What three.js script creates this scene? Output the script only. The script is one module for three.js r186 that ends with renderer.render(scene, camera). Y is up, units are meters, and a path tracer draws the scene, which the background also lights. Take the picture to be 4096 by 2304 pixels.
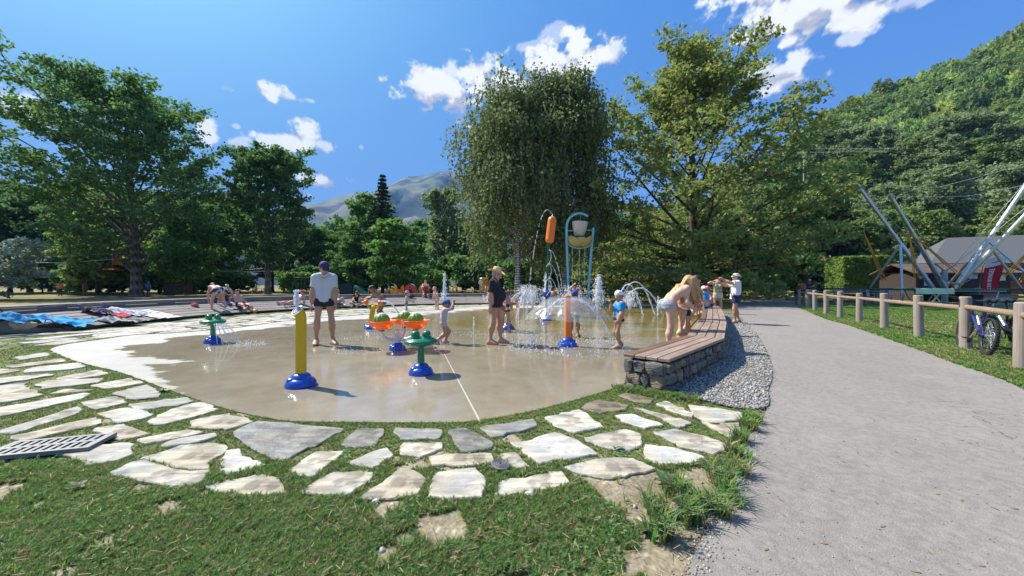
import * as THREE from 'three';
import { mergeGeometries } from 'three/addons/utils/BufferGeometryUtils.js';

// ---------------------------------------------------------------- camera, sky, sun, exposure
const scene = new THREE.Scene();
const camera = new THREE.PerspectiveCamera(75.05, 16 / 9, 0.1, 9000);
camera.position.set(0, 1.25, 0);
camera.lookAt(0, 1.25, -10);
camera.setViewOffset(4096, 2304, 0, 12, 4096, 2304);          // level camera, the horizon a little above the middle
const renderer = new THREE.WebGLRenderer({ antialias: true });
renderer.setSize(1024, 576);
renderer.toneMapping = THREE.LinearToneMapping;
renderer.toneMappingExposure = 1.85;
renderer.shadowMap.enabled = true;

const SUN = new THREE.Vector3(-0.76, 1.0, -0.5).normalize();
const sun = new THREE.DirectionalLight(new THREE.Color().setRGB(1, 0.93, 0.80), 5);
sun.position.copy(SUN).multiplyScalar(120);
sun.target.position.set(0, 0, -12);
sun.castShadow = true;
sun.shadow.mapSize.set(4096, 4096);
Object.assign(sun.shadow.camera, { left: -70, right: 70, top: 70, bottom: -70, near: 1, far: 320 });
scene.add(sun, sun.target);

// ---------------------------------------------------------------- random numbers and noise
const R = Math.PI / 180;
function rng(seed) { let s = seed >>> 0; return () => { s = (s + 0x6d2b79f5) | 0; let t = Math.imul(s ^ (s >>> 15), 1 | s); t = (t + Math.imul(t ^ (t >>> 7), 61 | t)) ^ t; return ((t ^ (t >>> 14)) >>> 0) / 4294967296; }; }
const gauss = (r) => (r() + r() + r() + r() - 2) * 0.87;
const clamp = (v, a = 0, b = 1) => Math.min(b, Math.max(a, v));
const lerp = (a, b, t) => a + (b - a) * t;
const smooth = (a, b, v) => { const t = clamp((v - a) / (b - a)); return t * t * (3 - 2 * t); };
const TABLE = new Float32Array(65536); { const r = rng(9001); for (let i = 0; i < 65536; i++) TABLE[i] = r(); }
const hash = (x, y, s) => TABLE[((x + s * 71) & 255) | (((y + s * 131 + (x >> 8) * 37) & 255) << 8)];
function vnoise(x, y, s, per) {                                    // value noise, periodic when per > 0
  let x0 = Math.floor(x), y0 = Math.floor(y), fx = x - x0, fy = y - y0, x1 = x0 + 1, y1 = y0 + 1; fx = fx * fx * (3 - 2 * fx); fy = fy * fy * (3 - 2 * fy);
  if (per) { x0 %= per; x1 %= per; y0 %= per; y1 %= per; }
  const o = s * 71, q = s * 131, a = TABLE[((x0 + o) & 255) | (((y0 + q) & 255) << 8)], b = TABLE[((x1 + o) & 255) | (((y0 + q) & 255) << 8)], c = TABLE[((x0 + o) & 255) | (((y1 + q) & 255) << 8)], d = TABLE[((x1 + o) & 255) | (((y1 + q) & 255) << 8)];
  return a + (b - a) * fx + (c - a) * fy + (a - b - c + d) * fx * fy;
}
function fbm(x, y, oct, s, per) { per = per || 0; let v = 0, a = 0.5, n = 0; for (let i = 0; i < oct; i++) { v += a * vnoise(x, y, s + i * 17, per); n += a; x *= 2; y *= 2; per *= 2; a *= 0.5; } return v / n; }

// ---------------------------------------------------------------- the sky: air and fair-weather clouds
{
  const W = 4096, H = 2048, data = new Float32Array(W * H * 4);
  // azimuth and elevation of each puff in degrees, its half width and half height, how dense
  const puffs = [
    [-12.15, 27.09, 4.38, 3.06, 1], [-8.08, 26.03, 3.74, 2.89, 1], [-9.39, 28.92, 2.23, 1.98, .8], [-4.69, 29.60, 3.60, 2.32, 1], [-0.69, 28.81, 4.58, 2.07, 1], [3.89, 29.91, 4.56, 2.31, 1], [-3.36, 27.88, 4.95, 2.36, 1], [7.29, 30.48, 4.13, 1.96, 1], [10.65, 31.22, 4.06, 2.57, 1], [14.65, 30.82, 2.15, 1.43, .8],
    [2.75, 32.32, 2.29, 0.97, .42], [6.35, 33.26, 2.08, 1.27, .45], [7.11, 34.27, 0.98, 0.88, .4],
    [-33.32, 23.49, 2.27, 1.05, .95], [-31.19, 23.30, 1.96, 0.54, .7], [-28.46, 23.39, 1.18, 0.28, .5], [-37.31, 22.60, 0.85, 0.39, .5],
    [-29.04, 18.83, 2.48, 1.90, 1], [-30.91, 17.61, 3.37, 1.25, .95], [-26.81, 18.43, 1.52, 0.97, .7], [-39.08, 17.52, 1.27, 1.36, .95], [-36.20, 17.05, 1.12, 0.65, .6], [-36.33, 18.83, 0.35, 0.23, .5],
    [-26.81, 13.77, 3.50, 1.13, .95], [-28.61, 11.83, 0.88, 0.46, .7], [-21.90, 18.79, 0.33, 0.40, .4],
    [34.53, 30.32, 3.11, 2.58, 1], [38.47, 29.41, 4.45, 2.74, 1], [42.45, 28.53, 3.95, 2.10, 1], [41.82, 25.96, 1.17, 0.77, .7], [46.70, 27.42, 2.16, 0.84, .55], [37.04, 32.56, 7.30, 2.31, 1], [32.67, 31.22, 1.08, 1.10, .6],
    [35.55, 24.49, 3.54, 2.04, .95], [33.48, 25.30, 1.86, 1.44, .9],
    [-53.24, 16.03, 2.33, 1.54, .95], [-56.29, 15.71, 1.88, 1.22, .9], [112, 24, 14, 5, 1], [140, 33, 9, 4, .9], [165, 20, 16, 5, 1], [-160, 30, 12, 5, .9], [-128, 18, 10, 3, .8], [-100, 36, 9, 4, .9], [100, 50, 9, 6, .8], [-175, 58, 12, 7, .8],
  ];
  const px = W / 360;
  const cloud = new Float32Array(W * H), tone = new Float32Array(W * H);
  for (const [az, el, w, h, den] of puffs) {
    const cx = az, cy = el;
    for (let j = Math.max(0, Math.floor((cy - h * 2 + 90) * H / 180)); j < Math.min(H, (cy + h * 2 + 90) * H / 180); j++) {
      const e = (j + 0.5) * 180 / H - 90, k = Math.cos(e * R);
      for (let i = Math.floor((cx - w * 2 / k) * px); i < (cx + w * 2 / k) * px; i++) {
        const a = (i + 0.5) / px, dx = (a - cx) * k / w, dy = (e - cy) / h * (e < cy ? 1.12 : 1);
        const q = Math.sqrt(dx * dx + dy * dy);
        if (q > 1.75) continue;
        const nx = a * 0.55 * k, ny = e * 0.62;
        const n = fbm(nx + 31 + fbm(nx * 2, ny * 2, 3, 3) * 0.8, ny + 9, 7, 11);
        const v = den * smooth(0.0, 0.5, 1.10 - q + (n - 0.5) * 2.1 + (fbm(nx * 7, ny * 7, 3, 5) - .5) * .35);
        const at = j * W + (((i + W * 0.25 + W * 2) % W) | 0);
        if (v > cloud[at]) cloud[at] = v;
        tone[at] = Math.max(tone[at], v * clamp(0.62 + dy * 0.5 + (n - 0.5) * 2.2));
      }
    }
  }
  for (let j = 0; j < H; j++) {
    const el = ((j + 0.5) / H - 0.5) * Math.PI, y = Math.sin(el), c = Math.cos(el);
    for (let i = 0; i < W; i++) {
      const ph = ((i + 0.5) / W - 0.5) * 2 * Math.PI, x = c * Math.cos(ph), z = c * Math.sin(ph);
      const g = Math.acos(clamp(x * SUN.x + y * SUN.y + z * SUN.z, -1, 1)) / R;
      const glow = Math.min(2.2, Math.exp(-(g - 27) / 17)), low = Math.exp(-Math.max(0, el / R) / 15);
      let r = 0.020 + 0.110 * glow, gg = 0.118 + 0.205 * glow, b = 0.385 + 0.165 * glow;
      r = lerp(r, 0.21, low * 0.8); gg = lerp(gg, 0.36, low * 0.8); b = lerp(b, 0.55, low * 0.8);
      const o = (j * W + i) * 4, k = cloud[j * W + i];
      if (k > 0) {
        const t = clamp(tone[j * W + i] / Math.max(k, 1e-3)), lit = lerp(0.32, 0.62, smooth(.15, .62, t));
        r = lerp(r, lit * 0.985, k); gg = lerp(gg, lit, k); b = lerp(b, lit * 1.02 + (1 - t) * 0.03, k);
      }
      data[o] = r; data[o + 1] = gg; data[o + 2] = b; data[o + 3] = 1;
    }
  }
  const sky = new THREE.DataTexture(data, W, H, THREE.RGBAFormat, THREE.FloatType);
  sky.mapping = THREE.EquirectangularReflectionMapping; sky.magFilter = THREE.LinearFilter; sky.needsUpdate = true;
  scene.background = sky; scene.environment = sky;
}

// ---------------------------------------------------------------- helpers
const used = {};
function numbered(n) { const k = used[n] = (used[n] ?? -1) + 1; return k ? n + '_' + String(k).padStart(3, '0') : n; }
const shade = (o) => { o.traverse((m) => { if (m.isMesh) { m.castShadow = true; m.receiveShadow = true; } }); return o; };
function mesh(name, geo, mat, parent) { const m = new THREE.Mesh(geo, mat); m.name = name; m.castShadow = m.receiveShadow = true; if (parent) parent.add(m); return m; }
function tag(o, label, category, group, kind) { const u = {}; if (label) u.label = label; if (category) u.category = category; if (group) u.group = group; if (kind) u.kind = kind; o.userData = u; return o; }
function thing(name, label, category, pos = [0, 0, 0], turn = 0, group) { const g = new THREE.Group(); g.name = numbered(name); g.position.set(...pos); g.rotation.y = turn; tag(g, label, category, group); scene.add(g); return g; }
function struct(name, geo, mat, label, category) { const m = mesh(numbered(name), geo, mat, scene); tag(m, label, category, null, 'structure'); return m; }
function stuff(name, o, label, category) { o.name = numbered(name); tag(o, label, category, null, 'stuff'); o.castShadow = o.receiveShadow = true; scene.add(o); return o; }
const C = (r, g, b) => new THREE.Color().setRGB(r, g, b);
const V = (x, y, z) => new THREE.Vector3(x, y, z);
const mat = (c, rough = 0.8, o = {}) => new THREE.MeshPhysicalMaterial({ color: Array.isArray(c) ? C(...c) : c, roughness: rough, ...o });

function texture(n, fn, srgb = true, m = n) {                       // fn(u, v, i, j) -> [r, g, b] in 0..1 (display values for colour maps)
  const d = new Uint8Array(n * m * 4);
  for (let j = 0; j < m; j++) for (let i = 0; i < n; i++) { const c = fn((i + .5) / n, (j + .5) / m, i, j), o = (j * n + i) * 4; d[o] = clamp(c[0]) * 255; d[o + 1] = clamp(c[1]) * 255; d[o + 2] = clamp(c[2]) * 255; d[o + 3] = 255; }
  const t = new THREE.DataTexture(d, n, m); t.wrapS = t.wrapT = THREE.RepeatWrapping; t.magFilter = THREE.LinearFilter; t.minFilter = THREE.LinearMipmapLinearFilter; t.generateMipmaps = true;
  if (srgb) t.colorSpace = THREE.SRGBColorSpace; t.needsUpdate = true; return t;
}
const grey = (v) => [v, v, v];
// merged geometry of many pieces (each a BufferGeometry), keeping position, normal and uv only
function join(list) { return mergeGeometries(list.map((g) => { g = g.index ? g.toNonIndexed() : g; for (const k of Object.keys(g.attributes)) if (!['position', 'normal', 'uv'].includes(k)) g.deleteAttribute(k); return g; })); }
const at = (g, x = 0, y = 0, z = 0, rx = 0, ry = 0, rz = 0) => { g.rotateX(rx); g.rotateZ(rz); g.rotateY(ry); g.translate(x, y, z); return g; };
const box = (w, h, d) => new THREE.BoxGeometry(w, h, d);
function rbox(w, h, d, b = 0.01) {                                   // box with chamfered edges, resting on its middle
  const s = new THREE.Shape(), x = w / 2 - b, y = h / 2 - b;
  s.moveTo(-x - b, -y); s.lineTo(-x, -y - b); s.lineTo(x, -y - b); s.lineTo(x + b, -y); s.lineTo(x + b, y); s.lineTo(x, y + b); s.lineTo(-x, y + b); s.lineTo(-x - b, y);
  const g = new THREE.ExtrudeGeometry(s, { depth: d - 2 * b, bevelEnabled: true, bevelThickness: b, bevelSize: 0.0001, bevelSegments: 1, steps: 1 }); g.translate(0, 0, -(d - 2 * b) / 2); return g;
}
const curve = (pts) => new THREE.CatmullRomCurve3(pts.map((p) => p.isVector3 ? p : V(...p)));
const tube = (pts, r, seg = 24, sides = 8) => new THREE.TubeGeometry(curve(pts), seg, r, sides);
function rod(a, b, r0, r1 = r0, sides = 8) {                         // tapered cylinder between two points
  a = V(...a); b = V(...b); const d = b.clone().sub(a), g = new THREE.CylinderGeometry(r1, r0, d.length(), sides); g.translate(0, d.length() / 2, 0);
  g.applyQuaternion(new THREE.Quaternion().setFromUnitVectors(V(0, 1, 0), d.clone().normalize())); g.translate(a.x, a.y, a.z); return g;
}
const lathe = (pts, n = 32) => new THREE.LatheGeometry(pts.map(([r, y]) => new THREE.Vector2(r, y)), n);
function sheet(poly, y, uvScale, hole) {                             // flat polygon with uv in metres / uvScale
  const s = new THREE.Shape(poly.map(([x, z]) => new THREE.Vector2(x, -z))); if (hole) s.holes.push(new THREE.Path(hole.map(([x, z]) => new THREE.Vector2(x, -z))));
  const g = new THREE.ShapeGeometry(s); g.rotateX(-Math.PI / 2); g.translate(0, y, 0);
  const p = g.attributes.position, uv = g.attributes.uv; for (let i = 0; i < p.count; i++) uv.setXY(i, p.getX(i) / uvScale, p.getZ(i) / uvScale);
  g.computeVertexNormals(); return g;
}
function inside(p, x, z) { let c = false; for (let i = 0, j = p.length - 1; i < p.length; j = i++) { const [xi, zi] = p[i], [xj, zj] = p[j]; if ((zi > z) !== (zj > z) && x < (xj - xi) * (z - zi) / (zj - zi) + xi) c = !c; } return c; }
function edgeDistance(p, x, z) { let m = 1e9; for (let i = 0, j = p.length - 1; i < p.length; j = i++) { const [ax, az] = p[j], [bx, bz] = p[i], dx = bx - ax, dz = bz - az, t = clamp(((x - ax) * dx + (z - az) * dz) / (dx * dx + dz * dz || 1)); m = Math.min(m, Math.hypot(x - ax - dx * t, z - az - dz * t)); } return m; }
function rough(poly, step, amp, seed) {                              // the same outline with a finer, irregular edge
  const out = []; for (let i = 0; i < poly.length; i++) { const a = poly[i], b = poly[(i + 1) % poly.length], l = Math.hypot(b[0] - a[0], b[1] - a[1]), n = Math.max(1, Math.round(l / step)); for (let k = 0; k < n; k++) { const t = k / n, e = amp * (fbm((a[0] + (b[0] - a[0]) * t) * 2.3, (a[1] + (b[1] - a[1]) * t) * 2.3, 3, seed) - 0.5) * 2; out.push([a[0] + (b[0] - a[0]) * t - (b[1] - a[1]) / l * e, a[1] + (b[1] - a[1]) * t + (b[0] - a[0]) / l * e]); } } return out;
}
function spline(poly, n = 8, closed = true) { const c = new THREE.CatmullRomCurve3(poly.map(([x, z]) => V(x, 0, z)), closed, 'centripetal'); return c.getPoints(poly.length * n).slice(0, closed ? -1 : undefined).map((p) => [p.x, p.z]); }
const dummy = new THREE.Object3D();
function instances(geo, m, list) {                                   // list of {p:[x,y,z], r:[x,y,z], s, c}
  const o = new THREE.InstancedMesh(geo, m, list.length);
  list.forEach((e, i) => { dummy.position.set(...e.p); dummy.rotation.set(...(e.r ?? [0, 0, 0])); Array.isArray(e.s) ? dummy.scale.set(...e.s) : dummy.scale.setScalar(e.s ?? 1); dummy.updateMatrix(); o.setMatrixAt(i, dummy.matrix); if (e.c) o.setColorAt(i, C(...e.c)); });
  return o;
}

// ---------------------------------------------------------------- the ground, the path, the splash pad
const padEdge = spline([[-9.004, -7.324], [-8.043, -6.673], [-6.835, -5.971], [-5.688, -5.403], [-4.754, -4.858], [-3.813, -4.3], [-2.966, -3.819], [-2.539, -3.613], [-2.033, -3.434], [-1.518, -3.409], [-0.901, -3.397], [-0.43, -3.415], [-0.115, -3.531], [0.224, -3.728], [0.614, -4.006], [0.958, -4.291], [1.368, -4.664], [2.104, -5.716], [3.543, -8.152], [6.067, -12.5], [8.939, -17.689], [10.549, -22.866], [7.152, -23.734], [2.622, -22.866], [-1.613, -21.802], [-3.934, -18.382], [-5.855, -16.026], [-7.083, -14.205], [-7.823, -12.755], [-7.939, -11.364], [-8.114, -10.593], [-8.782, -9.665], [-9.418, -9.282], [-9.372, -8.562], [-9.375, -7.945]], 4);
const pathLeft = [[30.192, -48.077], [23.175, -37.5], [17.154, -28.846], [12.897, -22.059], [9.211, -15.369], [6.174, -9.47], [4.985, -7.411], [4.143, -6.01], [3.52, -5.068], [3.039, -4.443], [2.483, -3.691], [2.116, -3.233], [1.775, -2.841], [1.541, -2.534], [1.345, -2.287], [1.13, -2.038], [0.958, -1.838], [0.786, -1.611], [0.558, -1.284], [0.305, -0.83]];
const pathRight = [[63.152, -81.522], [35.844, -46.875], [21.731, -28.846], [16.599, -21.802], [11.268, -13.393], [10.495, -11.792], [8.344, -8.117], [7.767, -7.156], [6.961, -5.859], [6.627, -5.237], [6.18, -4.584], [5.444, -3.472], [4.457, -1.995], [3.845, -0.83]];
const bench = [[1.16, -4.02], [1.58, -4.46], [3.19, -6.2], [4.68, -8.77], [5.62, -10.45], [6.5, -12.1], [7.6, -14.3]];
const deckCentre = [-0.5, -12.5];

function speck(n, per, amp, seed) { return (u, v, i, j) => (hash(i, j, seed) - 0.5) * amp; }
const groundMap = texture(1024, (u, v, i, j) => {
  const a = fbm(u * 6, v * 6, 5, 3, 6), b = fbm(u * 40, v * 40, 3, 8, 40), c = hash(i, j, 2);
  const t = clamp(a * 1.5 - .25 + (b - .5) * 0.9);
  return [lerp(.46, .58, t) + (c - .5) * .16, lerp(.44, .50, t) + (c - .5) * .15, lerp(.25, .33, t) + (c - .5) * .12];
});
{
  // the wide ground: one sheet out to the horizon, finer near the park
  const rings = [0, 6, 12, 18, 24, 30, 36, 42, 48, 56, 64, 74, 86, 100, 120, 150, 200, 300, 500, 900, 1800, 4000, 7000], n = 96, pos = [], uv = [], col = [], ix = [];
  for (let k = 0; k < rings.length; k++) for (let i = 0; i <= n; i++) {
    const a = i / n * 2 * Math.PI, x = Math.cos(a) * rings[k], z = Math.sin(a) * rings[k] - 12;
    pos.push(x, -0.02, z); uv.push(x / 3.7, z / 3.7);
    const m = fbm(x * .09 + 5, z * .09, 4, 41), d = smooth(.42, .62, m);
    col.push(lerp(.62, 1.0, d), lerp(.72, .98, d), lerp(.6, .95, d));
  }
  for (let k = 0; k < rings.length - 1; k++) for (let i = 0; i < n; i++) { const a = k * (n + 1) + i, b = a + n + 1; ix.push(a, a + 1, b, b, a + 1, b + 1); }
  const g = new THREE.BufferGeometry(); g.setAttribute('position', new THREE.Float32BufferAttribute(pos, 3)); g.setAttribute('uv', new THREE.Float32BufferAttribute(uv, 2)); g.setAttribute('color', new THREE.Float32BufferAttribute(col, 3)); g.setIndex(ix); g.computeVertexNormals();
  struct('ground', g, new THREE.MeshStandardMaterial({ map: groundMap, roughness: 1, vertexColors: true, bumpMap: groundMap, bumpScale: 0.03 }), 'dry tan and green meadow round the splash pad', 'ground');
}

// asphalt path
const pathPoly = [...spline(pathLeft, 5, false), ...spline(pathRight, 5, false).reverse()];
const asphaltMap = texture(1024, (u, v, i, j) => {
  const a = fbm(u * 9, v * 9, 5, 13, 9), w = fbm(u * 3 + a, v * 3, 3, 14, 3), f = fbm(u * 130, v * 130, 2, 4, 130), c = hash(i, j, 9), st = hash(i, j + 3, 77), cr = Math.abs(fbm(u * 5, v * 5, 5, 19, 5) - .5);
  let k = .525 + (a - .5) * .04 + (w - .5) * .045 + (f - .5) * .09 + (c - .5) * .07; if (st > .993) k += .07; if (st < .008) k -= .10; if (cr < .0016 && w > .55) k -= .16;
  return [k * .985, k * .94, k * .90];
});
const asphaltBump = texture(512, (u, v, i, j) => grey(.5 + (fbm(u * 90, v * 90, 2, 21, 90) - .5) * .8 + (hash(i, j, 5) - .5) * .3), false);
asphaltBump.repeat.set(8, 8);
struct('path', sheet(rough(pathPoly, 0.25, 0.045, 6), 0.006, 4.6), new THREE.MeshStandardMaterial({ map: asphaltMap, bumpMap: asphaltBump, bumpScale: 0.003, roughness: .93 }), 'pale grey asphalt path curving past the bench', 'path');

// lawn with bare soil: where the paving stones lie and in front of them
const lawnPoly = [...spline([[0.558, -1.284], [0.786, -1.611], [0.958, -1.838], [1.13, -2.038], [1.345, -2.287], [1.541, -2.534], [1.775, -2.841], [2.116, -3.233], [2.53, -3.75]], 5, false).slice(0, -1), ...[[2.52, -3.811], [2.196, -3.866], [1.964, -4.518], [1.809, -5.515], [3.705, -8.523]], [5.2, -11.2], [6.6, -13.4], [7.4, -15.6], [3, -20.5], [-1.5, -23.6], [-4.5, -23.9], [-9, -20.4], [-11.6, -15.5], [-12.6, -11.5], [-12.6, -8], [-11, -4], [-8, 0], [-4, 2], [1, 2]];
function soilAt(x, z) { const a = fbm(x * .9 + 3, z * .9 + 2, 5, 51), b = fbm(x * 7, z * 7, 4, 52); return smooth(.50, .68, lerp(fbm(x * 2.6 + 7, z * 2.6, 4, 57) - .05, a, smooth(0, .5, x)) + (b - .5) * .45 + .52 * smooth(.1, .75, x + (a - .4) * 1.2) * smooth(-2.8, -2.35, z) - .1 * smooth(-2.2, -3, z)); }
const soilMap = texture(2048, (u, v, i, j) => {
  const x = -13 + u * 21, z = -25 + v * 28;
  const b = fbm(x * 7, z * 7, 4, 52), c = hash(i, j, 53), p = hash(i >> 1, j >> 1, 54);
  let t = soilAt(x, z);
  let r = lerp(.33, .50, t), g = lerp(.37, .46, t), bb = lerp(.19, .38, t);
  const n = (c - .5) * .16 + (b - .5) * .22; r += n; g += n; bb += n * .9;
  if (p > .985 && t > .3) { r += .16; g += .15; bb += .15; }
  return [r, g, bb];
});
const lawnGeo = sheet(lawnPoly, -0.004, 1);
{ const p = lawnGeo.attributes.position, uv = lawnGeo.attributes.uv; for (let i = 0; i < p.count; i++) uv.setXY(i, (p.getX(i) + 13) / 21, (p.getZ(i) + 25) / 28); }
struct('lawn', lawnGeo, new THREE.MeshStandardMaterial({ map: soilMap, bumpMap: soilMap, bumpScale: 0.02, roughness: 1 }), 'patchy lawn with bare soil under the paving stones', 'lawn');

// gravel strip behind the bench: bed
const gravelPoly = spline([[1.95, -4.486], [2.182, -3.842], [2.505, -3.75], [3.039, -4.443], [3.52, -5.068], [4.143, -6.01], [4.985, -7.411], [6.174, -9.47], [9.211, -15.369], [9.682, -17.045], [7.017, -12.5], [4.727, -8.523], [2.697, -5.682]], 4);
const gravelMap = texture(512, (u, v, i, j) => { const f = fbm(u * 40, v * 40, 3, 61, 40), c = hash(i >> 2, j >> 2, 62); const k = .42 + (f - .5) * .5 + (c - .5) * .25; return [k, k * .98, k * .95]; });
struct('gravel_bed', sheet(gravelPoly, 0.016, 0.9), new THREE.MeshStandardMaterial({ map: gravelMap, bumpMap: gravelMap, bumpScale: .02, roughness: 1 }), 'bed of grey gravel between bench and path', 'gravel');

// lawn beyond the path, by the fence
const fenceLawnPoly = [...pathRight.slice(3, 12), [9.5, -3.2], [24, -2], [46, -8], [50, -24], [36, -26], [27, -24.5], [20.5, -23.6], [17.2, -22.4]];
const fenceLawnMap = texture(1024, (u, v, i, j) => {
  const x = 6 + u * 46, z = -28 + v * 26, a = fbm(x * .35, z * .35, 5, 71), b = fbm(x * 5, z * 5, 3, 72), c = hash(i, j, 73), t = smooth(.42, .68, a + (b - .5) * .3);
  return [lerp(.34, .47, t) + (c - .5) * .1 + (b - .5) * .12, lerp(.46, .50, t) + (c - .5) * .1 + (b - .5) * .12, lerp(.16, .31, t) + (c - .5) * .08 + (b - .5) * .08];
});
const fl = sheet(fenceLawnPoly, -0.004, 1);
{ const p = fl.attributes.position, uv = fl.attributes.uv; for (let i = 0; i < p.count; i++) uv.setXY(i, (p.getX(i) - 6) / 46, (p.getZ(i) + 28) / 26); }
struct('fenced_lawn', fl, new THREE.MeshStandardMaterial({ map: fenceLawnMap, bumpMap: fenceLawnMap, bumpScale: .03, roughness: 1 }), 'short mown lawn behind the log fence', 'lawn');

// the splash pad: dry and wet concrete
const wetPoly = [[-4.608, -4.858], [-5.056, -5.267], [-5.391, -5.752], [-5.5, -6.148], [-6.38, -6.51], [-7.177, -6.919], [-7.746, -7.53], [-7.807, -8.082], [-8.065, -9.014], [-7.525, -9.47], [-7.096, -11.228], [-6.448, -12.931], [-4.375, -14.648], [-3.489, -16.304], [-1.378, -19.133], [2.159, -21.307], [5.833, -22.321], [8.512, -22.321], [10.93, -21.802], [8.875, -15.625], [2.958, -5.208], [1.5, -4.076], [0.105, -3.024], [-1.606, -2.841], [-3.772, -4.076]];
const PX0 = -11.5, PZ0 = -24.5, PW = 20, wet = new Float32Array(1024 * 1024);
for (let j = 0; j < 1024; j++) for (let i = 0; i < 1024; i++) {
  let x = PX0 + (i + .5) / 1024 * PW, z = PZ0 + (j + .5) / 1024 * PW * 1.06;
  const k = .16 + clamp(-z - 6, 0, 8) * .02, wx = x + (fbm(x * 2.1, z * 3.6, 5, 81) - .5) * k * 7, wz = z + (fbm(x * 2.1 + 40, z * 3.6, 5, 82) - .5) * k * 2.2;
  let d = edgeDistance(wetPoly, wx, wz) * (inside(wetPoly, wx, wz) ? 1 : -1);
  wet[j * 1024 + i] = .55 * smooth(-.22, .12, d + (fbm(x * 9, z * 9, 3, 83) - .5) * .3) + .45 * smooth(-.02, .05, d);
}
const wetAt = (i, j, n) => wet[Math.floor(j * 1024 / n) * 1024 + Math.floor(i * 1024 / n)];
const padMap = texture(2048, (u, v, i, j) => {
  const x = PX0 + u * PW, z = PZ0 + v * PW * 1.06, w = wetAt(i, j, 2048), c = hash(i, j, 91);
  const a = fbm(x * .8, z * .8, 5, 92), b = fbm(x * 5, z * 5, 4, 93), s = fbm(x * .5 + 9, z * 1.4, 4, 94);
  const dry = .675 + (a - .5) * .08 + (b - .5) * .06 + (c - .5) * .03;
  const algae = smooth(.32, .62, smooth(-7.2, -12.5, z + (s - .5) * 5) * smooth(-4.6, .6, x + (a - .5) * 4)) ;
  const k = (a - .5) * .12 + (b - .5) * .07 + (c - .5) * .035;
  const wr = lerp(.555, .520, algae) + k, wg = lerp(.516, .458, algae) + k, wb = lerp(.450, .282, algae) + k;
  return [lerp(dry, wr, w), lerp(dry * .985, wg, w), lerp(dry * .95, wb, w)];
});
const padRough = texture(1024, (u, v, i, j) => { const x = PX0 + u * PW, z = PZ0 + v * PW * 1.06, w = wetAt(i, j, 1024), n = fbm(x * 3, z * 3, 3, 95); return grey(lerp(.85, .045 + n * .12, w)); }, false);
const padBump = texture(1024, (u, v, i, j) => { const x = PX0 + u * PW, z = PZ0 + v * PW * 1.06, w = wetAt(i, j, 1024); const r = fbm(x * 3.2, z * 5, 3, 96), q = fbm(x * 11, z * 17, 3, 97), act = smooth(-6.3, -8.5, z + (fbm(x * .7, z * .7, 3, 98) - .5) * 3); return grey(.5 + w * ((r - .5) * (.10 + .5 * act) + (q - .5) * (.03 + .34 * act)) + (1 - w) * (hash(i, j, 99) - .5) * .3); }, false);
const padGeo = sheet(padEdge, 0.006, 1);
{ const p = padGeo.attributes.position, uv = padGeo.attributes.uv; for (let i = 0; i < p.count; i++) uv.setXY(i, (p.getX(i) - PX0) / PW, (p.getZ(i) - PZ0) / (PW * 1.06)); }
struct('splash_pad', padGeo, new THREE.MeshPhysicalMaterial({ map: padMap, roughnessMap: padRough, roughness: 1, bumpMap: padBump, bumpScale: 0.012, ior: 1.36 }), 'splash pad of smooth concrete, mostly wet with a dry white patch', 'splash pad');
struct('pad_joint', sheet([[ -1.223, -6.745 ], [ -1.212, -6.745 ], [ -0.285, -3.422 ], [ -0.3, -3.409 ]], 0.010, 1), mat([.46, .44, .40], .5), 'pale straight joint line in the wet concrete', 'joint');

// ---------------------------------------------------------------- trees
const barkMap = texture(256, (u, v, i, j) => { const a = fbm(u * 14, v * 4, 4, 101, 2), c = hash(i, j, 102); const k = .40 + (a - .5) * .5 + (c - .5) * .1; return [k, k * .93, k * .83]; });
const barkMat = new THREE.MeshStandardMaterial({ map: barkMap, bumpMap: barkMap, bumpScale: .03, roughness: 1 });
const darkBark = new THREE.MeshStandardMaterial({ map: barkMap, color: C(.5, .46, .42), bumpMap: barkMap, bumpScale: .03, roughness: 1 });
const birchMap = texture(256, (u, v, i, j) => { const a = fbm(u * 6, v * 22, 4, 103, 2), s = fbm(u * 10, v * 8, 3, 104, 2); let k = .80 + (a - .5) * .2; if (a > .60 || s > .68) k = .2; return [k, k * .97, k * .92]; });
const birchMat = new THREE.MeshStandardMaterial({ map: birchMap, roughness: .9 });
const leafMat = (t = .52, r = .95) => new THREE.MeshPhysicalMaterial({ vertexColors: true, color: 0xffffff, roughness: .95, transmission: t, thickness: 0, side: THREE.DoubleSide, specularIntensity: .35 });
const LEAF = leafMat(), LEAF_DIM = leafMat(.35);

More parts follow.
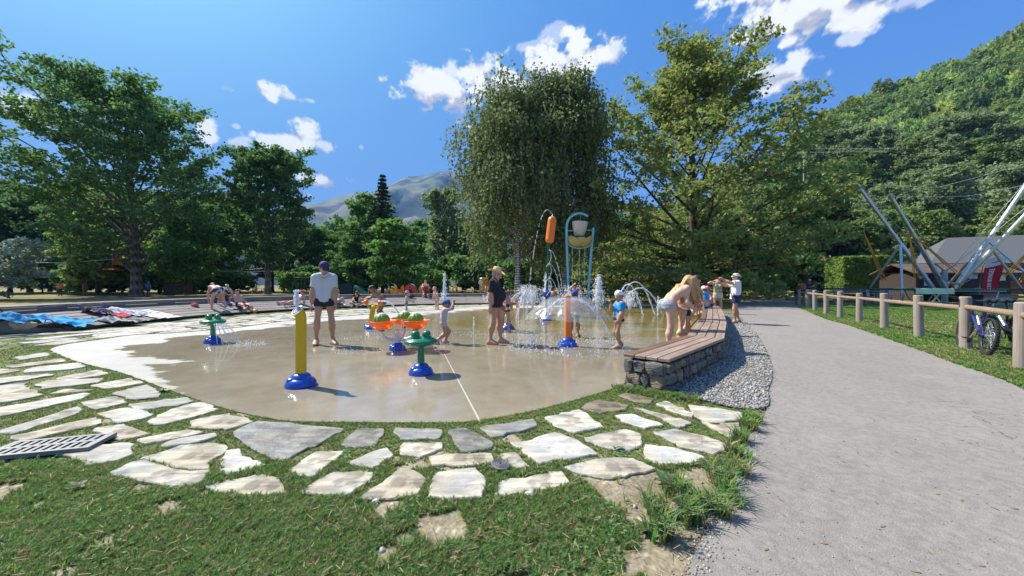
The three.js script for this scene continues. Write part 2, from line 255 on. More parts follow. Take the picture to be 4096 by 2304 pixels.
class Leaves {
  constructor(cols, rnd) { this.p = []; this.c = []; this.i = []; this.cols = cols; this.r = rnd; }
  add(x, y, z, s, up = .35, long = 1.5, hang = 0) {
    const r = this.r, n = V(gauss(r), gauss(r) + up, gauss(r)).normalize(), t = hang ? V(gauss(r) * .3, -1, gauss(r) * .3) : V(gauss(r), gauss(r) * .6 - .15, gauss(r)); t.addScaledVector(n, -t.dot(n)).normalize();
    const b = V().crossVectors(n, t), w = s * .5, l = w * long, q = this.p.length / 3;
    this.p.push(x - t.x * l, y - t.y * l, z - t.z * l, x + b.x * w - n.x * w * .2, y + b.y * w - n.y * w * .2, z + b.z * w - n.z * w * .2, x + t.x * l, y + t.y * l, z + t.z * l, x - b.x * w - n.x * w * .2, y - b.y * w - n.y * w * .2, z - b.z * w - n.z * w * .2);
    const c = this.cols[Math.floor(r() * this.cols.length)], k = .75 + r() * .5; for (let m = 0; m < 4; m++) this.c.push(c[0] * k, c[1] * k, c[2] * k);
    this.i.push(q, q + 1, q + 2, q, q + 2, q + 3);
  }
  geo() { const g = new THREE.BufferGeometry(); g.setAttribute('position', new THREE.Float32BufferAttribute(this.p, 3)); g.setAttribute('color', new THREE.Float32BufferAttribute(this.c, 3)); g.setIndex(this.i); g.computeVertexNormals(); return g; }
}
class Wood {                                                        // tapered branching tubes
  constructor() { this.p = []; this.u = []; this.i = []; }
  limb(pts, rad, sides = 6) {
    const q = this.p.length / 3, up = V(0, 1, 0); let len = 0;
    for (let k = 0; k < pts.length; k++) {
      const t = pts[Math.min(k + 1, pts.length - 1)].clone().sub(pts[Math.max(0, k - 1)]).normalize(), a = V().crossVectors(t, Math.abs(t.y) > .95 ? V(1, 0, 0) : up).normalize(), b = V().crossVectors(t, a); if (k) len += pts[k].distanceTo(pts[k - 1]);
      for (let s = 0; s <= sides; s++) { const f = s / sides * 2 * Math.PI, c = Math.cos(f) * rad[k], d = Math.sin(f) * rad[k]; this.p.push(pts[k].x + a.x * c + b.x * d, pts[k].y + a.y * c + b.y * d, pts[k].z + a.z * c + b.z * d); this.u.push(s / sides, len / 2); }
    }
    for (let k = 0; k < pts.length - 1; k++) for (let s = 0; s < sides; s++) { const a = q + k * (sides + 1) + s, b = a + sides + 1; this.i.push(a, b, a + 1, b, b + 1, a + 1); }
  }
  geo() { const g = new THREE.BufferGeometry(); g.setAttribute('position', new THREE.Float32BufferAttribute(this.p, 3)); g.setAttribute('uv', new THREE.Float32BufferAttribute(this.u, 2)); g.setIndex(this.i); g.computeVertexNormals(); return g; }
}
const G_DARK = [[.090, .188, .054], [.115, .228, .061], [.151, .258, .080]], G_MID = [[.140, .281, .070], [.182, .324, .084], [.112, .225, .062]], G_LIGHT = [[.24, .33, .08], [.29, .34, .09], [.19, .28, .07], [.33, .34, .11]],
  G_BRIGHT = [[.169, .336, .067], [.203, .370, .079], [.135, .270, .056]], G_OLIVE = [[.188, .250, .094], [.150, .206, .075], [.225, .275, .125], [.125, .175, .062]], G_GREY = [[.42, .48, .36], [.48, .54, .42], [.34, .41, .30]], G_SPRUCE = [[.028, .059, .034], [.037, .071, .040], [.046, .078, .046]];

function grow(o) {
  const r = rng(o.seed), L = new Leaves(o.cols, r), W = new Wood(), h = o.h, lean = o.lean ?? [0, 0], ends = [], top = o.top ?? h;
  const axis = (y) => { const t = y / h; return V(lean[0] * t * t + Math.sin(t * 5 + o.seed) * .012 * h * t, y, lean[1] * t * t + Math.cos(t * 4 + o.seed) * .012 * h * t); };
  const tp = [], tr = [], nt = 14; for (let k = 0; k <= nt; k++) { const t = k / nt; tp.push(axis(t * h * .97)); tr.push(o.r * Math.pow(1 - t, .8) * (k === 0 ? 1.35 : 1) + .012); }
  W.limb(tp, tr, 9);
  const n = o.limbs;
  for (let i = 0; i < n; i++) {
    const t = Math.pow((i + r() * .9) / n, o.spread ?? .9), y0 = o.base + t * (h - o.base) * .93, az = i * 2.39996 + r() * .9, len = o.env(t, az) * (.72 + r() * .42);
    const up = Math.min(1.13, (o.up ?? 35) * R * (.75 + r() * .5) * (o.lowflat ? clamp(t * 2.2 - .12, -.12, 1) : 1) + t * .3), s0 = axis(y0 - Math.min(len * .25, y0 * .3)), pts = [], rad = [], r0 = Math.min(o.r * .45, .018 + len * .016) * (1 - t * .4);
    const ca = Math.cos(az), sa = Math.sin(az), bend = (r() - .5) * .5;
    for (let k = 0; k <= 6; k++) { const s = k / 6, a2 = az + bend * s; pts.push(V(s0.x + Math.cos(a2) * len * s, Math.min(h * 1.0, s0.y + len * Math.tan(up) * s * (1 - (o.droop ?? .25) * s)), s0.z + Math.sin(a2) * len * s)); rad.push(lerp(r0, .012, s)); }
    W.limb(pts, rad, 5);
    const ns = o.subs ?? 7, cv = new THREE.CatmullRomCurve3(pts);
    for (let k = 0; k < ns; k++) {
      const s = .22 + .78 * (k + r()) / ns, p = cv.getPoint(Math.min(1, s)), a3 = az + bend * s + (k % 2 ? 1 : -1) * (.5 + r() * .7), l2 = len * (.26 + .34 * r()) * (1.25 - s * .8) + .4, u2 = (r() - .15) * .9, sp = [], sr = [];
      for (let m = 0; m <= 3; m++) { const q = m / 3; sp.push(V(p.x + Math.cos(a3) * l2 * q, p.y + l2 * u2 * q - (o.droop ?? .25) * l2 * q * q * .6, p.z + Math.sin(a3) * l2 * q)); sr.push(lerp(.02 + l2 * .006, .006, q)); }
      W.limb(sp, sr, 4);
      const c2 = new THREE.CatmullRomCurve3(sp); for (const q of [.4, .72, 1]) ends.push([c2.getPoint(q), l2]);
    }
    ends.push([pts[6], len * .3], [cv.getPoint(.8), len * .3], [cv.getPoint(.6), len * .3]); if (o.full) for (const q of [.3, .42, .5, .7]) ends.push([cv.getPoint(q).add(V(gauss(r) * .4, gauss(r) * .4, gauss(r) * .4)), len * .3]);
  }
  for (let k = 0; k < (o.tips ?? 8); k++) ends.push([axis(h * (.78 + .22 * r())).add(V(gauss(r) * .02 * h, 0, gauss(r) * .02 * h)), h * .03]);
  const per = o.leaves / ends.length, cl = o.clump;
  for (const [p, l] of ends) {
    let m = Math.round(per * (.5 + r())), cx = cl * (.7 + r() * .6);
    if (o.weep) {
      const core = Math.round(m * .28); m -= core; for (let q = 0; q < core; q++) L.add(p.x + gauss(r) * cx * .8, p.y + gauss(r) * cx * .8, p.z + gauss(r) * cx * .8, o.leaf * (.8 + r() * .7), .3, 1.4);
      const strands = Math.max(2, Math.round(m / 16));
      for (let s = 0; s < strands; s++) { const x = p.x + gauss(r) * cx, z = p.z + gauss(r) * cx, len = o.weep * (.25 + r() * r() * 1.1), sw = gauss(r) * .4, y0 = p.y + gauss(r) * cx * .5; const k = Math.round(m / strands); for (let q = 0; q < k; q++) { const t = (q + r()) / k; const y = y0 - len * t; if (y < (o.floor ?? .8)) break; L.add(x + sw * t * t * len + gauss(r) * .07, y, z + gauss(r) * .07, o.leaf * (.7 + r() * .6), .1, 1.4, 1); } }
    } else for (let q = 0; q < m; q++) L.add(p.x + gauss(r) * cx, p.y + gauss(r) * cx * .62, p.z + gauss(r) * cx, o.leaf * (.65 + r() * .7), o.upward ?? .4, o.long ?? 1.5);
  }
  return [W.geo(), L.geo()];
}
function conifer(o) {
  const r = rng(o.seed), L = new Leaves(o.cols, r), W = new Wood(), h = o.h; W.limb([V(0, 0, 0), V(0, h * .5, 0), V(0, h * .98, 0)], [o.r, o.r * .5, .02], 7);
  const n = o.whorls; for (let w = 0; w < n; w++) { const t = w / n, y = o.base + (h - o.base) * t, len = o.env(t), nb = 6 + (r() * 3 | 0); for (let b = 0; b < nb; b++) { const a = b / nb * 6.283 + w * .8 + r() * .4, l = len * (.75 + r() * .4), p = [], rd = []; for (let k = 0; k <= 4; k++) { const s = k / 4; p.push(V(Math.cos(a) * l * s, y + l * (.12 * s - .38 * s * s + .1 * s * s * s), Math.sin(a) * l * s)); rd.push(lerp(.05, .008, s)); } W.limb(p, rd, 3); const cv = new THREE.CatmullRomCurve3(p), m = Math.round(o.needles * (l / len)); for (let k = 0; k < m; k++) { const s = .12 + .88 * r(), q = cv.getPoint(s), wd = l * .22 * (1.15 - s); L.add(q.x + gauss(r) * wd * 1.2, q.y - r() * wd * .9 + gauss(r) * .05, q.z + gauss(r) * wd * 1.2, o.leaf * (.6 + r() * .8), .3, 2.2); } } }
  return [W.geo(), L.geo()];
}
function plantTree(name, geos, mats, label, category, pos, turn = 0, scale = 1, group) {
  const t = thing(name, label, category, pos, turn, group); mesh('trunk', geos[0], mats[0], t); mesh('crown', geos[1], mats[1], t); Array.isArray(scale) ? t.scale.set(...scale) : t.scale.setScalar(scale); return t;
}
function copyTree(t, pos, turn, scale, label, group) { const c = t.clone(); c.name = numbered(t.name.replace(/_\d+$/, '')); c.position.set(...pos); c.rotation.y = turn; Array.isArray(scale) ? c.scale.set(...scale) : c.scale.setScalar(scale); c.userData = { ...t.userData, label: label ?? t.userData.label, group: group ?? t.userData.group }; scene.add(c); return c; }
const dome = (w, lo = .45) => (t) => w * (lo + (1 - lo) * Math.sin(Math.PI * Math.pow(clamp(t * .92 + .06), .8)));

// the tall poplar-like tree on the left, standing behind the deck
plantTree('tall_tree', grow({ seed: 3, h: 22.6, r: .5, base: 2.6, limbs: 56, subs: 8, env: (t, az) => (8.7 * Math.sin(Math.PI * Math.pow(clamp(t * .84 + .1), .72)) + .8) * (1 + .3 * Math.cos(az - 3.0) * t), up: 42, droop: .18, leaf: .25, leaves: 44000, clump: .8, cols: G_DARK.concat(G_MID), lean: [-1.6, 0], tips: 14 }), [barkMat, LEAF], 'tallest leafy tree behind the wooden deck, thin airy top', 'tree', [-42.084, 0.186, -42].map((v, i) => i === 1 ? 0 : v), 0);
plantTree('poplar_tree', grow({ seed: 8, h: 18.4, r: .36, base: 2.5, limbs: 40, subs: 7, env: (t) => 4.2 * Math.sin(Math.PI * Math.pow(clamp(t * .86 + .1), .8)) + .8, up: 62, droop: .03, leaf: .28, leaves: 22000, clump: .62, cols: G_DARK.concat([G_MID[0]]), lean: [.6, 0], tips: 12 }), [barkMat, LEAF], 'dark upright poplar with feathery grey tips behind the lawn', 'tree', [-32.6, 0, -50], 1);
// the weeping birches behind the water jets
const birch = (seed, h, w, n) => grow({ seed, h, r: .24, base: 3.2, limbs: 44, subs: 8, env: (t) => w * (.62 + .38 * Math.sin(Math.PI * clamp(t * .8 + .1))) * (1 - .72 * t * t), up: 52, droop: .2, leaf: .145, leaves: n, clump: .95, weep: 3.6, floor: 1.6, cols: G_OLIVE, tips: 16 });
const BIRCH_LEAF = leafMat(.5);
plantTree('birch_tree', birch(14, 15.2, 4.5, 56000), [birchMat, BIRCH_LEAF], 'weeping birch with pale trunk, narrower and left of its taller twin', 'tree', [0.411, -0.057, -28].map((v, i) => i === 1 ? 0 : v));
plantTree('birch_tree', birch(19, 17.4, 4.2, 62000), [birchMat, BIRCH_LEAF], 'tallest weeping birch, its dark drooping crown behind the teal arch', 'tree', [4.1, 0, -29.5], 2);
// the wide light green maple
plantTree('maple_tree', grow({ seed: 27, h: 21.8, r: .42, base: 1.1, limbs: 66, subs: 8, lowflat: 1, env: (t, az) => (9.9 * Math.sin(Math.PI * Math.pow(clamp(t * .80 + .14), .66)) * Math.pow(1.05 - t, .72) * 1.18 + .4), up: 44, droop: .08, leaf: .195, leaves: 66000, full: 1, clump: .6, cols: G_LIGHT, tips: 10, spread: 1.1 }), [darkBark, leafMat(.56)], 'large light green maple with open spreading branches', 'tree', [15.3, 0, -31.5], 0);

// background woods: a few kinds, each tree its own
const woodA = plantTree('forest_tree', grow({ seed: 41, h: 16, r: .26, base: 2.2, limbs: 26, subs: 6, env: dome(4.6), up: 34, leaf: .36, leaves: 9500, clump: .8, cols: G_MID }), [darkBark, LEAF], 'broad mid green tree in the wood behind the playground', 'tree', [-24, 0, -64], 0, 1, 'trees in the wood behind the playground');
const woodB = plantTree('forest_tree', grow({ seed: 47, h: 17, r: .28, base: 2.6, limbs: 26, subs: 6, env: dome(5), up: 42, leaf: .36, leaves: 9500, clump: .8, cols: G_DARK }), [darkBark, LEAF], 'dark broadleaf tree in the shady wood behind the deck', 'tree', [-64, 0, -58], 0, 1, 'trees in the shady wood behind the deck');
const woodC = plantTree('poplar_tree', grow({ seed: 53, h: 19, r: .26, base: 2.5, limbs: 30, subs: 6, env: (t) => 3.1 * Math.sin(Math.PI * clamp(t * .85 + .1)) + .5, up: 58, droop: .05, leaf: .34, leaves: 8500, clump: .7, cols: [[.25, .33, .14], [.20, .29, .12], [.30, .37, .20]] }), [darkBark, LEAF], 'pale silvery poplar at the foot of the wooded hill', 'tree', [76, 0, -70], 0, 1, 'silvery poplars at the foot of the hill');
const woodD = plantTree('forest_tree', grow({ seed: 59, h: 15, r: .26, base: 1.6, limbs: 26, subs: 6, env: dome(4.8, .6), up: 30, leaf: .36, leaves: 9500, clump: .85, cols: G_LIGHT.concat(G_MID) }), [darkBark, LEAF], 'leafy yellowish green tree on the lower slope of the hill', 'tree', [40, 0, -52], 0, 1, 'trees at the foot of the wooded hill');
{
  const r = rng(77), put = (proto, px, d, sc, label, group) => copyTree(proto, [(px - 2048) / 1500 * d, 0, -d], r() * 6.28, [sc * (.9 + r() * .2), sc, sc * (.9 + r() * .2)], label, group);
  // behind the deck, left
  for (const [px, d, s] of [[-350, 56, 1.0], [-180, 50, .85], [40, 58, .95], [120, 64, 1.06], [200, 70, .95], [330, 60, .9], [450, 66, 1], [640, 62, .9], [700, 70, 1.05], [780, 58, .8], [860, 66, .95], [930, 74, 1.0], [1090, 64, .8], [1170, 70, .88]]) put(woodB, px, d, s);
  // behind the playground, centre
  for (const [px, d, s] of [[1240, 84, .9], [1310, 70, .72], [1360, 90, 1.02], [1440, 76, .75], [1500, 92, .98], [1640, 74, .78], [1690, 88, 1.0], [1780, 68, .8], [1860, 80, .9], [1950, 72, .7], [1400, 60, .55], [1850, 60, .62], [2020, 64, .8], [2160, 66, .8], [2330, 64, .85], [2480, 62, .8]]) put(woodA, px, d, s);
  // foot of the hill, right
  for (const [px, d, s] of [[2600, 60, .9], [2700, 56, .8], [2960, 60, .95], [3060, 52, .8], [3130, 66, 1.0], [3230, 58, .85], [3330, 70, 1.05], [3420, 58, .8], [3560, 66, .95], [3640, 76, 1.1], [3720, 62, .85], [3850, 74, 1.0], [3960, 64, .9], [4080, 76, 1.1], [4200, 66, 1], [4360, 74, 1.1], [4040, 60, .8], [3480, 82, 1.1], [3180, 80, 1.15]]) put(woodD, px, d, s);
  for (const [px, d, s] of [[1775, 62, .86], [3340, 84, 1.0], [3560, 74, 1.05], [3780, 70, 1.18], [3930, 78, 1.2], [4070, 72, 1.25], [3660, 88, 1.2]]) put(woodC, px, d, s, px < 2000 ? 'slim pale poplar rising beside the weeping birches' : undefined, px < 2000 ? null : undefined);
}
// single trees and bushes that stand out
plantTree('spruce_tree', conifer({ seed: 61, h: 19.3, r: .28, base: 1.5, whorls: 30, env: (t) => 4.6 * Math.pow(1 - t, .95) + .2, leaf: .27, needles: 16, cols: G_SPRUCE }), [darkBark, LEAF_DIM], 'dark pointed spruce standing above the wood', 'tree', [-20.7, 0, -60]);
plantTree('young_tree', grow({ seed: 67, h: 9.8, r: .14, base: 1.1, limbs: 24, subs: 6, env: (t) => 2.6 * Math.sin(Math.PI * clamp(t * .8 + .16)) + .3, up: 40, leaf: .34, leaves: 8500, clump: .5, cols: G_BRIGHT }), [darkBark, LEAF], 'small fresh green tree in front of the spruce', 'tree', [-15.9, 0, -49]);
plantTree('young_tree', grow({ seed: 69, h: 9, r: .14, base: 1.6, limbs: 22, subs: 6, env: (t) => 2.8 * Math.sin(Math.PI * clamp(t * .8 + .16)) + .3, up: 40, leaf: .36, leaves: 7000, clump: .5, cols: G_BRIGHT }), [darkBark, LEAF], 'fresh green young tree between the two tall poplars', 'tree', [-40, 0, -46]);
plantTree('young_tree', grow({ seed: 71, h: 10.5, r: .16, base: 1.4, limbs: 24, subs: 6, env: (t) => 3.2 * Math.sin(Math.PI * clamp(t * .8 + .16)) + .3, up: 36, leaf: .36, leaves: 8000, clump: .6, cols: G_BRIGHT.concat(G_LIGHT) }), [darkBark, LEAF], 'bright yellow green tree left of the tall trunk', 'tree', [-52, 0, -47]);
plantTree('dark_conifer', conifer({ seed: 73, h: 15.5, r: .3, base: .6, whorls: 34, env: (t) => 5.2 * Math.pow(1 - t, .55) + .3, leaf: .34, needles: 22, cols: [[.03, .05, .026], [.045, .062, .034], [.06, .08, .045]] }), [darkBark, LEAF_DIM], 'dark rounded conifer behind the clipped hedge', 'tree', [44, 0, -52]);
const bushGeo = (seed, w, h, cols, n, leaf) => grow({ seed, h, r: .08, base: .2, limbs: 26, subs: 6, env: dome(w, .75), up: 30, leaf, leaves: n, clump: .42, cols, tips: 10 });
plantTree('willow_bush', bushGeo(83, 3.4, 4.7, G_GREY, 12000, .2), [darkBark, leafMat(.66)], 'silvery grey bush at the edge of the dry meadow', 'bush', [-45, 0, -31.5]);
plantTree('dark_bush', bushGeo(85, 4.4, 6.8, G_DARK, 10000, .34), [darkBark, LEAF_DIM], 'dark dense bush beside the bend of the path', 'bush', [22, 0, -39]);
plantTree('dark_bush', bushGeo(87, 3.4, 4.8, G_DARK, 8000, .34), [darkBark, LEAF_DIM], 'low dark bush under the light green maple', 'bush', [17.5, 0, -41]);
plantTree('yellow_bush', bushGeo(88, 2.2, 5.4, G_LIGHT, 7000, .28), [darkBark, LEAF], 'yellowish green shrub left of the dark rounded conifer', 'bush', [31, 0, -47]);
plantTree('green_bush', bushGeo(89, 1.8, 2.6, G_BRIGHT, 5000, .24), [darkBark, LEAF], 'round bright green bush behind the toy cabins', 'bush', [-10, 0, -47]);
{
  const protoB = plantTree('undergrowth_bush', bushGeo(91, 2.4, 3, G_BRIGHT.concat(G_MID), 3600, .34), [darkBark, LEAF], 'sunlit green undergrowth bush among the trunks', 'bush', [-47, 0, -50], 0, 1, 'undergrowth bushes in the shady wood'), r = rng(93);
  for (const [px, d, s] of [[300, 52, .9], [390, 50, 1.2], [520, 54, 1], [740, 52, .8], [850, 56, 1], [960, 58, .8], [1180, 56, .9], [170, 60, 1.1]]) copyTree(protoB, [(px - 2048) / 1500 * d, 0, -d], r() * 6, s);
  const protoC = plantTree('wood_edge_bush', bushGeo(95, 2.8, 3.6, G_MID.concat(G_DARK), 3600, .36), [darkBark, LEAF], 'dark green bush along the edge of the wood', 'bush', [-14, 0, -56], 0, 1, 'bushes along the edge of the wood');
  for (const [px, d, s] of [[1290, 60, 1], [1480, 60, 1.3], [1640, 56, 1], [1720, 60, 1.2], [1900, 56, 1.3], [2000, 58, 1.2], [2120, 50, 1.1], [2240, 54, 1.2], [2400, 48, 1], [2520, 50, 1.2], [2640, 46, 1.2], [3020, 56, 1.2], [3110, 48, 1.2], [3440, 50, 1.2], [3540, 48, 1]]) copyTree(protoC, [(px - 2048) / 1500 * d, 0, -d], r() * 6, s);
}
// clipped hedge: a block of leaves with a trunkless inside
{
  const r = rng(99), L = new Leaves([[.22, .34, .06], [.27, .38, .07], [.17, .28, .05]], r), w = 2.15, h = 4.1, d = 1.6;
  for (let k = 0; k < 24000; k++) { const f = r(), deep = r() < .4 ? .55 + r() * .4 : 1; let x, y, z; if (f < .34) { x = (r() * 2 - 1) * w; y = r() * h; z = d; } else if (f < .55) { x = (r() < .5 ? -1 : 1) * w; y = r() * h; z = (r() * 2 - 1) * d; } else if (f < .75) { x = (r() * 2 - 1) * w; y = h; z = (r() * 2 - 1) * d; } else { x = (r() * 2 - 1) * w; y = r() * h; z = -d; } const b = (fbm(x * 1.3 + 7, y * 1.3 + z, 3, 5) - .5) * .5, c = Math.max(0, y - 3.4) * .35; x *= deep; z *= deep; L.add(x * (1 - c * .25) + gauss(r) * .08, Math.min(y, h) + b * .4 + gauss(r) * .06, z * (1 - c * .2) + b * .4 + gauss(r) * .08, .17 * (.6 + r() * .8), .2); }
  const t = thing('clipped_hedge', 'clipped light green hedge block beside the dark hut', 'hedge', [36.2, 0, -39.2], -.25); mesh('foliage', L.geo(), LEAF, t);
  const W = new Wood(); for (let k = 0; k < 40; k++) { const x = (r() * 2 - 1) * w * .8, z = (r() * 2 - 1) * d * .8; W.limb([V(x * .8, 0, z * .8), V(x, h * .5, z), V(x + gauss(r) * .3, h * .93, z + gauss(r) * .3)], [.05, .03, .01], 5); } mesh('stems', W.geo(), darkBark, t);
}

// ---------------------------------------------------------------- the wooded hill on the right and the far mountain
const ridge = [[150, -330, 48], [199, -250, 100], [225, -236, 111], [248, -238, 119], [272, -232, 129], [292, -228, 138], [330, -230, 160], [380, -200, 205], [430, -140, 220]], foot = [[40, -120, 0], [52, -92, 0], [62, -84, 0], [70, -80, 0], [80, -76, 0], [90, -72, 0], [104, -66, 0], [120, -52, 0], [130, -30, 0]];
const hillAt = (u, t) => { const n = ridge.length - 1, k = Math.min(n - 1, Math.floor(u * n)), f = u * n - k, A = foot[k], B = foot[k + 1], P = ridge[k], Q = ridge[k + 1]; const fx = lerp(A[0], B[0], f), fz = lerp(A[1], B[1], f), rx = lerp(P[0], Q[0], f), rz = lerp(P[1], Q[1], f), rh = lerp(P[2], Q[2], f); const n1 = (fbm(u * 14, t * 7, 4, 111) - .5); return [lerp(fx, rx, t) + n1 * 8 * t, rh * (t * .8 + t * t * .2) + n1 * 16 * t * (1 - t) * 2, lerp(fz, rz, t)]; };
{
  const nu = 60, nt = 30, pos = [], ix = []; for (let j = 0; j <= nt; j++) for (let i = 0; i <= nu; i++) { const p = hillAt(i / nu, j / nt); pos.push(p[0], p[1] - 1, p[2]); } for (let j = 0; j < nt; j++) for (let i = 0; i < nu; i++) { const a = j * (nu + 1) + i, b = a + nu + 1; ix.push(a, a + 1, b, a + 1, b + 1, b); }
  const g = new THREE.BufferGeometry(); g.setAttribute('position', new THREE.Float32BufferAttribute(pos, 3)); g.setIndex(ix); g.computeVertexNormals();
  struct('hill', g, mat([.05, .065, .025], 1), 'steep hillside under the woods on the right', 'hill');
  const r = rng(121), crowns = [0, 1].map((q) => { const L = new Leaves(q ? [[.20, .29, .075], [.16, .25, .065], [.25, .31, .09]] : [[.13, .22, .06], [.11, .19, .05], [.16, .23, .065]], r); for (let k = 0; k < 620; k++) { const a = r() * 6.283, y = r(), rr = Math.sqrt(1 - y * y * .85) * (.75 + .35 * fbm(Math.cos(a) * 2 + 5, Math.sin(a) * 2 + y * 3 + q * 9, 3, 7)), s = .82 + r() * .25; L.add(Math.cos(a) * rr * s, (y * 1.5 - .1) * s, Math.sin(a) * rr * s, .20 * (.6 + r() * .8), .5); } return L.geo(); });
  const lists = [[], []];
  for (let k = 0; k < 4600; k++) { const u = r(), t = .16 + .84 * Math.pow(r(), .8), p = hillAt(u, t), q = fbm(p[0] * .035, p[2] * .035 + p[1] * .03, 4, 15), s = (2.2 + r() * r() * 4.2) * (1 + t * .2), d = .85 + r() * .95, y = r() < .16 ? .35 : 0; if (q < .36 && r() < .6) continue; lists[q + (r() - .5) * .6 > .5 ? 1 : 0].push({ p: [p[0], p[1] + (r() - .3) * 1.6, p[2]], r: [(r() - .5) * .3, r() * 6.28, (r() - .5) * .3], s: [s, s * (.8 + r() * .9), s], c: [d * (1 + y), d * (1 + y * .45), d] }); }
  stuff('hillside_forest', instances(crowns[0], LEAF, lists[0]), 'dense mid green forest covering the steep hillside', 'forest');
  stuff('hillside_forest', instances(crowns[1], LEAF, lists[1]), 'lighter green tree crowns scattered through the hillside forest', 'forest');
  // single trees on the lower slope
  for (let k = 0; k < 66; k++) { const u = .06 + .9 * ((k * .618) % 1), t = .02 + .30 * ((k * .381 + .13) % 1), p = hillAt(u, t), pr = [woodD, woodC, woodA, woodD, woodC][k % 5], s = .95 + r() * .55; copyTree(pr, [p[0], p[1] - 1.2, p[2]], r() * 6.28, [s * (.9 + r() * .25), s, s * (.9 + r() * .25)], pr === woodC ? 'silvery poplar standing on the wooded slope' : pr === woodA ? 'mid green tree standing on the wooded slope' : 'yellowish green tree standing on the wooded slope', 'single trees on the wooded slope'); }
}
{
  // far mountain: ridge heights seen above the trees
  const D = 3000, prof = [[-3200, 260], [-2300, 330], [-1560, 640], [-1300, 735], [-1160, 745], [-1120, 725], [-980, 800], [-820, 885], [-650, 900], [-520, 925], [-400, 880], [-100, 820], [500, 700], [1300, 560], [2600, 300]], H = (x) => { for (let i = 0; i < prof.length - 1; i++) if (x <= prof[i + 1][0]) return lerp(prof[i][1], prof[i + 1][1], clamp((x - prof[i][0]) / (prof[i + 1][0] - prof[i][0]))); return 300; };
  const nu = 180, nt = 60, pos = [], col = [], ix = [];
  for (let j = 0; j <= nt; j++) for (let i = 0; i <= nu; i++) {
    const x = -3200 + 5800 * i / nu, t = j / nt, n = fbm(x * .004, t * 5, 5, 131) - .5, m = fbm(x * .0035 + 8, t * 6, 5, 137), h = H(x) * Math.pow(t, .85) * (1 + n * .22 * (1 - t) * 2) + (j === nt ? 0 : n * 40);
    pos.push(x + n * 60, h + n * 18, -1500 - 1500 * t + n * 120);
    const meadow = smooth(.50, .56, m + (t - .62) * .5), bare = smooth(.58, .64, fbm(x * .008, t * 9, 4, 139));
    const c = meadow > .5 ? (bare > .5 ? [.20, .16, .11] : [.11, .14, .07]) : [.022, .04, .022]; col.push(...c);
  }
  for (let j = 0; j < nt; j++) for (let i = 0; i < nu; i++) { const a = j * (nu + 1) + i, b = a + nu + 1; ix.push(a, a + 1, b, a + 1, b + 1, b); }
  const g = new THREE.BufferGeometry(); g.setAttribute('position', new THREE.Float32BufferAttribute(pos, 3)); g.setAttribute('color', new THREE.Float32BufferAttribute(col, 3)); g.setIndex(ix); g.computeVertexNormals();
  struct('mountain', g, new THREE.MeshStandardMaterial({ vertexColors: true, roughness: 1 }), 'far mountain with alpine meadows above dark forest', 'mountain');
}

// ---------------------------------------------------------------- paving stones round the pad
const stoneTex = [0, 1, 2].map((q) => texture(512, (u, v, i, j) => { const a = fbm(u * 5, v * 5, 5, 201 + q, 5), s = fbm(u * 4 + a, v * 22, 4, 210 + q, 4), c = hash(i, j, 220); const st = fbm(u * 7 + 3, v * 7, 5, 250 + q, 7), k = .86 + (a - .5) * .36 + (s - .5) * .34 + (c - .5) * .1 - .17 * smooth(.58, .72, st), w = fbm(u * 3, v * 3, 4, 230 + q, 3) - .5; return [k + w * .12, k * .98 + w * .03, k * .94 - w * .12]; }));
const stoneBump = texture(512, (u, v, i, j) => grey(.5 + (fbm(u * 6, v * 10, 6, 241, 2) - .5) * 1.1 + (hash(i, j, 242) - .5) * .12), false);
const stoneMats = [[.70, .685, .65], [.62, .59, .54], [.66, .625, .565], [.58, .57, .55], [.74, .72, .68], [.64, .62, .58]].map((c, i) => new THREE.MeshStandardMaterial({ map: stoneTex[i % 3], color: C(...c), bumpMap: stoneBump, bumpScale: .03, roughness: .95 }));
const wetStoneMats = [[.30, .305, .31], [.40, .40, .38], [.36, .31, .25]].map((c, i) => new THREE.MeshPhysicalMaterial({ map: stoneTex[i], color: C(...c), bumpMap: stoneBump, bumpScale: .03, roughness: .42 }));
const paving = new THREE.Group(); paving.name = 'stone_paving'; tag(paving, 'irregular pale stone paving set in grass round the pad', 'paving', null, 'structure'); scene.add(paving);
const stoneOutlines = [];
function stone(poly, m, seed, top = .014) {
  const r = rng(seed), cx = poly.reduce((a, p) => a + p[0], 0) / poly.length, cz = poly.reduce((a, p) => a + p[1], 0) / poly.length;
  const pts = []; for (let i = 0; i < poly.length; i++) { const a = poly[i], b = poly[(i + 1) % poly.length], l = Math.hypot(b[0] - a[0], b[1] - a[1]); const n = l > .3 ? 6 : l > .15 ? 4 : 2; for (let k = 0; k < n; k++) { const t = k ? (k + (r() - .5) * .7) / n : .04, e = k ? (r() - .5) * Math.min(.05, l * .11) : (r() - .5) * .015; pts.push([a[0] + (b[0] - a[0]) * t - (b[1] - a[1]) / l * e - cx, a[1] + (b[1] - a[1]) * t + (b[0] - a[0]) / l * e - cz]); } }
  const s = new THREE.Shape(pts.map(([x, z]) => new THREE.Vector2(x, -z))), g = new THREE.ExtrudeGeometry(s, { depth: .045, bevelEnabled: true, bevelThickness: .006, bevelSize: .006, bevelSegments: 1, steps: 1, curveSegments: 1 });
  g.rotateX(-Math.PI / 2); const o = mesh('paving_stone', g, m, paving); o.position.set(cx, top - .051 + (r() - .5) * .008, cz); o.rotation.set((r() - .5) * .012, 0, (r() - .5) * .012); stoneOutlines.push(poly);
}
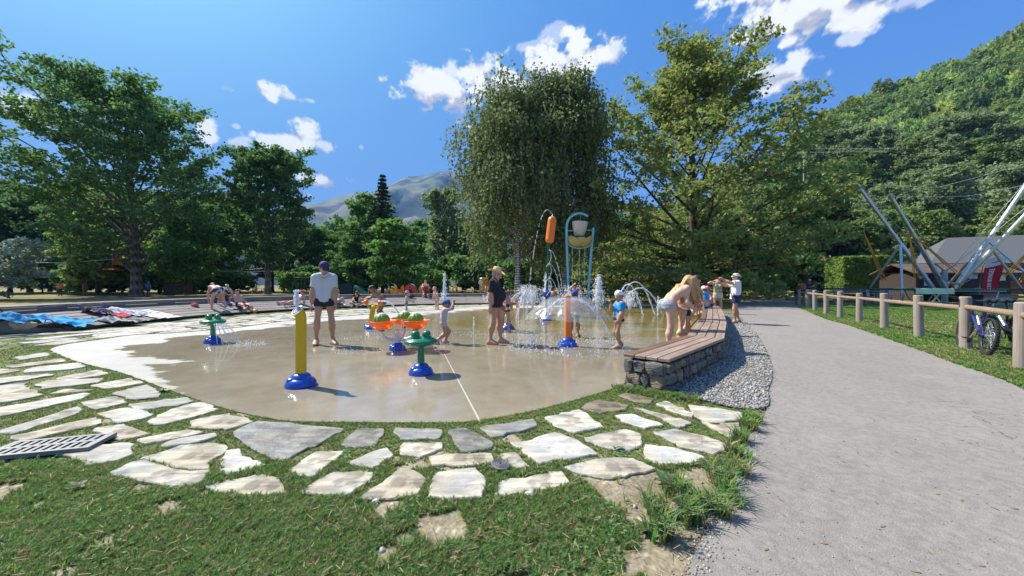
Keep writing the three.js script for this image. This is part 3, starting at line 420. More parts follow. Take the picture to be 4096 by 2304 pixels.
{
  // stones near the camera, outlines in metres; second entry: 0 pale, 1 wet and dark, 2 wet and brown
  const near = [
    [[[-1.336, -2.926], [-1.345, -3.136], [-1.319, -3.253], [-1.104, -3.244], [-1.069, -3.099], [-1.079, -2.893], [-1.194, -2.877]], 1], [[[-1.016, -3.253], [-0.892, -3.244], [-0.607, -3.213], [-0.579, -3.027], [-0.884, -3.01], [-0.999, -3.174]], 2], [[[-0.544, -3.193], [-0.395, -3.253], [-0.243, -3.062], [-0.145, -2.942], [-0.147, -2.862], [-0.364, -2.785], [-0.455, -2.959]], 1], [[[-0.818, -2.742], [-0.864, -2.942], [-0.551, -2.952], [-0.528, -2.846], [-0.658, -2.713]], 0],
    [[[-1.154, -2.605], [-0.958, -2.855], [-0.859, -2.719], [-0.939, -2.535]], 0], [[[-0.604, -2.699], [-0.409, -2.742], [-0.148, -2.756], [-0.116, -2.618], [-0.543, -2.56]], 0], [[[-0.084, -2.756], [0.019, -2.785], [0.125, -2.567], [0.011, -2.55]], 0], [[[-0.014, -2.942], [0.153, -2.992], [0.352, -3.155], [0.518, -3.01], [0.635, -2.756], [0.175, -2.592], [0.131, -2.686], [0.066, -2.846]], 0],
    [[[-0.289, -3.253], [0.047, -3.4], [0.193, -3.468], [0.229, -3.293], [-0.157, -3.045]], 2], [[[0.3, -3.491], [0.661, -3.74], [0.807, -3.273], [0.525, -3.136], [0.408, -3.253]], 0], [[[0.697, -3.794], [0.788, -3.937], [0.926, -4.059], [1.21, -3.879], [1.157, -3.767], [0.851, -3.621]], 3], [[[1.189, -4.189], [1.279, -4.292], [1.543, -4.091], [1.437, -3.908], [1.311, -3.967]], 3],
    [[[0.581, -3.045], [0.978, -3.232], [1.073, -3.136], [1.005, -2.909], [0.834, -2.8], [0.663, -2.909]], 0], [[[0.98, -3.538], [1.132, -3.601], [1.34, -3.327], [1.156, -3.244], [1.031, -3.357]], 0], [[[1.231, -3.778], [1.302, -3.778], [1.62, -3.378], [1.465, -3.261], [1.367, -3.538]], 0], [[[1.501, -3.908], [1.638, -3.997], [1.749, -3.611], [1.694, -3.514], [1.569, -3.662]], 0],
    [[[1.815, -3.879], [2.107, -3.74], [2.305, -3.587], [2.196, -3.468], [1.773, -3.37], [1.73, -3.538]], 0], [[[1.732, -3.445], [1.774, -3.327], [2.146, -3.414], [1.992, -3.253], [1.79, -3.027], [1.722, -3.273]], 0], [[[1.19, -3.155], [1.38, -3.221], [1.583, -3.062], [1.68, -2.909], [1.608, -2.831], [1.484, -2.748], [1.319, -2.862]], 0], [[[1.029, -2.909], [1.232, -2.846], [1.383, -2.699], [1.25, -2.605], [1.023, -2.585], [0.95, -2.686]], 0], [[[0.337, -2.542], [0.716, -2.699], [0.863, -2.686], [0.976, -2.542], [0.89, -2.482], [0.594, -2.407], [0.49, -2.447]], 0],
    [[[-0.078, -2.37], [0.326, -2.501], [0.364, -2.37], [0.29, -2.307], [-0.098, -2.195]], 0], [[[-0.498, -2.482], [-0.249, -2.542], [-0.166, -2.37], [-0.174, -2.191], [-0.264, -2.173], [-0.488, -2.182]], 0], [[[-0.896, -2.186], [-0.803, -2.391], [-0.756, -2.535], [-0.654, -2.506], [-0.551, -2.413], [-0.561, -2.228], [-0.71, -2.177]], 0], [[[-1.265, -2.24], [-1.192, -2.473], [-1.027, -2.493], [-0.913, -2.48], [-0.906, -2.402], [-0.961, -2.218], [-1.102, -2.21]], 0],
    [[[-2.348, -3.159], [-2.341, -3.42], [-1.453, -3.236], [-1.437, -3.174], [-1.598, -2.664], [-1.686, -2.664], [-2.272, -3.071]], 1], [[[-2.945, -3.42], [-2.749, -3.626], [-2.335, -3.402], [-2.441, -3.221], [-2.79, -3.268]], 0], [[[-3.306, -3.402], [-3.402, -3.728], [-3.319, -3.973], [-2.925, -3.749], [-2.959, -3.606], [-3.095, -3.351], [-3.178, -3.334]], 0], [[[-4.008, -3.903], [-3.617, -4.147], [-3.404, -4.022], [-3.441, -3.88], [-3.745, -3.728]], 2],
    [[[-4.577, -4.281], [-4.562, -4.661], [-4.062, -4.337], [-3.9, -4.147], [-4.12, -4.056]], 2], [[[-4.55, -3.95], [-4.439, -4.174], [-4.065, -3.973], [-4.129, -3.728]], 0], [[[-4.016, -3.626], [-3.906, -3.805], [-3.45, -3.606], [-3.424, -3.511], [-3.532, -3.368]], 0], [[[-3.626, -3.252], [-3.485, -3.358], [-3.006, -3.135], [-3.137, -3.002], [-3.346, -3.071]], 0], [[[-3.01, -3.002], [-2.792, -3.214], [-2.593, -3.159], [-2.699, -3.043], [-2.863, -2.935]], 0],
    [[[-2.708, -2.897], [-2.726, -2.975], [-2.488, -3.144], [-2.413, -3.071], [-2.506, -2.948], [-2.674, -2.872]], 0], [[[-2.664, -2.632], [-2.581, -2.91], [-2.365, -2.948], [-2.196, -2.897], [-2.132, -2.799], [-2.124, -2.612], [-2.04, -2.532], [-2.154, -2.513], [-2.422, -2.601], [-2.64, -2.697]], 0], [[[-2.659, -2.466], [-2.662, -2.616], [-2.618, -2.664], [-2.403, -2.571], [-2.139, -2.484], [-2.027, -2.509], [-1.958, -2.386], [-1.961, -2.327], [-2.034, -2.303], [-2.217, -2.344], [-2.459, -2.403]], 0],
    [[[-1.903, -2.457], [-2.132, -2.799], [-2.055, -2.835], [-1.982, -2.741], [-1.686, -2.581], [-1.831, -2.475]], 0], [[[-1.903, -2.303], [-1.682, -2.457], [-1.538, -2.43], [-1.409, -2.327], [-1.36, -2.233], [-1.538, -2.211], [-1.752, -2.256]], 0], [[[-1.493, -2.513], [-1.48, -2.664], [-1.463, -2.799], [-1.267, -2.799], [-1.25, -2.697], [-1.287, -2.412]], 0],
    [[[-3.324, -2.741], [-3.259, -2.884], [-3.003, -2.935], [-2.939, -2.91], [-2.779, -2.741], [-2.783, -2.653], [-2.859, -2.581]], 0], [[[-4.107, -3.057], [-3.902, -3.511], [-3.681, -3.385], [-3.88, -2.962]], 0], [[[-4.383, -3.159], [-4.446, -3.836], [-4.322, -3.77], [-4.193, -3.606], [-4.177, -3.144]], 0], [[[-5.199, -3.728], [-4.932, -4.309], [-4.813, -4.281], [-4.688, -4.096], [-4.829, -3.499]], 0], [[[-5.294, -4.281], [-5.347, -4.484], [-4.95, -4.454], [-4.997, -4.366]], 0],
    [[[-5.19, -4.609], [-5.101, -4.968], [-4.649, -4.741], [-4.802, -4.484]], 0], [[[-5.892, -4.641], [-6.026, -4.844], [-5.436, -4.99], [-5.254, -4.775], [-5.557, -4.454]], 0], [[[-6.35, -4.577], [-6.158, -4.741], [-5.792, -4.484], [-5.307, -4.254], [-5.281, -4.147], [-5.401, -3.903]], 0], [[[-6.079, -4.99], [-6.077, -5.486], [-5.616, -5.226], [-5.742, -4.953], [-5.952, -4.916]], 0], [[[-7.04, -5.397], [-7.205, -5.626], [-6.933, -5.981], [-6.497, -5.723], [-6.494, -5.532], [-6.879, -5.31]], 0], [[[-7.74, -5.723], [-7.586, -6.323], [-7.24, -6.091], [-7.474, -5.626]], 0], [[[-6.872, -4.953], [-6.482, -5.226], [-6.286, -5.145], [-6.432, -4.661]], 0], [[[-8.564, -6.446], [-8.604, -6.917], [-8.161, -6.64], [-8.129, -6.205]], 0], [[[-7.698, -5.578], [-7.455, -5.55], [-7.128, -5.441], [-7.156, -5.186]], 0],
  ];
  near.forEach(([p, k], i) => stone(p, k === 0 ? stoneMats[(i * 7 + 3) % 6] : wetStoneMats[k - 1], 300 + i));
  // rows of stones following the rim of the pad, left side and far side
  const n = padEdge.length, r = rng(333); let i0 = 0, len = 0; const cum = [0]; for (let i = 0; i < n; i++) { const a = padEdge[i], b = padEdge[(i + 1) % n]; len += Math.hypot(b[0] - a[0], b[1] - a[1]); cum.push(len); }
  const rim = (s, o) => { s = ((s % len) + len) % len; let i = 0; while (cum[i + 1] < s) i++; const a = padEdge[i], b = padEdge[(i + 1) % n], t = (s - cum[i]) / (cum[i + 1] - cum[i]), l = Math.hypot(b[0] - a[0], b[1] - a[1]); return [a[0] + (b[0] - a[0]) * t - (b[1] - a[1]) / l * -o * side, a[1] + (b[1] - a[1]) * t + (b[0] - a[0]) / l * -o * side]; };
  let side = 1; { const q = rim(len * .3, .2); if (inside(padEdge, ...q)) side = -1; }
  const rows = [[.06, .55], [.62, 1.12], [1.2, 1.75], [1.83, 2.4], [2.48, 3.0], [3.08, 3.6]]; let made = 0;
  for (const [o0, o1] of rows) for (let s = r() * .3; s < len;) {
    const w = .55 + r() * .65, g = .06 + r() * .05, j = () => (r() - .5) * .12, q = [rim(s + g + j(), o0 + .03 + j() * .5), rim(s + w * .5, o0 + .02 + j() * .5), rim(s + w + j(), o0 + .03 + j() * .5), rim(s + w + j(), o1 + j() * .7), rim(s + w * .45, o1 + .02 + j() * .5), rim(s + g + j(), o1 + j() * .7)];
    s += w + g; const cx = (q[0][0] + q[3][0]) / 2, cz = (q[0][1] + q[3][1]) / 2, rad = Math.hypot(cx - deckCentre[0], cz - deckCentre[1]);
    if (rad > 11.15 || cx > -.4 || (cz > -7.4 && cx > -10.6) || cz > -4 || stoneOutlines.slice(0, near.length).some((p) => inside(p, cx, cz) || edgeDistance(p, cx, cz) < .3) || q.some((p) => inside(padEdge, ...p)) || made > 215) continue;
    stone(q, stoneMats[(r() * 6) | 0], 5000 + made); made++;
  }
}

// ---------------------------------------------------------------- sunbathing deck: sloping boards, riser and top bench, in an arc
const woodTex = (c0, c1, seed) => texture(512, (u, v, i, j) => { const a = fbm(u * 3, v * 60, 4, seed, 3), b = fbm(u * 8, v * 120, 2, seed + 3, 8), s = fbm(u * 4, v * 8, 3, seed + 5, 4), t = clamp(a * .7 + b * .3 + (s - .5) * .6); return [lerp(c0[0], c1[0], t), lerp(c0[1], c1[1], t), lerp(c0[2], c1[2], t)]; });
const deckTex = woodTex([.44, .415, .405], [.62, .595, .58], 401);
const deckMats = [[.92, .91, .90], [.80, .78, .775], [.86, .83, .82]].map((c) => new THREE.MeshStandardMaterial({ map: deckTex, color: C(...c), bumpMap: deckTex, bumpScale: .004, roughness: .85 }));
{
  const deck = thing('sun_deck', 'long curved wooden sunbathing deck with sloping boards and raised back bench', 'deck'), R0 = 11.55, [cx, cz] = deckCentre, rise = Math.atan2(.38, 1.55);
  // profile pieces: [radius offset, height, tilt, depth, thickness]
  const prof = []; for (let k = 0; k < 5; k++) { const t = (k + .5) / 5; prof.push([t * 1.55, .08 + .38 * t, rise, .272, .035]); }
  for (let k = 0; k < 2; k++) prof.push([1.60, .50 + k * .09, Math.PI / 2 - .12, .075, .03]); for (let k = 0; k < 3; k++) prof.push([1.72 + k * .27, .655, 0, .255, .035]);
  const a0 = 168, a1 = 296, n = 17, r = rng(405);                    // degrees round the centre, clockwise from +x seen from above
  for (let i = 0; i < n; i++) { const am = (a0 + (a1 - a0) * (i + .5) / n) * R, da = (a1 - a0) / n * R; prof.forEach(([o, y, tilt, dep, th], k) => {
    if (i === n - 1 && k > 7 && r() < .2) return;
    const rad = R0 + o, w = 2 * rad * Math.tan(da / 2) - .008, g = rbox(w, th, dep, .006); const p = g.attributes.position, uv = g.attributes.uv; for (let q = 0; q < p.count; q++) uv.setXY(q, p.getX(q) / 2 + i * .37 + k * .21, p.getZ(q) / 2 + p.getY(q) / 2 + k * .3);
    const m = mesh('board', g, deckMats[(i * 3 + k * 5 + (r() * 2 | 0)) % 3], deck); m.rotation.order = 'YXZ'; m.rotation.set(-tilt, 0, 0); const h = new THREE.Group(); m.rotation.y = -am - Math.PI / 2; m.rotation.x = tilt; m.position.set(cx + Math.cos(am) * rad, y, cz + Math.sin(am) * rad); }); }
  const under = []; for (let i = 0; i <= n; i++) { const am = (a0 + (a1 - a0) * i / n) * R; const s = new THREE.Shape([[0.03, 0.0], [1.5, 0.0], [2.4, 0], [2.4, .6], [1.64, .6], [1.60, .40], [.03, .03]].map(([x, y]) => new THREE.Vector2(x, y))); const g = new THREE.ExtrudeGeometry(s, { depth: .08, bevelEnabled: false }); g.translate(R0, 0, -.04); g.rotateY(-am); g.translate(cx, 0, cz); under.push(g); }
  for (const g of under) mesh('joist', g, deckMats[0], deck);
}

// ---------------------------------------------------------------- stone bench with a boarded seat
const benchLine = [[[1.377, -4.65], [1.80, -4.28]], [[2.97, -6.38], [3.41, -6.01]], [[4.37, -8.80], [4.92, -8.58]], [[5.28, -10.48], [5.84, -10.28]], [[6.98, -13.7], [7.55, -13.5]], [[7.75, -15.3], [8.32, -15.1]]];
const seatTex = woodTex([.45, .38, .34], [.66, .59, .545], 421);
{
  const b = thing('stone_bench', 'curved bench of rough grey stones with reddish wooden seat boards', 'bench'), r = rng(431), H = .40;
  const seatMats = [[1.15, 1.1, 1.06], [1.02, .96, .91], [.72, .55, .47]].map((c, i) => new THREE.MeshPhysicalMaterial({ map: seatTex, color: C(...c), bumpMap: seatTex, bumpScale: .003, roughness: i === 2 ? .35 : .6 }));
  for (let i = 0; i < benchLine.length - 1; i++) for (let k = 0; k < 4; k++) {
    const [[l0, r0], [l1, r1]] = [benchLine[i], benchLine[i + 1]], mix = (p, q, t) => [lerp(p[0], q[0], t), lerp(p[1], q[1], t)], t0 = k / 4 + .018, t1 = (k + 1) / 4 - .018;
    const end = (p, q, t) => mix(p, q, t), A = mix(l0, r0, t0), B = mix(l0, r0, t1), Cc = mix(l1, r1, t1), D = mix(l1, r1, t0), e = .004, a = mix(A, D, e), bb = mix(B, Cc, e), c = mix(Cc, B, e), d = mix(D, A, e);
    const g = new THREE.ExtrudeGeometry(new THREE.Shape([a, bb, c, d].map(([x, z]) => new THREE.Vector2(x, -z))), { depth: .03, bevelEnabled: true, bevelThickness: .004, bevelSize: .004, bevelSegments: 1 }); g.rotateX(-Math.PI / 2); g.translate(0, H - .034, 0);
    const p = g.attributes.position, uv = g.attributes.uv, ux = l1[0] - l0[0], uz = l1[1] - l0[1], ul = Math.hypot(ux, uz); for (let q = 0; q < p.count; q++) { const X = p.getX(q), Z = p.getZ(q); uv.setXY(q, (X * ux + Z * uz) / ul / 2 + k * .3, (X * -uz + Z * ux) / ul / 2 + p.getY(q) + i * .2); }
    mesh('seat_board', g, seatMats[k === 0 && i !== 1 ? 2 : (i * 3 + k) % 2], b);
  }
  // battens under the boards, then the wall: mortar core and face stones
  const wallMats = [[.30, .30, .30], [.38, .36, .33], [.24, .25, .26], [.45, .38, .28], [.33, .33, .32]].map((c, i) => new THREE.MeshStandardMaterial({ map: stoneTex[i % 3], color: C(...c), bumpMap: stoneBump, bumpScale: .03, roughness: .95 }));
  const mortar = mat([.16, .15, .14], 1), inset = (i) => { const [l, q] = benchLine[i]; return [[lerp(l[0], q[0], .09), lerp(l[1], q[1], .09)], [lerp(q[0], l[0], .09), lerp(q[1], l[1], .09)]]; };
  for (let i = 0; i < benchLine.length - 1; i++) { const [a, d] = inset(i), [q, c] = inset(i + 1), g = new THREE.ExtrudeGeometry(new THREE.Shape([a, d, c, q].map(([x, z]) => new THREE.Vector2(x, -z))), { depth: .33, bevelEnabled: false }); g.rotateX(-Math.PI / 2); g.translate(0, 0, 0); mesh('wall_core', g, mortar, b); }
  for (let i = 1; i < benchLine.length - 1; i++) { const [l, q] = benchLine[i]; mesh('batten', rod([lerp(l[0], q[0], .03), .348, lerp(l[1], q[1], .03)], [lerp(q[0], l[0], .03), .348, lerp(q[1], l[1], .03)], .017, .017, 4), mortar, b); }
  const protos = [0, 1, 2, 3, 4, 5].map((s) => { const q = rng(440 + s), g = new THREE.BoxGeometry(1, 1, 1, 2, 2, 2), p = g.attributes.position, mem = {}; for (let i = 0; i < p.count; i++) { const x = p.getX(i), y = p.getY(i), z = p.getZ(i), key = [x, y, z].join(), o = mem[key] ??= [q(), q(), q()], cn = (Math.abs(x) > .4) + (Math.abs(y) > .4) + (Math.abs(z) > .4), k = cn === 3 ? .80 : cn === 2 ? .93 : 1.06; p.setXYZ(i, x * k + (o[0] - .5) * .2, y * k + (o[1] - .5) * .22, z * k + (o[2] - .5) * .35); } g.computeVertexNormals(); return g; });
  const face = (A, B, courses) => { const L = Math.hypot(B[0] - A[0], B[1] - A[1]), ux = (B[0] - A[0]) / L, uz = (B[1] - A[1]) / L; let y = -.02; for (const ch of courses) { let s = 0; while (s < L - .03) { let w = ch * (.55 + r() * r() * 2.3); if (s + w > L - .09) w = L - s; const h = ch * (.82 + r() * .24), m = mesh('stone', protos[(r() * 6) | 0], wallMats[(r() * 5) | 0], b); m.scale.set(w * (1 + (r() - .5) * .08) - .01, h, .085 + r() * .035); m.position.set(A[0] + ux * (s + w / 2), y + ch / 2, A[1] + uz * (s + w / 2)); m.rotation.set((r() - .5) * .08, Math.atan2(-uz, ux) + (r() - .5) * .06, (r() - .5) * .16); s += w; } y += ch; } };
  const I = benchLine.map((_, i) => inset(i));
  face(I[0][0], I[0][1], [.07, .15, .14]); for (let i = 0; i < 4; i++) face(I[i][1], I[i + 1][1], i < 2 ? [.10, .15, .11] : [.18, .17]); face(I[0][0], I[1][0], [.18, .17]);
}

// ---------------------------------------------------------------- water play fixtures
const scuff = texture(256, (u, v, i, j) => { const a = fbm(u * 8, v * 8, 5, 511, 8), s = hash(i, j, 512); return grey(.62 + (a - .5) * .7 + (s > .985 ? .3 : 0)); }, false), fade = texture(256, (u, v, i, j) => { const a = fbm(u * 6, v * 6, 5, 521, 6), s = fbm(u * 40, v * 40, 2, 523, 40); return grey(.93 + (a - .5) * .16 + (s - .5) * .1); });
const gloss = (c, rough = .28) => new THREE.MeshPhysicalMaterial({ color: C(...c).multiplyScalar(1.12), map: fade, roughness: Math.min(1, rough * 1.6), roughnessMap: scuff, clearcoat: .3, clearcoatRoughness: .2 });
const grainBump = texture(256, (u, v, i, j) => grey(.5 + (fbm(u * 60, v * 60, 2, 501, 60) - .5) * .7), false);
const BLUE = gloss([.008, .065, .42]), GREEN = gloss([.016, .25, .085]), DKGREEN = gloss([.008, .17, .085]), ORANGE = new THREE.MeshPhysicalMaterial({ color: C(.80, .19, .012), roughness: .4, bumpMap: grainBump, bumpScale: .002, clearcoat: .3, clearcoatRoughness: .3 }), YELLOW = new THREE.MeshPhysicalMaterial({ color: C(.66, .42, .008), roughness: .5, bumpMap: grainBump, bumpScale: .004 }), TEAL = gloss([.22, .58, .62], .35), CREAM = gloss([.66, .61, .50], .5), MUSTARD = gloss([.52, .38, .10], .4), WHITEP = gloss([.78, .76, .72], .45), PALE = gloss([.50, .68, .56], .4);
function rounded(g) { g.computeVertexNormals(); return g; }
function footDome(parent, r) {
  mesh('foot_cover', lathe([[0, .2 * r / .17], [.35 * r, .195 * r / .17], [.55 * r, .17 * r / .17], [.64 * r, .13 * r / .17], [.66 * r, .115 * r / .17], [.82 * r, .105 * r / .17], [.95 * r, .06 * r / .17], [r, .022 * r / .17], [r, 0], [.9 * r, -.004]].map(([a, b]) => [a, b * .78]), 36), BLUE, parent);
  for (const a of [.6, 2.7, 4.4]) { const g = new THREE.SphereGeometry(.36 * r, 14, 10); g.scale(1, .62, 1); mesh('bolt_cap', g.translate(Math.cos(a) * .55 * r, .11 * r / .17 * .72, Math.sin(a) * .55 * r), BLUE, parent); }
}
// rounded square post profile along a curve
function post(pts, half, seg = 24, corner = .35) { const s = new THREE.Shape(), a = half, c = half * corner; s.moveTo(-a + c, -a); s.lineTo(a - c, -a); s.quadraticCurveTo(a, -a, a, -a + c); s.lineTo(a, a - c); s.quadraticCurveTo(a, a, a - c, a); s.lineTo(-a + c, a); s.quadraticCurveTo(-a, a, -a, a - c); s.lineTo(-a, -a + c); s.quadraticCurveTo(-a, -a, -a + c, -a); return new THREE.ExtrudeGeometry(s, { steps: seg, extrudePath: curve(pts), bevelEnabled: false, curveSegments: 3 }); }

function frog(label, x, z, turn, m) {
  const f = thing('frog_sprayer', label, 'water toy', [x, .006, z], turn); footDome(f, .17);
  mesh('stem', lathe([[.05, .12], [.05, .2], [.047, .3], [.052, .40]], 20), m, f);
  const head = mesh('head', lathe([[0, .365], [.08, .372], [.16, .392], [.212, .418], [.232, .442], [.229, .452], [.236, .456], [.222, .478], [.17, .505], [.1, .522], [0, .528]], 48), m, f); head.scale.set(1, 1, .92);
  for (const s of [-1, 1]) { const e = mesh('eye', new THREE.SphereGeometry(.06, 24, 18), m, f); e.position.set(s * .075, .556, .05); mesh('eye_collar', lathe([[.062, -.052], [.066, -.03], [.05, -.02]], 20), m, e); }
  return f;
}
{
  const P = (p) => p, A1 = [-1.275, -5.252], A2 = [-6.444, -8.082];
  frog('dark green frog sprayer on a blue foot, in front of the orange basins', A1[0], A1[1], .25, DKGREEN);
  frog('bright green frog sprayer pouring water from its mouth, near the dry concrete', A2[0], A2[1], .75, GREEN);
}
{ // yellow post with a round nozzle plate
  const [x, z] = [-2.605, -4.63], t = thing('spray_post', 'yellow water post with a round white nozzle plate, blue foot', 'water toy', [x, .006, z], .35); footDome(t, .18);
  mesh('post', post([[0, .08, 0], [0, .5, 0], [0, .80, 0], [-.004, .87, .004], [-.034, .925, .02]], .057, 40, .5), YELLOW, t);
  const plate = new THREE.Group(); plate.name = 'nozzle_plate'; plate.position.set(-.036, .929, .021); plate.rotation.set(.45, .2, .62); t.add(plate);
  mesh('plate', lathe([[0, .012], [.074, .012], [.08, .006], [.078, -.004], [0, -.006]], 36), WHITEP, plate);
  mesh('ring', new THREE.TorusGeometry(.05, .0055, 6, 40).rotateX(Math.PI / 2).translate(0, .013, 0), mat([.02, .03, .06], .5), plate);
  mesh('arrow', new THREE.ExtrudeGeometry(new THREE.Shape([[-.02, -.02], [.028, 0], [-.02, .02]].map((p) => new THREE.Vector2(...p))), { depth: .003, bevelEnabled: false }).rotateX(-Math.PI / 2).translate(0, .0125, 0), mat([.04, .2, .5], .5), plate);
}
{ // basins with ribbed green fruit
  const [x, z] = [-2.202, -7.212], t = thing('basin_tree', 'three translucent orange basins with ribbed green fruit on curved white arms', 'water toy', [x, .006, z], 0); footDome(t, .16);
  mesh('stem', lathe([[.062, .1], [.055, .2], [.06, .26], [.07, .3], [.05, .34], [0, .35]], 20), WHITEP, t);
  const bowlMat = new THREE.MeshPhysicalMaterial({ color: C(1.0, .36, .025), roughness: .3, transmission: .6, thickness: 0, clearcoat: .5, side: THREE.DoubleSide }), fruitMat = gloss([.16, .30, .018], .5);
  for (const [ax, az] of [[-.245, .17], [.365, .06], [.03, -.36]]) {
    mesh('arm', tube([[0, .2, 0], [ax * .55, .215, az * .55], [ax * .92, .28, az * .92], [ax, .40, az]], .032, 20, 12), WHITEP, t);
    const b = new THREE.Group(); b.name = 'basin'; b.position.set(ax, .39, az); t.add(b);
    mesh('bowl', lathe([[.02, 0], [.09, .008], [.17, .05], [.225, .11], [.25, .17], [.272, .178], [.268, .186], [.245, .182], [.218, .12], [.165, .06], [.09, .02], [0, .014]], 48), bowlMat, b);
    const g = new THREE.SphereGeometry(.15, 64, 24, 0, Math.PI * 2, 0, Math.PI * .62), p = g.attributes.position; for (let i = 0; i < p.count; i++) { const X = p.getX(i), Y = p.getY(i), Z = p.getZ(i), a = Math.atan2(Z, X), l = Math.hypot(X, Z) / .15, k = 1 - .13 * l * Math.pow(Math.abs(Math.cos(a * 4.5)), 7); p.setXYZ(i, X * k, Y * .95, Z * k); } g.computeVertexNormals();
    const f = mesh('fruit', g, fruitMat, b); f.position.y = .185; mesh('spout_cap', lathe([[0, .148], [.045, .143], [.06, .132]], 20), WHITEP, f);
    mesh('drain_ring', lathe([[.03, -.012], [.055, -.012], [.055, .012], [.03, .012]], 20), mat([.12, .08, .05], .6), b);
  }
}
{ // small yellow figure with two orange balls
  const [x, z] = [-4.006, -10.653], t = thing('ball_sprayer', 'yellow forked sprayer post holding two orange balls, blue foot', 'water toy', [x, .006, z], 0); footDome(t, .19);
  mesh('post', post([[0, .1, 0], [.02, .35, 0], [.06, .58, 0]], .062, 12, .6), YELLOW, t); mesh('cap', new THREE.SphereGeometry(.075, 20, 14).translate(.065, .6, 0), YELLOW, t);
  for (const [s, y] of [[-1, .76], [1, .74]]) { mesh('arm', tube([[.06, .55, 0], [.06 + s * .1, .6, 0], [.06 + s * .17, .7, 0]], .026, 10, 8), YELLOW, t); mesh('ball', new THREE.SphereGeometry(.072, 24, 16).translate(.06 + s * .2, y, 0), ORANGE, t); }
}
{ // orange bollard
  const [x, z] = [1.133, -7.653], t = thing('spray_bollard', 'tall orange bollard spreading a dome of water, blue foot', 'water toy', [x, .006, z], .2); footDome(t, .2);
  mesh('post', post([[0, .1, 0], [0, .6, 0], [0, .985, 0]], .058, 8, .5), ORANGE, t); mesh('cap', lathe([[.05, .975], [.062, .985], [.064, 1.02], [.055, 1.035], [0, 1.04]], 24), ORANGE, t);
}
{ // leaning pole with the orange capsule
  const [x, z] = [1.197, -13.298], t = thing('capsule_sprayer', 'leaning green pole topped with a ribbed orange capsule', 'water toy', [x, .006, z], 0); footDome(t, .22);
  mesh('pole', post([[0, .1, 0], [.05, 1.2, 0], [.115, 2.8, 0]], .043, 10, .5), gloss([.004, .10, .045]), t);
  const g = new THREE.CapsuleGeometry(.155, .66, 14, 56), p = g.attributes.position; for (let i = 0; i < p.count; i++) { const X = p.getX(i), Y = p.getY(i), Z = p.getZ(i), a = Math.atan2(Z, X), k = (1 + .045 * Math.abs(Math.sin(a * 4)) - .02) * (1 + .09 * Math.pow(Math.abs(Y) / .48, 2) - .06); p.setXYZ(i, X * k, Y, Z * k); } g.computeVertexNormals();
  const c = mesh('capsule', g, ORANGE, t); c.position.set(.185, 3.2, 0); c.rotation.z = -.125; mesh('tip', lathe([[.05, .46], [.04, .5], [.022, .52], [.018, .56], [0, .56]], 16), DKGREEN, c);
  const bg = new THREE.SphereGeometry(.155, 48, 20), q = bg.attributes.position; for (let i = 0; i < q.count; i++) { const X = q.getX(i), Y = q.getY(i), Z = q.getZ(i), k = 1 - .035 * Math.pow(Math.abs(Math.cos(Math.atan2(Z, X) * 5)), 8); q.setXYZ(i, X * k, Y * .95, Z * k); } bg.computeVertexNormals(); mesh('ribbed_ball', bg.translate(.04, .93, 0), BLUE, t);
}
{ // teal arch with the tipping bucket
  const t = thing('bucket_arch', 'tall teal arch with a cream tipping bucket above a mustard catch basin', 'water toy', [4.25, .006, -24], 0);
  const arch = []; for (let k = 0; k <= 12; k++) { const a = Math.PI - k / 12 * 2.25; arch.push([.08 + Math.cos(a) * .83, 4.98 + Math.sin(a) * .84, 0]); }
  mesh('leg', tube([[-.62, 0, 0], [-.66, 1.5, 0], [-.72, 3.2, 0], ...arch], .082, 90, 12), TEAL, t); mesh('leg', tube([[.62, 0, 0], [.7, 1.8, 0], [.86, 3.8, 0], [.96, 4.85, 0]], .082, 40, 12), TEAL, t); mesh('leg_cap', new THREE.SphereGeometry(.082, 14, 10).translate(.96, 4.85, 0), TEAL, t);
  const u = []; for (let k = 0; k <= 10; k++) { const a = Math.PI + k / 10 * Math.PI; u.push([.09 + Math.cos(a) * .8, 4.05 + Math.sin(a) * .45, 0]); } mesh('lower_hoop', tube(u, .06, 40, 10), TEAL, t);
  mesh('axle', rod([-.75, 4.72, 0], [-.36, 4.72, 0], .035), TEAL, t); mesh('axle', rod([.95, 4.76, 0], [.5, 4.74, 0], .035), TEAL, t);
  const b = mesh('bucket', lathe([[0, -.5], [.22, -.5], [.3, -.44], [.42, -.1], [.5, .32], [.51, .42], [.48, .42], [.46, .3], [.3, -.3], [0, -.36]], 40), CREAM, t); b.position.set(.08, 4.85, 0); b.rotation.z = -.06; mesh('fill_pipe', rod([0, .42, 0], [0, .86, 0], .012), mat([.5, .5, .5], .4, { metalness: .8 }), b);
  const petals = mesh('catch_basin', (() => { const gs = []; for (const [a, w] of [[2.5, 1], [.55, 1], [4.7, .9], [1.55, .8]]) { const g = new THREE.SphereGeometry(.52 * w, 24, 12, 0, Math.PI * 2, Math.PI * .55, Math.PI * .42); g.scale(1, .85, .75); g.rotateZ(Math.cos(a) * .75); g.rotateX(-Math.sin(a) * .6); g.translate(Math.cos(a) * .34, .34, Math.sin(a) * .3); gs.push(g); } return join(gs); })(), new THREE.MeshPhysicalMaterial({ color: C(.52, .38, .10), roughness: .4, side: THREE.DoubleSide }), t); petals.position.set(.08, 3.78, 0);
  for (const s of [-.62, .62]) mesh('leg_flange', lathe([[.14, 0], [.14, .02], [.09, .03], [.085, .1]], 20).translate(s, 0, 0), TEAL, t);
}
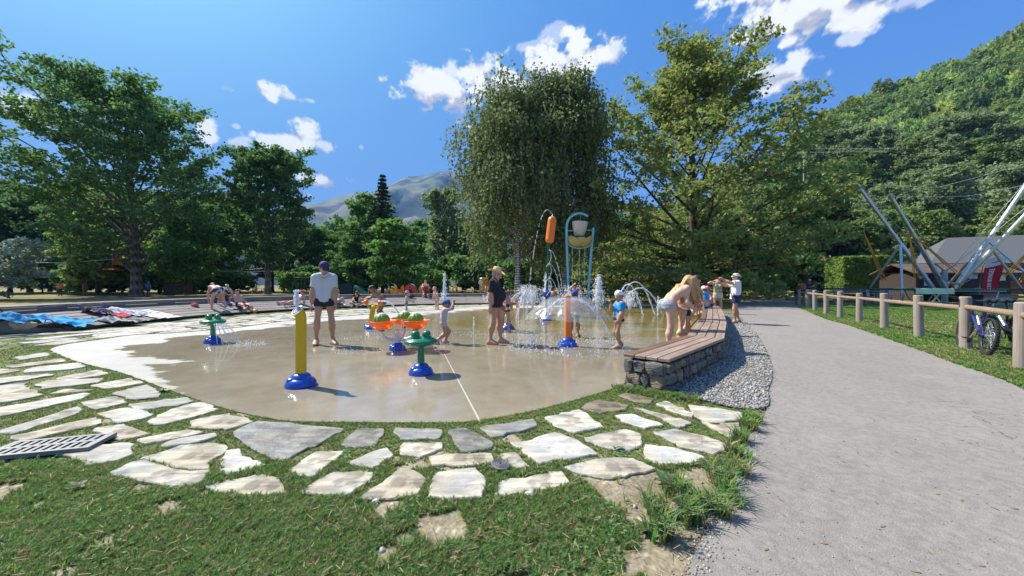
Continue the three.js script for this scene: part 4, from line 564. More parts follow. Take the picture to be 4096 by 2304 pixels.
{ // pale green disc turned by the girl
  const [x, z] = [-0.126, -10.534], t = thing('disc_sprayer', 'pale green turning disc on a short post beside the girl', 'water toy', [x, .006, z], -1.0); footDome(t, .2);
  mesh('post', lathe([[.035, .1], [.03, .5], [.03, .62]], 14), PALE, t); const d = mesh('disc', lathe([[0, -.02], [.2, -.018], [.225, 0], [.2, .018], [0, .02]], 40).rotateX(Math.PI / 2), PALE, t); d.position.set(.16, .58, .14); mesh('arm', rod([0, .58, 0], [.16, .58, .12], .03), PALE, t); mesh('grip_knob', new THREE.SphereGeometry(.045, 16, 12), mat([.02, .02, .025], .4), d).position.set(0, .22, 0);
}
// drain grate and valve cover in the grass
{
  const m = mat([.20, .205, .215], .55, { metalness: .3 }), [ax, az] = [-3.491, -2.841], t = thing('drain_grate', 'rectangular grey metal drain grate with two rows of slots', 'drain grate', [ax, 0, az], .29), hm = mat([.012, .012, .014], 1);
  mesh('pit', box(.56, .02, .24).translate(0, .008, 0), hm, t);
  const gs = [box(.62, .03, .03).translate(0, .03, -.135), box(.62, .03, .03).translate(0, .03, .135), box(.03, .03, .24).translate(-.295, .03, 0), box(.03, .03, .24).translate(.295, .03, 0), box(.56, .03, .03).translate(0, .03, 0)]; mesh('frame', join(gs), m, t);
  for (const s of [-1, 1]) for (let k = 0; k <= 10; k++) mesh('bar', box(.026, .026, .105).translate(-.27 + k * .054, .03, s * .0675), m, t);
  const [vx, vz] = [-0.079, -2.561], v = thing('valve_cover', 'small dark oval valve cover between the paving stones', 'valve cover', [vx, .012, vz], .5), dm = mat([.10, .105, .12], .6); mesh('lid', lathe([[0, .02], [.055, .02], [.06, .014], [.062, 0], [0, 0]], 28).scale(1, 1, 1.35), dm, v); for (const k of [.022, .036, .048]) mesh('ridge', new THREE.TorusGeometry(k, .002, 5, 36).rotateX(Math.PI / 2).scale(1, 1, 1.35).translate(0, .0215, 0), dm, v); mesh('key_hole', new THREE.SphereGeometry(.008, 10, 8).translate(0, .019, 0), mat([.005, .005, .005], 1), v);
}

// ---------------------------------------------------------------- people: continuous bodies meshed from tapered bones
// bone: [a, b, ra, rb, flatEnds] -> smooth union, surface nets on a grid
function skin(bones, cell, k = 38) {
  const lo = [1e9, 1e9, 1e9], hi = [-1e9, -1e9, -1e9], m = 4 / k + cell * 2;
  for (const [a, b, ra, rb] of bones) for (const [p, r] of [[a, ra], [b, rb]]) ['x', 'y', 'z'].forEach((c, i) => { lo[i] = Math.min(lo[i], p[c] - r - m * .6); hi[i] = Math.max(hi[i], p[c] + r + m * .6); });
  const n = lo.map((l, i) => Math.ceil((hi[i] - l) / cell) + 1), S = new Float32Array(n[0] * n[1] * n[2]), sx = 1, sy = n[0], sz = n[0] * n[1];
  for (const [a, b, ra, rb, flat] of bones) {
    const R0 = Math.max(ra, rb) + 4 / k, i0 = [], i1 = []; ['x', 'y', 'z'].forEach((c, i) => { i0.push(Math.max(0, Math.floor((Math.min(a[c], b[c]) - R0 - lo[i]) / cell))); i1.push(Math.min(n[i] - 1, Math.ceil((Math.max(a[c], b[c]) + R0 - lo[i]) / cell))); });
    const dx = b.x - a.x, dy = b.y - a.y, dz = b.z - a.z, L2 = dx * dx + dy * dy + dz * dz || 1e-9, L = Math.sqrt(L2);
    for (let z = i0[2]; z <= i1[2]; z++) for (let y = i0[1]; y <= i1[1]; y++) for (let x = i0[0]; x <= i1[0]; x++) {
      const px = lo[0] + x * cell - a.x, py = lo[1] + y * cell - a.y, pz = lo[2] + z * cell - a.z; let u = (px * dx + py * dy + pz * dz) / L2; const t = u < 0 ? 0 : u > 1 ? 1 : u, qx = px - dx * t, qy = py - dy * t, qz = pz - dz * t;
      let d = Math.sqrt(qx * qx + qy * qy + qz * qz) - (ra + (rb - ra) * t); if (flat) { if (flat & 1) d = Math.max(d, -u * L); if (flat & 2) d = Math.max(d, (u - 1) * L); }
      if (d < 4 / k) S[x * sx + y * sy + z * sz] += Math.exp(-k * d);
    }
  }
  const id = new Int32Array(S.length).fill(-1), P = [], I = [], f = (v) => -Math.log(Math.max(v, 1e-3));
  const E = [[0, 1], [2, 3], [4, 5], [6, 7], [0, 2], [1, 3], [4, 6], [5, 7], [0, 4], [1, 5], [2, 6], [3, 7]], off = [0, sx, sy, sx + sy, sz, sx + sz, sy + sz, sx + sy + sz], v = new Float32Array(8);
  for (let z = 0; z < n[2] - 1; z++) for (let y = 0; y < n[1] - 1; y++) for (let x = 0; x < n[0] - 1; x++) {
    const o = x + y * sy + z * sz; let c = 0; for (let i = 0; i < 8; i++) { const s = S[o + off[i]]; v[i] = s; if (s >= 1) c++; } if (c === 0 || c === 8) continue;
    let ax = 0, ay = 0, az = 0, q = 0; for (const [i, j] of E) if ((v[i] >= 1) !== (v[j] >= 1)) { const fi = f(v[i]), fj = f(v[j]), t = fi / (fi - fj), li = (k) => (i >> k & 1) + ((j >> k & 1) - (i >> k & 1)) * t; ax += li(0); ay += li(1); az += li(2); q++; }
    id[o] = P.length / 3; P.push(lo[0] + (x + ax / q) * cell, lo[1] + (y + ay / q) * cell, lo[2] + (z + az / q) * cell);
  }
  const quad = (a, b, c, d, fl) => { if (a < 0 || b < 0 || c < 0 || d < 0) return; fl ? I.push(a, b, c, a, c, d) : I.push(a, c, b, a, d, c); };
  for (let z = 1; z < n[2] - 1; z++) for (let y = 1; y < n[1] - 1; y++) for (let x = 1; x < n[0] - 1; x++) {
    const o = x + y * sy + z * sz, s = S[o] >= 1;
    if (s !== (S[o + sx] >= 1)) quad(id[o - sy - sz], id[o - sz], id[o], id[o - sy], s);
    if (s !== (S[o + sy] >= 1)) quad(id[o - sx - sz], id[o - sx], id[o], id[o - sz], s);
    if (s !== (S[o + sz] >= 1)) quad(id[o - sx - sy], id[o - sy], id[o], id[o - sx], s);
  }
  const g = new THREE.BufferGeometry(); g.setAttribute('position', new THREE.Float32BufferAttribute(P, 3)); g.setIndex(I); g.computeVertexNormals(); return g;
}
const clean = (g) => { g = g.index ? g.toNonIndexed() : g; for (const k of Object.keys(g.attributes)) if (k !== 'position' && k !== 'normal') g.deleteAttribute(k); return g; };
// shared head (1 unit = head height 0.23 m scaled) and hand shapes, built once
const HEAD = skin([[V(0, .035, -.02), V(0, .05, .012), .082, .080], [V(0, .0, .01), V(0, -.045, .028), .066, .052], [V(0, -.082, .052), V(0, -.07, .03), .026, .034], [V(-.03, .022, .078), V(.03, .022, .078), .014, .014], [V(0, .012, .09), V(0, -.022, .108), .008, .0125], [V(-.014, -.026, .092), V(.014, -.026, .092), .009, .009], [V(-.018, -.055, .082), V(.018, -.055, .082), .010, .010], [V(-.036, -.015, .062), V(-.03, -.03, .066), .024, .02], [V(.036, -.015, .062), V(.03, -.03, .066), .024, .02], [V(-.084, .012, -.004), V(-.08, -.022, .002), .014, .010], [V(.084, .012, -.004), V(.08, -.022, .002), .014, .010], [V(0, -.03, -.03), V(0, -.10, -.022), .058, .05]], .007, 90);
function handShape(curl) {
  const b = [[V(-.028, -.03, 0), V(-.03, -.085, 0), .015, .013], [V(0, -.025, 0), V(-.01, -.09, 0), .016, .0135], [V(.018, -.03, .002), V(.012, -.09, 0), .016, .0135], [V(.03, -.03, .002), V(.033, -.085, 0), .015, .013], [V(0, .02, 0), V(0, -.03, 0), .022, .022]];
  const L = [[.034, .030, .023], [.040, .034, .025], [.037, .031, .024], [.029, .023, .019]]; [.033, .012, -.010, -.030].forEach((x, i) => { let p = V(x, -.088, 0), a = .15 + curl * .5; for (const [q, l] of L[i].entries()) { const d = p.clone().add(V(x * .06, -Math.cos(a) * l, -Math.sin(a) * l)); b.push([p, d, .0095 - q * .0012, .0088 - q * .0012]); p = d; a += .18 + curl; } });
  let p = V(.030, -.035, -.004), a = .7; for (const l of [.034, .030, .024]) { const d = p.clone().add(V(Math.sin(a) * l, -Math.cos(a) * l * .9, -.010 - curl * .012)); b.push([p, d, .0125, .0105]); p = d; a -= .25 + curl * .3; }
  return skin(b, .0055, 150);                                        // right hand: fingers down -y, palm to -z, thumb to +x
}
const HANDS = [handShape(.12), handShape(.75)];
const SKINS = { fair: [.60, .36, .25], tan: [.46, .245, .15], brown: [.34, .17, .10], pink: [.62, .34, .25] };
const skinMats = {}, clothMats = {};
const skinTex = texture(128, (u, v, i, j) => grey(.5 + (fbm(u * 20, v * 20, 3, 601, 20) - .5) * .5), false);
const skinMat = (n) => skinMats[n] ??= new THREE.MeshPhysicalMaterial({ color: C(...SKINS[n]), roughness: .52, sheen: .15 });
const cloth = (c, r = .85) => clothMats[c.join() + r] ??= new THREE.MeshPhysicalMaterial({ color: C(...c), roughness: r, sheen: .3, sheenRoughness: .6 });
const dirOf = (f, o, s) => V(Math.sin(o * R) * s, -Math.cos(o * R) * Math.cos(f * R), Math.cos(o * R) * Math.sin(f * R));

/* o: h height, x, z, y (floor height), yaw degrees (0 faces the camera, 90 faces +x), tone, w width factor, hd head factor
   lean [forward, side]; arms/legs: l/r {u:[fwd,out], d:[fwd,out], t: foot pitch}; hip: pelvis height (else feet reach the floor); headTurn [yaw, pitch]
   wear: list of garments; hair, hat descriptors; cell: grid cell */
function person(o, label, group) {
  const H = o.h, w = o.w ?? 1, hs = (o.hd ?? 1) * H / 1.78, cell = (o.cell ?? .016), t = thing('person', label, 'person', [o.x, o.y ?? 0, o.z], o.yaw * R, group);
  const k = H / 1.78, lean = o.lean ?? [3, 0], spine = V(Math.sin(lean[1] * R), Math.cos(lean[0] * R) * Math.cos(lean[1] * R), Math.sin(lean[0] * R)), l2 = o.bend ?? lean[0], sp2 = V(Math.sin(lean[1] * R), Math.cos(l2 * R), Math.sin(l2 * R)).normalize();
  const al = o.al ?? { u: [4, 9], d: [10, 6] }, ar = o.ar ?? { u: [4, 9], d: [10, 6] }, ll = o.ll ?? { u: [2, 4], d: [0, 2] }, lr = o.lr ?? { u: [2, 4], d: [0, 2] }, leg = o.leg ?? 1;
  const U = .245 * H * leg, D = .235 * H * leg, hw = .052 * H * (o.female ? 1.06 : 1), sw = (o.female ? .088 : .095) * H * (.75 + .25 * w) * (o.child ? .9 : 1);
  const legs = [[ll, 1], [lr, -1]].map(([L, s]) => { const a = V(hw * s, 0, 0), kn = a.clone().addScaledVector(dirOf(...L.u, s), U), an = kn.clone().addScaledVector(dirOf(...L.d, s), D); return { a, kn, an, s, L }; });
  const low = Math.min(...legs.map((q) => q.an.y)) - .042 * H * (o.tip ? 1.5 : 1), hip = o.hip ?? -low, up = V(0, hip, 0); legs.forEach((q) => { q.a.add(up); q.kn.add(up); q.an.add(up); });
  const pel = up.clone(), wai = pel.clone().addScaledVector(spine, .105 * H), che = wai.clone().addScaledVector(sp2, .115 * H), nec = che.clone().addScaledVector(sp2, .075 * H), side = V(1, 0, 0).applyAxisAngle(V(0, 0, 1), -lean[1] * R * .6);
  const hp = (o.headTurn ?? [0, 0]), hl = (o.neck ?? l2 * .5) * R, hc = nec.clone().add(V(Math.sin(lean[1] * R) * .06 * H, Math.cos(hl) * .1 * hs, Math.sin(hl) * .11 * hs + .012 * H)).add(V(0, .018 * H, 0));
  const g = (v) => v * H / 1.78, B = [], tw = w;
  // torso
  const back = V().crossVectors(side, sp2).normalize();                 // points backward? kept small
  for (const s of [1, -1]) { B.push([pel.clone().addScaledVector(side, .048 * H * s * tw), wai.clone().addScaledVector(side, .036 * H * s * tw), g(.084 * tw * (o.female ? 1.08 : 1)), g(.076 * tw)], [wai.clone().addScaledVector(side, .036 * H * s * tw), che.clone().addScaledVector(side, .05 * H * s * tw), g(.076 * tw), g(.083 * (tw * .5 + .5))], [che.clone().addScaledVector(side, sw * .42 * s), nec.clone().addScaledVector(side, sw * .38 * s).addScaledVector(sp2, -.012 * H), g(.079), g(.048)]); }
  B.push([nec.clone().addScaledVector(sp2, -.02 * H), hc.clone().add(V(0, -.05 * hs, -.012 * hs)), g(.052 * (.6 + .4 * w)), g(.05)]);
  if (o.belly) B.push([wai.clone().add(V(0, .02 * H, .045 * H)), wai.clone().add(V(0, -.02 * H, .05 * H)), g(.12 * o.belly), g(.12 * o.belly)]);
  if (o.female && !o.child) for (const s of [1, -1]) { B.push([che.clone().addScaledVector(side, .045 * H * s).addScaledVector(V().crossVectors(side, sp2), .05 * H), che.clone().addScaledVector(side, .045 * H * s).addScaledVector(V().crossVectors(side, sp2), .055 * H), g(.055), g(.05)], [pel.clone().addScaledVector(side, .045 * H * s).addScaledVector(V().crossVectors(side, spine), -.035 * H), pel.clone().addScaledVector(side, .045 * H * s).addScaledVector(V().crossVectors(side, spine), -.03 * H).add(V(0, -.03 * H, 0)), g(.085), g(.075)]); }
  const torso = B.slice();
  // legs
  const legB = []; for (const q of legs) { const { a, kn, an, s, L } = q; const fy = (L.turn ?? 10) * R * s, fp = (L.t ?? 0) * R, fd = V(Math.sin(fy) * Math.cos(fp), Math.sin(fp), Math.cos(fy) * Math.cos(fp)), he = an.clone().add(V(0, -.022 * H, 0)).addScaledVector(fd, -.022 * H); q.fd = fd;
    const thigh = [a, kn, g(.088 * (.4 + .6 * w) * (o.female && !o.child ? 1.1 : 1)), g(.050)], calf0 = kn.clone().lerp(an, .3).add(V(0, 0, -.008 * H)); q.thigh = thigh;
    legB.push(thigh, [kn, calf0, g(.047), g(.056 * (.5 + .5 * w))], [calf0, an, g(.054 * (.5 + .5 * w)), g(.030)], [an, he, g(.036), g(.032)], [he, he.clone().addScaledVector(fd, .075 * H).add(V(0, -.004 * H, 0)), g(.034), g(.030)], [he.clone().addScaledVector(fd, .06 * H), he.clone().addScaledVector(fd, .118 * H).add(V(.012 * H * s, -.008 * H, 0)), g(.032), g(.018)], [he.clone().addScaledVector(fd, .06 * H), he.clone().addScaledVector(fd, .126 * H).add(V(-.016 * H * s, -.008 * H, 0)), g(.032), g(.019)]); }
  // arms
  const armB = [], arms = [[al, 1], [ar, -1]].map(([A, s]) => { const sh = nec.clone().addScaledVector(side, sw * s).addScaledVector(sp2, -.025 * H), el = sh.clone().addScaledVector(dirOf(...A.u, s), .165 * H), wr = el.clone().addScaledVector(dirOf(...A.d, s), .145 * H); armB.push([nec.clone().addScaledVector(side, sw * .55 * s).addScaledVector(sp2, -.02 * H), sh, g(.048), g(.050)], [sh, el, g(.048 * (.5 + .5 * w)), g(.037)], [el, el.clone().lerp(wr, .35), g(.041), g(.043)], [el.clone().lerp(wr, .35), wr, g(.042), g(.028)]); return { sh, el, wr, s, A }; });
  const parts = [clean(skin([...B, ...legB, ...armB], cell, 42))];
  // head and hands
  const hq = new THREE.Quaternion().setFromEuler(new THREE.Euler((hp[1] + (o.neck ?? l2 * .5)) * R, hp[0] * R, lean[1] * R * -.5, 'YXZ')), hm = new THREE.Matrix4().compose(hc, hq, V(hs, hs, hs)); parts.push(clean(HEAD.clone().applyMatrix4(hm)));
  for (const q of arms) { const d = (q.A.h ? dirOf(...q.A.h, q.s) : q.wr.clone().sub(q.el)).normalize(), yv = d.clone().negate(), inn = q.A.palm ? V(...q.A.palm) : V(-q.s, 0, 0), zv = inn.clone().addScaledVector(yv, -inn.dot(yv)).normalize().negate(), xv = V().crossVectors(yv, zv); const hg = HANDS[q.A.grip ? 1 : 0].clone(); const thumbFwd = xv.z; if ((q.A.palm ? q.s < 0 : thumbFwd < 0)) { hg.scale(-1, 1, 1); const ix = hg.index.array; for (let i = 0; i < ix.length; i += 3) { const m = ix[i]; ix[i] = ix[i + 1]; ix[i + 1] = m; } } hg.applyMatrix4(new THREE.Matrix4().makeBasis(xv, yv, zv)); hg.scale(k * (o.child ? 1.02 : 1), k, k); hg.translate(q.wr.x, q.wr.y, q.wr.z); hg.computeVertexNormals(); parts.push(clean(hg)); q.hand = q.wr.clone().addScaledVector(d, .1 * H); }
  mesh('body', mergeGeometries(parts), skinMat(o.tone ?? 'tan'), t);
  const headGroup = new THREE.Group(); headGroup.name = 'head_features'; headGroup.applyMatrix4(hm); t.add(headGroup);
  for (const s of [-1, 1]) mesh('eye', new THREE.SphereGeometry(.0085, 8, 6).translate(s * .032, .004, .0835), mat([.03, .02, .015], .2), headGroup); mesh('mouth', new THREE.SphereGeometry(.018, 10, 6).scale(1, .22, .35).translate(0, -.055, .0905), mat([.35, .10, .09], .5), headGroup);
  // hair
  if (o.hair) { const { c, style = 'short' } = o.hair, hb = [[V(0, .045, -.026), V(0, .066, .012), .088, .080], [V(0, .0, -.05), V(0, -.03, -.048), .062, .05], [V(-.06, .03, .0), V(-.072, .0, -.008), .03, .022], [V(.06, .03, .0), V(.072, .0, -.008), .03, .022], [V(-.03, .088, .052), V(.03, .088, .052), .03, .03]], hr = rng(7);
    if (style === 'pony') for (const [x, z] of [[.0, -.12]]) hb.push([V(x, .045, -.09), V(x, .03, -.135), .022, .03], [V(x, .03, -.135), V(x + .01, -.10, -.13), .032, .018]); if (style === 'long') for (let q = -3; q <= 3; q++) hb.push([V(q * .024, .03, -.055 + Math.abs(q) * .01), V(q * .03, -.2 - hr() * .06, -.075 + Math.abs(q) * .012), .03, .018]);
    mesh('hair', skin(hb, .009, 80), new THREE.MeshPhysicalMaterial({ color: C(...c), roughness: .6, sheen: .4 }), headGroup); }
  // hats
  if (o.hat) hatOn(o.hat, headGroup);
  if (o.glasses) { const m = mat([.01, .01, .012], .15); for (const s of [-1, 1]) mesh('lens', new THREE.SphereGeometry(.024, 14, 10).scale(1, .72, .3).translate(s * .033, .006, .092), m, headGroup); mesh('glasses_frame', join([rod([-.06, .014, .09], [.06, .014, .09], .003), rod([-.058, .013, .086], [-.086, .012, 0], .003), rod([.058, .013, .086], [.086, .012, 0], .003)]), m, headGroup); }
  if (o.beard) mesh('beard', skin([[V(0, -.09, .055), V(0, -.07, .045), .034, .045], [V(-.05, -.06, .03), V(-.066, -.01, .015), .024, .012], [V(.05, -.06, .03), V(.066, -.01, .015), .024, .012], [V(-.022, -.042, .090), V(.022, -.042, .090), .009, .009]], .008, 90), cloth(o.beard), headGroup);
  // garments
  const grown = (list, e, f = 0) => list.map(([a, b, ra, rb]) => [a, b, ra + e, rb + e, f]);
  const cut = (bn, t0, t1, e, e1 = e) => { const [a, b, ra, rb] = bn; return [a.clone().lerp(b, t0), a.clone().lerp(b, t1), lerp(ra, rb, t0) + e, lerp(ra, rb, t1) + e1, 3]; };
  for (const q of o.wear ?? []) {
    const e = q.e ?? .012, bones = [];
    if (q.type === 'shirt') { const hem = q.hem ?? .0, low0 = pel.clone().addScaledVector(spine, -(hem) * H); for (const s of [1, -1]) { bones.push([low0.clone().addScaledVector(side, .045 * H * s * tw), wai.clone().addScaledVector(side, .038 * H * s * tw), g(.086 * tw) + e * 1.8, g(.080 * tw) + e * 1.5, 1], [wai.clone().addScaledVector(side, .038 * H * s * tw), che.clone().addScaledVector(side, .052 * H * s), g(.080 * tw) + e * 1.5, g(.084) + e, 0], [che.clone().addScaledVector(side, sw * .42 * s), nec.clone().addScaledVector(side, sw * .4 * s).addScaledVector(sp2, -.012 * H), g(.080) + e, g(.048) + e, 0]); }
      if (o.belly) bones.push([wai.clone().add(V(0, .02 * H, .045 * H)), wai.clone().add(V(0, -.02 * H, .05 * H)), g(.12 * o.belly) + e, g(.12 * o.belly) + e, 0]); if (o.female && !o.child) bones.push(...grown(torso.filter((b, i) => i >= 7 && i % 2 === 1), e));
      if (q.sleeve !== 0) for (let i = 0; i < 2; i++) { const a = arms[i], sl = q.sleeve ?? .62; bones.push([nec.clone().addScaledVector(side, sw * .55 * a.s).addScaledVector(sp2, -.02 * H), a.sh, g(.048) + e, g(.051) + e], sl > 1 ? cut([a.sh, a.el, g(.049), g(.038)], 0, 1, e) : cut([a.sh, a.el, g(.050), g(.046)], 0, sl, e, e * 1.8)); if (sl > 1) bones.push(cut([a.el, a.wr, g(.042), g(.032)], 0, sl - 1, e)); } }
    if (q.type === 'shorts' || q.type === 'briefs') { const top = .55; for (const s of [1, -1]) bones.push([pel.clone().addScaledVector(side, .048 * H * s * tw).addScaledVector(spine, -.012 * H), pel.clone().addScaledVector(side, .044 * H * s * tw).addScaledVector(spine, (q.rise ?? .05) * H), g(.085 * tw * (o.female ? 1.08 : 1)) + e, g(.078 * tw) + e, 2]); if (o.female && !o.child) bones.push(...grown(torso.filter((b, i) => i >= 8 && i % 2 === 0), e)); for (const L of legs) bones.push(cut(L.thigh, -.05, q.type === 'briefs' ? (q.len ?? .1) : (q.len ?? .4), e, e + (q.flare ?? .006))); }
    if (q.type === 'swimsuit') { for (const s of [1, -1]) { bones.push([pel.clone().addScaledVector(side, .048 * H * s * tw), wai.clone().addScaledVector(side, .036 * H * s * tw), g(.085 * tw) + e, g(.077 * tw) + e], [wai.clone().addScaledVector(side, .036 * H * s * tw), che.clone().addScaledVector(side, .046 * H * s), g(.077 * tw) + e, g(.080) + e, 2]); } for (const L of legs) bones.push(cut(L.thigh, -.05, .06, e)); }
    if (q.type === 'trousers') for (const L of legs) bones.push(cut(L.thigh, -.05, 1, e, e), cut([L.kn, L.an, g(.056), g(.045)], 0, q.len ?? .9, e, e + .01));
    if (q.type === 'band') { const c = che.clone().addScaledVector(sp2, -(q.low ?? .02) * H); for (const s of [1, -1]) bones.push([c.clone().addScaledVector(side, .05 * H * s), c.clone().addScaledVector(side, .05 * H * s).addScaledVector(sp2, (q.tall ?? .02) * H), g(.084) + e, g(.084) + e, 3]); }
    const gm = skin(bones, q.cell ?? Math.max(cell * .8, .011), q.k ?? 55); { const P = gm.attributes.position, N = gm.attributes.normal; for (let i = 0; i < P.count; i++) { const X = P.getX(i), Y = P.getY(i), Z = P.getZ(i), a = Math.atan2(X, Z), f = (fbm(a * 3.2 + 20, Y * 7 + 20 + a, 4, 61) - .5) * .022 * (q.e ?? .012) / .012; P.setXYZ(i, X + N.getX(i) * f, Y + N.getY(i) * f * .4, Z + N.getZ(i) * f); } gm.computeVertexNormals(); } let m = cloth(q.c, q.rough ?? .85);
    if (q.pattern) { const p = gm.attributes.position, col = []; for (let i = 0; i < p.count; i++) col.push(...q.pattern(p.getX(i), p.getY(i), p.getZ(i))); gm.setAttribute('color', new THREE.Float32BufferAttribute(col, 3)); m = new THREE.MeshPhysicalMaterial({ vertexColors: true, roughness: .8 }); }
    mesh(q.name ?? q.type, gm, m, t);
  }
  if (o.shoes) for (const L of legs) { const he = L.an.clone().add(V(0, -.022 * H, 0)).addScaledVector(L.fd, -.022 * H); mesh('shoe', skin([[he, he.clone().addScaledVector(L.fd, .12 * H), g(.044), g(.036)], [L.an.clone().add(V(0, -.004 * H, 0)), he, g(.044), g(.044)]], .012, 70), cloth(o.shoes), t); }
  t.userData.joints = undefined; delete t.userData.joints; return { t, arms, legs, hc, hm, nec, che, wai, pel, head: headGroup, side, sp2 };
}
function hatOn(q, head) {
  const m = cloth(q.c, .8);
  if (q.type === 'cap') { const b = [[V(0, .055, -.026), V(0, .074, .01), .094, .088]]; mesh('cap_crown', (() => { const g = skin([[V(0, .052, -.022), V(0, .066, .008), .097, .094]], .01, 80), p = g.attributes.position; for (let i = 0; i < p.count; i++) { const lim = .042 + p.getZ(i) * .12; if (p.getY(i) < lim) p.setY(i, lim - .004 + (p.getY(i) - lim) * .05); } g.computeVertexNormals(); return g; })(), m, head); const v = new THREE.CylinderGeometry(.098, .1, .008, 24, 1, false, -1.2, 2.4); v.scale(.86, 1, 1.3); v.rotateX(.2); const bill = mesh('cap_bill', v.translate(0, .048, .055), cloth(q.b ?? q.c, .8), head); if (q.back) bill.rotation.y = Math.PI; }
  if (q.type === 'brim') { const br = q.brim ?? .17, cg = lathe([[0, .172], [.05, .172], [.075, .165], [.09, .13], [.098, .085], [.1, .055], [.1, .045]], 28), bg = lathe([[.098, .05], [.12, .05], [br * .86, .046], [br, .054], [br, .06], [br * .86, .053], [.1, .058]], 40), p = bg.attributes.position; for (let i = 0; i < p.count; i++) { const X = p.getX(i), Z = p.getZ(i), l = Math.hypot(X, Z); p.setY(i, p.getY(i) + (Math.pow(X / br, 2) * .045 - Math.pow(Z / br, 2) * .028) * smooth(.1, br, l)); } bg.computeVertexNormals(); const s = q.tall ?? 1; mesh('hat_crown', cg.scale(1, s, 1.1).translate(0, .045 * (1 - s) + .0, -.012), m, head); mesh('hat_brim', bg.scale(1, 1, 1.08).translate(0, 0, -.012), m, head); if (q.band) mesh('hat_band', lathe([[.1, .052], [.1025, .052], [.1005, .082], [.098, .082]], 28).scale(1, 1, 1.1).translate(0, 0, -.012), cloth(q.band), head); }
}

// ---------------------------------------------------------------- the people in the park
const stripes = (a, b, f) => (x, y, z) => Math.sin(y * f + Math.sin(x * 30) * .6) > 0 ? a : b;
const swirl = (a, b, c) => (x, y, z) => { const v = fbm(x * 16 + 40, y * 16 + z * 9 + 40, 3, 31); return v > .55 ? a : v > .46 ? b : c; };
const dots = (a, b, p) => (x, y, z) => { const u = Math.atan2(x, z) * .14 / p, v = y / p, q = Math.floor(v) % 2 ? .5 : 0, fx = u + q - Math.floor(u + q) - .5, fy = v - Math.floor(v) - .5; return fx * fx + fy * fy < .085 ? b : a; };
const BLACK = [.012, .013, .018], NAVY = [.016, .026, .085], BLUE_T = [.01, .27, .62];
{
  // man in the pale polo shirt
  const [x, z] = [-3.911, -7.812];
  const p = person({ h: 1.79, x, z, y: .006, yaw: 24, tone: 'tan', cell: .014, w: .94, lean: [1, 0], neck: 16, headTurn: [20, 8], al: { u: [6, 7], d: [20, 3] }, ar: { u: [-3, 9], d: [8, 6] }, ll: { u: [4, 6], d: [-4, 3], turn: 25 }, lr: { u: [6, 5], d: [-12, 3], turn: 5 }, hat: { type: 'cap', c: [.03, .022, .10] }, glasses: 1, hair: { c: [.05, .035, .025] },
    wear: [{ type: 'shirt', name: 'polo_shirt', c: [.50, .54, .55], hem: .015, sleeve: .72, e: .016 }, { type: 'shorts', name: 'swim_trunks', c: [.012, .02, .035], len: .3, e: .012 }] }, 'person in pale grey polo shirt, navy cap and sunglasses beside the yellow post');
  mesh('collar', tube([p.nec.clone().add(V(-.075, .03, -.03)), p.nec.clone().add(V(-.06, .02, .055)), p.nec.clone().add(V(0, -.035, .092)), p.nec.clone().add(V(.06, .02, .055)), p.nec.clone().add(V(.075, .03, -.03))], .017, 24, 8), cloth([.60, .62, .62]), p.t);
}
{
  // man with the straw hat
  const [x, z] = [-0.339, -7.945];
  person({ h: 1.66, x, z, y: .006, yaw: 78, tone: 'tan', cell: .014, w: 1.2, belly: 1.12, lean: [-3, 0], neck: 10, headTurn: [0, 8], al: { u: [6, 10], d: [16, 6] }, ar: { u: [-10, 8], d: [2, 6] }, ll: { u: [8, 3], d: [2, 2], turn: 6 }, lr: { u: [-4, 4], d: [-10, 2], turn: 12 }, hat: { type: 'brim', c: [.60, .43, .24], band: [.14, .05, .03], brim: .20 }, beard: [.55, .50, .46], hair: { c: [.4, .36, .33] },
    wear: [{ type: 'shirt', name: 'polo_shirt', c: BLACK, hem: .05, sleeve: .8, e: .018 }, { type: 'shorts', name: 'swim_trunks', c: BLACK, len: .16, e: .012 }] }, 'bearded person in straw hat and black polo shirt standing in the water');
}
{
  const [x, z] = [-0.171, -9.868], p = person({ h: 1.1, hd: 1.32, x, z, y: .006, yaw: 158, tone: 'tan', cell: .011, child: 1, female: 1, w: .9, lean: [20, 6], neck: 22, headTurn: [-18, 5], al: { u: [18, 12], d: [40, 8] }, ar: { u: [34, 6], d: [50, -8] }, ll: { u: [2, 5], d: [-6, 4] }, lr: { u: [6, 3], d: [-8, 2] }, hair: { c: [.16, .085, .04], style: 'pony' }, wear: [{ type: 'swimsuit', c: [.012, .014, .04], e: .008 }] }, 'child in navy swimsuit with pink straps holding the pale green disc');
  const n = p.nec, b = p.che; for (const s of [-1, 1]) mesh('strap', tube([b.clone().add(V(-s * .015, .0, -.078)), n.clone().add(V(s * .045, -.03, -.05)), n.clone().add(V(s * .055, .035, .0)), b.clone().add(V(s * .045, .03, .075))], .009, 16, 6), cloth([.75, .26, .28]), p.t);
}
{
  const [x, z] = [-1.462, -7.945]; person({ h: .98, hd: 1.42, x, z, y: .006, yaw: 105, tone: 'tan', cell: .011, child: 1, w: .95, lean: [6, 0], neck: 15, headTurn: [-25, 8], al: { u: [100, 25], d: [160, -38], palm: [-1, 0, 0] }, ar: { u: [105, 15], d: [165, -30], palm: [1, 0, 0] }, ll: { u: [35, 2], d: [-25, 2], t: -10 }, lr: { u: [10, 4], d: [-55, 2], t: -50 }, hat: { type: 'cap', c: [.02, .12, .30], b: [.03, .30, .62] }, hair: { c: [.05, .03, .02] }, wear: [{ type: 'shirt', name: 'sun_suit', c: [.46, .44, .46], sleeve: 1.5, hem: .05, e: .01 }, { type: 'shorts', name: 'sun_suit_legs', c: [.46, .44, .46], len: .35, e: .01 }] }, 'small child in white sun suit holding a blue cap on the head, running');
}
